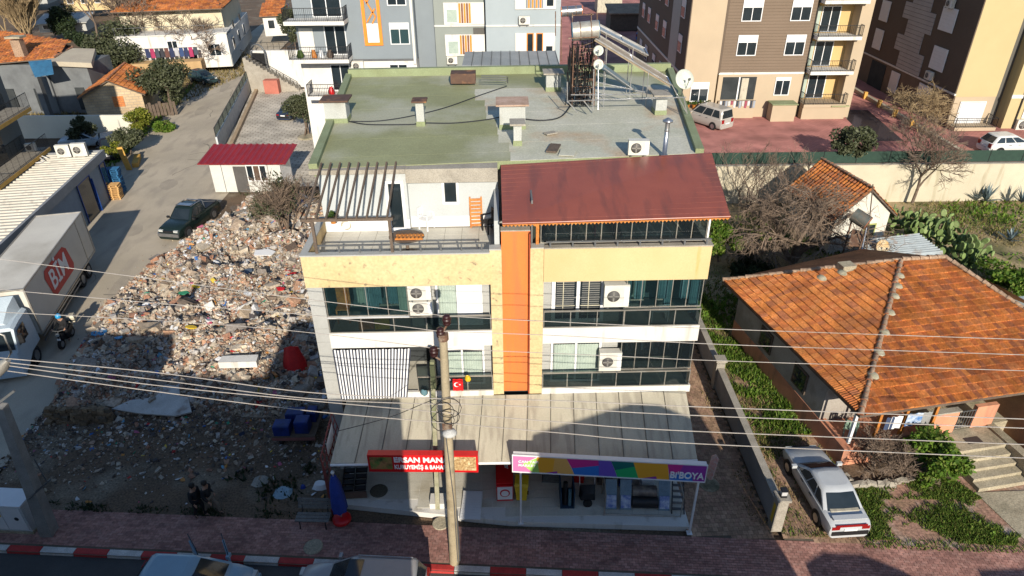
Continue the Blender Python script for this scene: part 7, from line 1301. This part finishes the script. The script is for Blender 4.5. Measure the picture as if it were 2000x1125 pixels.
def slab_thing(name, px, py, pts, th, m, label, cat, tilt=(0,0,0), z=None):
    p = at(px,py,.8); zz = z if z is not None else float(rub_h(np.array([p.x]),np.array([p.y]))[0])+.12; p = at(px,py,zz); o = MB(Matrix.Rotation(tilt[2],4,'Z') @ Matrix.Rotation(tilt[1],4,'Y') @ Matrix.Rotation(tilt[0],4,'X')).prism(pts,0,th).build(name,m); o.location = p; return tag(o,label,cat)
whp = mat('broken_plaster', (.5,.49,.46), (.4,.38,.35), 1.5, .9, c3=(.16,.1,.07), t3=.68, local=True)
slab_thing('plaster_slab',300,796,[(-1.9,-.1),(-.5,-.35),(1.2,-.5),(1.9,-.3),(1.5,.5),(1.1,.55),(.9,1.1),(.2,1.2),(-.1,.5),(-1.2,.35)],.1,whp,'largest broken white plaster slab lying at the front of the rubble','slab',(.35,0,0),.35)
slab_thing('concrete_block',468,712,[(-.9,-.25),(.95,-.3),(.9,.3),(-.85,.3)],.35,M['white'],'long white concrete block at the shadow edge in the rubble','block',(0,0,.05))
slab_thing('board',515,494,[(-.55,-.3),(.6,-.35),(.75,.1),(.2,.4),(-.6,.25)],.06,M['upvc'],'flat white board near the top of the rubble','board',(.1,0,0)); slab_thing('panel',455,418+16,[(-.8,-.2),(.7,-.25),(.85,.2),(-.7,.3)],.12,mat('rust_red_panel',(.3,.1,.055),None,3,.9,local=True),'rust red panel lying beside the scrub tree','panel',(.2,.05,.1),.5)
for i,(px,py,s,m,l) in enumerate(((572,537,.45,'red','bright red cloth scrap near the building corner in rubble'),(548,565,.4,'red','second red scrap just left of the building wall'),(382,560,.28,'yellow','small yellow packet in the upper middle rubble'),(440,550,.22,'yellow','tiny ochre yellow bag in the rubble right of the yellow packet'),(375,640,.4,'yellow','crumpled yellow bag in the lower middle of the rubble'),(408,632,.22,'pinkl','pink scrap in the lower middle rubble'),(358,572,.4,'greenl','dark green plastic sheet in the middle rubble'),(432,640,.3,'greenl','small green sheet beside the orange board in rubble'),(233,660,.3,'bluel','bright blue bag in the shaded left rubble'),(195,650,.6,'bluel','long pale blue sheet at the left edge of the rubble'),(288,597,.4,'upvc','white square board in the left rubble'),(480,532,.6,'slatec','slate blue cloth on the upper right rubble'),(430,636,.3,'wood','orange board scrap in the lower middle rubble'))):
    for k_,c_ in (('pinkl',(.55,.06,.12)),('greenl',(.03,.22,.12)),('bluel',(.06,.3,.55)),('slatec',(.08,.11,.15))):
        if k_ not in M: M[k_] = mat(k_,c_,None,4,.6,local=True)
    r = random.Random(i); pts = [(s*math.cos(q*.9)*r.uniform(.5,1),s*.7*math.sin(q*.9)*r.uniform(.5,1)) for q in range(7)]; slab_thing('scrap',px,py,pts,.05,M[m],l,'scrap',(r.uniform(-.2,.3),r.uniform(-.2,.2),0))
rt = thing('red_tarp', 'red tarpaulin draped over an upright pallet by the building wall', 'tarpaulin', at(578,728,.5)); MB().loft([[(-.45,-.1,0),(.0,-.28,0),(.55,-.05,0),(.4,.4,.1)],[(-.38,0,.5),(.0,-.1,.6),(.4,.05,.5),(.3,.35,.5)],[(-.3,.15,1.0),(-.05,.1,1.1),(.2,.2,1.0),(.15,.35,.95)]]).build('cloth', mat('red_tarp_cloth',(.55,.012,.012),(.42,.008,.01),3,.6,local=True), rt); rt.scale = (1.35,1.2,1.4)
ty = thing('old_tyre', 'old black tyre lying below the red tarpaulin', 'tyre', at(579,742,.45)); MB(Matrix.Rotation(.5,4,'X')).lathe((0,0,0),[(.22,-.1),(.3,-.14),(.4,-.1),(.42,0),(.4,.1),(.3,.14),(.22,.1),(.2,0)],18).build('tyre', M['rubber'], ty)
for i,(a,c,l) in enumerate((((505,700),(540,735),'brown timber beam near the red tarpaulin'),((520,690),(535,750),'thin brown plank crossing the timber beam'),((420,432),(520,395),'long grey pole at the top of the rubble beside the pickup'),((450,418),(560,388),'second grey pole at the top of the rubble'))):
    tag(MB().tube([at(*a,.8),at(*c,.9)],.09 if i < 2 else .06,4).build('beam', M['wood'] if i == 0 else M['dwood'] if i == 1 else M['plank']), l, 'beam')
tag(MB().tube(curve([at(308,990-60,.03),at(330,945,.03),at(352,930,.03)]),.03,5).build('branch', M['plank']), 'pale dry branch lying on the shaded brown dirt', 'branch') if False else None
# ---------------------------------------------------------------- plants
M['bark'] = mat('bark', (.17,.125,.09), (.11,.08,.06), 5, .95, fine=.25); M['twig'] = mat('twig', (.215,.155,.112), (.135,.10,.075), 3, .95, fine=.15); M['twigy'] = mat('yellow_twig', (.33,.24,.13), (.22,.16,.09), 3, .9, fine=.15)
M['olive'] = mat_isl('olive_leaf', [(.075,.085,.04),(.10,.11,.06),(.055,.065,.03),(.13,.14,.085),(.045,.055,.025)], .65, .2)
M['dark'] = mat_isl('dark_leaf', [(.025,.042,.018),(.035,.055,.022),(.02,.032,.014),(.05,.07,.03)], .6, .2)
M['lime'] = mat_isl('lime_leaf', [(.22,.24,.03),(.16,.19,.02),(.28,.27,.05),(.12,.15,.02)], .6, .35)
M['fresh'] = mat_isl('fresh_leaf', [(.12,.22,.025),(.09,.17,.02),(.16,.25,.035),(.065,.13,.018),(.2,.25,.05)], .6, .35)
M['dryg'] = mat_isl('dry_grass', [(.26,.2,.09),(.2,.15,.07),(.16,.14,.05),(.3,.24,.12)], .9, .2)
M['grass'] = mat_isl('grass_blade', [(.11,.18,.025),(.08,.14,.02),(.15,.21,.035),(.19,.2,.05),(.06,.11,.018)], .8, .3)
def tree(name, label, cat, base, h, r, n, ls, m, tr=.12, clumps=18, seed=0, squash=.8, group=None, stems=1):
    t = thing(name, label, cat, base, 0, group); rg = np.random.default_rng(seed+50); k = MB(); R2 = random.Random(seed)
    cz = h-r*squash
    for s in range(stems):
        a = R2.uniform(0,6.3); b0 = Vector((.12*stems*math.cos(a)*(stems>1),.12*stems*math.sin(a)*(stems>1),0)); top = Vector((R2.uniform(-.2,.2)*r,R2.uniform(-.2,.2)*r,cz*.75))
        k.tube([b0,b0.lerp(top,.5)+Vector((R2.uniform(-.1,.1)*h*.3,R2.uniform(-.1,.1)*h*.3,0)),top],[tr,tr*.75,tr*.55],6)
        for i in range(5):
            q = R2.uniform(0,6.3); e = Vector((math.cos(q)*r*.7,math.sin(q)*r*.7,cz+R2.uniform(-.3,.6)*r*squash)); k.tube([top,top.lerp(e,.5)+Vector((0,0,.1*r)),e],[tr*.45,tr*.3,tr*.12],4)
    k.build('trunk', M['bark'], t); V,F = leaves((0,0,cz),(r,r,r*squash),n,ls,rg,clumps=clumps); np_obj('crown', V, F, m, t); return t
def bare(name, label, cat, base, h, spread, seed, depth=5, kids=4, m='twig', tr=.14, up=.5, stems=1, droop=0, L0=.34, rmin=.011):
    t = thing(name, label, cat, base); R2 = random.Random(seed); tk = MB(); V_ = MB()
    def grow(p, d, l, r, dep):
        q = p+d*l; mid = p.lerp(q,.5)+Vector((R2.gauss(0,.06),R2.gauss(0,.06),R2.gauss(0,.05)))*l; (tk if dep >= depth-1 else V_).tube([p,mid,q],[r,r*.85,r*.66],6 if dep >= depth-1 else 3,False)
        if dep <= 0: return
        for i in range(kids+(R2.random() < .4)):
            ax = Vector((R2.gauss(0,1),R2.gauss(0,1),R2.gauss(0,.6))).normalized(); nd = (d*(.75)+ax*spread+Vector((0,0,up*.35-droop*(depth-dep)*.12))).normalized(); s = R2.uniform(.35,1) if i else 1
            grow(p.lerp(q,s), nd, l*R2.uniform(.62,.86), max(r*.6,rmin), dep-1)
    for s in range(stems):
        a = s*6.283/stems+R2.random(); d = Vector((.35*math.cos(a)*(stems>1)*spread*2,.35*math.sin(a)*(stems>1)*spread*2,1)).normalized(); grow(Vector((.1*math.cos(a)*(stems>1),.1*math.sin(a)*(stems>1),-.05)), d, h*L0, tr, depth)
    tk.build('trunk', M['bark'] if m == 'twig' else M[m], t); V_.build('branches', M[m], t); return t
bare('bare_tree','big leafless tree with dense tangled crown behind the clay roof house','tree',at(1548,510,.2),7.0,.85,3,6,3,tr=.2,up=.12,droop=.55,stems=3,rmin=.010)
bare('bare_shrub','thin upright leafless saplings behind the big tangled tree','shrub',at(1455,415,.3),5.2,.5,23,5,2,tr=.06,up=.7,stems=5,rmin=.012); bare('bare_shrub','leafless saplings standing before the white hut roof','shrub',at(1560,420,.3),5.2,.5,24,5,2,tr=.06,up=.7,stems=4,rmin=.012)
bare('bare_tree','slender leafless tree in front of the cream retaining wall','tree',at(1782,395,.3),9.0,.6,8,6,3,tr=.13,up=.3,L0=.26,rmin=.013); bare('bare_shrub','leafless shrub at the corner of the yellow block','shrub',at(1795,258,3),4.2,.8,5,5,3,tr=.07,up=.3,stems=4,m='twigy',rmin=.016)
bare('bare_shrub','leafless brown shrub in the stone planter before the salmon wall','shrub',at(1712,932,.1),2.3,.7,6,5,3,tr=.045,up=.4,stems=4); bare('bare_shrub','thin leafless shrub beside the citrus bush','shrub',at(1765,925,.1),1.9,.8,16,5,3,tr=.03,up=.3,stems=4)
bare('bare_tree','tall tan leafless poplar clump at the upper left corner','tree',at(62,92,1),11,.36,11,5,4,'twigy',.12,.8,stems=9,L0=.3,rmin=.03); bare('bare_tree','grey leafless tree standing over the olive tree on the left','tree',at(262,118,1),12,.6,12,6,3,'twig',.2,.5,L0=.26,rmin=.028); bare('bare_tree','leafless tree before the laundry house terrace','tree',at(330,112,1),10,.65,13,6,3,'twig',.16,.4,stems=2,rmin=.028); bare('bare_tree','leafless grey tree left of the laundry house','tree',at(190,70,1),11,.6,31,6,3,'twig',.18,.4,rmin=.03); bare('bare_tree','leafless tree leaning over the laundry lines','tree',at(400,128,1),7,.7,32,5,3,'twig',.12,.4,stems=2,rmin=.026)
bare('bare_tree','leafless branches at the far upper left edge','tree',at(10,60,1.5),10,.5,14,6,3,'twigy',.12,.5,stems=3,rmin=.03)
tree('olive_tree','large grey green olive tree between the far houses on the left','tree',at(250,152,0),7.2,3.9,12000,.17,M['olive'],.2,26,1); tree('olive_tree','round olive tree beside the lane behind the brick shed','tree',at(335,218,0),5.9,3.0,8000,.16,M['olive'],.2,24,2); tree('olive_tree','small olive tree in a round bed in the parking lot','tree',at(598,266,0),4.8,2.3,7000,.1,M['olive'],.09,20,3,stems=3)
MB().lathe(at(600,268,.02),[(.95,0),(.95,.12),(.8,.14)],16).build('tree_bed', M['concd'])['kind'] = 'structure'
tree('green_shrub','dark shrub in front of the white garden wall','shrub',at(172,285,0),2.9,1.35,4500,.12,M['olive'],.06,16,4); tree('green_shrub','wide grey green shrub at the lane corner','shrub',at(255,302,0),2.5,1.75,6000,.11,M['olive'],.06,18,5,squash=.6); tree('lime_shrub','bright lime green shrub behind the wide grey shrub','shrub',at(278,268,0),2.8,1.45,4200,.11,M['lime'],.05,14,6,squash=.7); tree('lime_shrub','small bright yellow green shrub by the blue pallets','shrub',at(229,312,0),1.7,.95,3200,.09,M['lime'],.04,12,7)
tree('green_shrub','fresh green shrub at the lane edge by the plank fence','shrub',at(322,255,0),1.6,1.2,3000,.11,M['fresh'],.04,12,8); tree('dark_tree','dark green bushy tree behind the grey shed at upper left','tree',at(132,72,1),4.6,2.6,5000,.17,M['dark'],.12,18,9); tree('dark_tree','dark green citrus tree before the grey sheet shed','tree',at(160,98,1),2.9,1.7,3500,.14,M['dark'],.08,14,10)
tree('dark_tree','dense dark evergreen behind the bare trees at the upper left','tree',at(40,30,1.5),6,3.5,5000,.2,M['dark'],.12,18,19); tree('green_shrub','dusty green shrubs beside the lane at the balcony end','shrub',at(578,100,1.5),6.5,1.7,5000,.14,M['olive'],.1,16,11,squash=1.5)
tree('scrub_tree','olive brown scrub tree at the top of the rubble near the pergola','tree',at(558,452,.6),4.2,1.9,1500,.10,M['olive'],.1,20,12,stems=3); bare('bare_shrub','leafless brown branches rising through the scrub tree on the rubble','shrub',at(566,455,.6),4.4,.6,41,5,3,tr=.07,up=.4,stems=4,rmin=.012); tree('scrub_tree','low brown scrub bush on the rubble left of the scrub tree','shrub',at(512,432,.5),1.8,1.2,1100,.1,M['olive'],.05,12,13,stems=3)
tree('evergreen_tree','dark green bushy tree on the yard behind the white hut','tree',at(1655,318,3),2.9,1.6,3800,.12,M['olive'],.12,20,14,squash=.75); tree('green_bush','fresh green bush between the block and the bare tree','bush',at(1403,512,0),3.0,1.2,3800,.12,M['fresh'],.07,14,15,squash=1.1); tree('citrus_bush','glossy green citrus bush beside the landing','bush',at(1803,938,0),2.5,1.25,5200,.1,M['fresh'],.07,18,16,squash=.9)
tree('green_bush','dark green weeds under the balcony side of garden','bush',at(1470,530,0),1.3,1.8,4200,.12,M['dark'],.05,14,17,squash=.5) ; tree('green_bush','leafy green weeds along the garden beyond the roof ridge','bush',at(1960,590,0),2.0,2.4,5000,.14,M['fresh'],.05,16,18,squash=.4)
# prickly pear
M['pad'] = mat_isl('cactus_pad', [(.13,.19,.06),(.17,.24,.08),(.10,.15,.05),(.21,.27,.11)], .6, var=.2)
def cactus(label, pts, n, seed, hmax=1.9, m='pad', ps=.26):
    t = thing('prickly_pear', label, 'cactus', pts[0]); r = random.Random(seed); b = MB(); inv = t.matrix_basis.inverted()
    for i in range(n):
        u = r.random()*(len(pts)-1); k = int(u); p = pts[k].lerp(pts[k+1],u-k)+Vector((r.gauss(0,.5),r.gauss(0,.5),r.uniform(.1,hmax))); s = ps*r.uniform(.7,1.3); T = Matrix.Translation(inv @ p) @ Matrix.Rotation(r.uniform(0,6.3),4,'Z') @ Matrix.Rotation(r.gauss(.4,.5),4,'Y')
        B = MB(T); B.loft([[(q*s*.62*math.cos(a),.03*q+.0,s*q*math.sin(a)) for a in np.linspace(0,5.65,10)] if q < 2 else None for q in (.75,1.0)]+[[(s*.62*math.cos(a),-.03,s*math.sin(a)) for a in np.linspace(0,5.65,10)],[(s*.5*math.cos(a),-.06,s*.8*math.sin(a)) for a in np.linspace(0,5.65,10)]]); b.add(B.v,B.f,True)
    o = b.build('pads', M[m], t); return t
cactus('long bank of prickly pear cactus behind the corrugated shed',[at(1735,448,.3),at(1770,468,.3),at(1830,478,.3),at(1868,505,.3),at(1890,535,.3)],300,1)
M['agave'] = mat_isl('agave_leaf', [(.14,.19,.2),(.18,.23,.24),(.10,.14,.15)], .6)
def agave(label, base, n, L_, seed):
    t = thing('agave', label, 'plant', base); r = random.Random(seed); b = MB()
    for i in range(n):
        a = r.uniform(0,6.3); e = r.uniform(.25,1.25); d = Vector((math.cos(a)*math.cos(e),math.sin(a)*math.cos(e),math.sin(e))); s = Vector((-math.sin(a),math.cos(a),0))*.07; q = d*L_*r.uniform(.7,1.1); b.add([s,-s,q*.5-s*1.1,q*.5+s*1.1,q+Vector((0,0,-.1))],[(0,1,2,3),(3,2,4)])
    b.build('leaves', M['agave'], t)
agave('blue grey agave before the cream retaining wall',at(1925,392,.4),34,1.5,1); agave('second blue grey agave at the right end of the retaining wall',at(1995,395,.4),30,1.4,2); agave('pale agave in the sunlit far garden',at(1972,470,.2),22,1.1,3)
# grass and weeds
def grass(name, poly, n, h, m, seed, dens=None, z=0, wid=.02, hv=None):
    r = np.random.default_rng(seed); xs = [p[0] for p in poly]; ys = [p[1] for p in poly]; x = r.uniform(min(xs),max(xs),n); y = r.uniform(min(ys),max(ys),n); ok = inpoly(x,y,poly)
    if dens is not None: ok &= r.uniform(0,1,n) < dens(x,y)
    x,y = x[ok],y[ok]; k = len(x); a = r.uniform(0,6.3,k); hh = h*r.uniform(.4,1.3,k)*(1 if hv is None else hv(x,y)); w_ = wid*r.uniform(.7,1.6,k); lx,ly = r.normal(0,.45,k)*hh,r.normal(0,.45,k)*hh; zz = z(x,y) if callable(z) else np.full(k,float(z))
    V = np.stack([np.column_stack([x-np.cos(a)*w_,y-np.sin(a)*w_,zz]),np.column_stack([x+np.cos(a)*w_,y+np.sin(a)*w_,zz]),np.column_stack([x+lx,y+ly,zz+hh])],1).reshape(-1,3); o = np_obj(name,V,np.arange(3*k).reshape(-1,3),M[m],None,'stuff'); return o
def ns(X,Y,s=1,o=0): return .5+.3*np.sin(X*1.3*s+2*np.sin(Y*.7*s+o)+o)+.25*np.sin(Y*1.9*s+X*.8*s+o*2)
grass('grass',[(10.2,17.5),(13.6,17.3),(13.7,21.5),(10.2,22.5)],9000,.10,'grass',61,lambda x,y: np.clip(ns(x,y,2.1,4)*1.5-.75+.5*(np.abs(x-10.4)<.3)+.6*(x>13.2),0,1)); grass('dry_grass',[(10.2,17.5),(13.6,17.3),(13.7,23),(10.2,23)],9000,.08,'dryg',62,lambda x,y: np.clip(ns(x,y,1.7,2)*1.4-.6,0,1)); grass('weeds',[(9.2,18),(9.85,18),(9.85,44),(9.2,44)],3500,.12,'dryg',63,lambda x,y: np.clip(ns(x,y,1.5)-.3,0,1))
yardp = [(13.4,17.3),(18.7,16.95),(19.6,17.8),(18.2,20.2),(14.0,20.1)]
grass('grass',yardp,46000,.11,'grass',1,lambda x,y: np.clip(ns(x,y,1.1)*1.9-.7+.7*(y>19.2)+.45*(x<14.4)+.25*np.sin(x*7)*np.sin(y*8),0,1),wid=.022); grass('weeds',yardp,1500,.16,'fresh',2,lambda x,y: np.clip(ns(x,y,1.1)*1.8-.9,0,1),wid=.06)
grass('grass',[(13.0,16.9),(30,16.0),(30,16.5),(13,17.35)],5000,.12,'grass',3)
strip = [(10.2,21.5),(11.6,21.5),(13.75,21.3),(12.0,30.8),(11.0,40),(10.2,40)]
grass('weeds',strip,30000,.26,'fresh',4,lambda x,y: np.clip(ns(x,y,1.6,1)*1.5-.55+.55*(x+.19*(y-21)>12.3)+.3*np.sin(x*5+y*3)-1.2*(y<23.0),0,1),wid=.05,hv=lambda x,y: .5+.8*ns(x,y,2.2,3)); grass('grass',strip,24000,.18,'grass',5,lambda x,y: np.clip(ns(x,y,1.4,2)*1.3-.45-1.2*(y<22.2),0,1),hv=lambda x,y: .4+.9*ns(x,y,2,1)); grass('dry_grass',strip,22000,.2,'dryg',6,lambda x,y: np.clip(ns(x,y,1.2,4)-.25,0,1))
back = [(10.4,31),(22,34),(31,27),(46,27),(46,48.6),(10.4,48.6)]
grass('grass',back,46000,.22,'grass',7,lambda x,y: np.clip(ns(x,y,.35,3)*1.6-.85+.5*(y<34),0,1),z=.05,wid=.035); grass('weeds',back,34000,.3,'fresh',8,lambda x,y: np.clip(ns(x,y,.3,5)*1.5-.95+.7*(y<35),0,1),z=.05,wid=.08); grass('dry_grass',back,36000,.22,'dryg',9,lambda x,y: np.clip(ns(x,y,.4,1)-.1,0,1),z=.05,wid=.035)
grass('weeds',[(-13,18.9),(-9,18.7),(-7.6,19.0),(-7.6,20.6),(-10,22.5),(-12,20.6)],2500,.22,'dark',10,lambda x,y: np.clip(ns(x,y,1.5)*1.6-.7,0,1),wid=.05); grass('weeds',[(-21,SY(-21)),(-7.5,SY(-7.5)),(-7.5,SY(-7.5)+.4),(-21,SY(-21)+.4)],5000,.15,'dark',11,lambda x,y: np.clip(ns(x,y,2)*1.3-.3,0,1),wid=.03)
grass('weeds',[(-10,46),(-7.8,40),(-7.8,50),(-14,51.5),(-22,51.6),(-18,49)],5000,.3,'olive',12,wid=.06); grass('dry_grass',[(-60,68),(-40,68),(-34,100),(-60,130)],26000,.4,'dryg',13,wid=.06,z=.0); grass('weeds',[(-36.8,58),(-35.4,58),(-37,70),(-41,96),(-39.8,80)],6000,.3,'fresh',14,wid=.07)
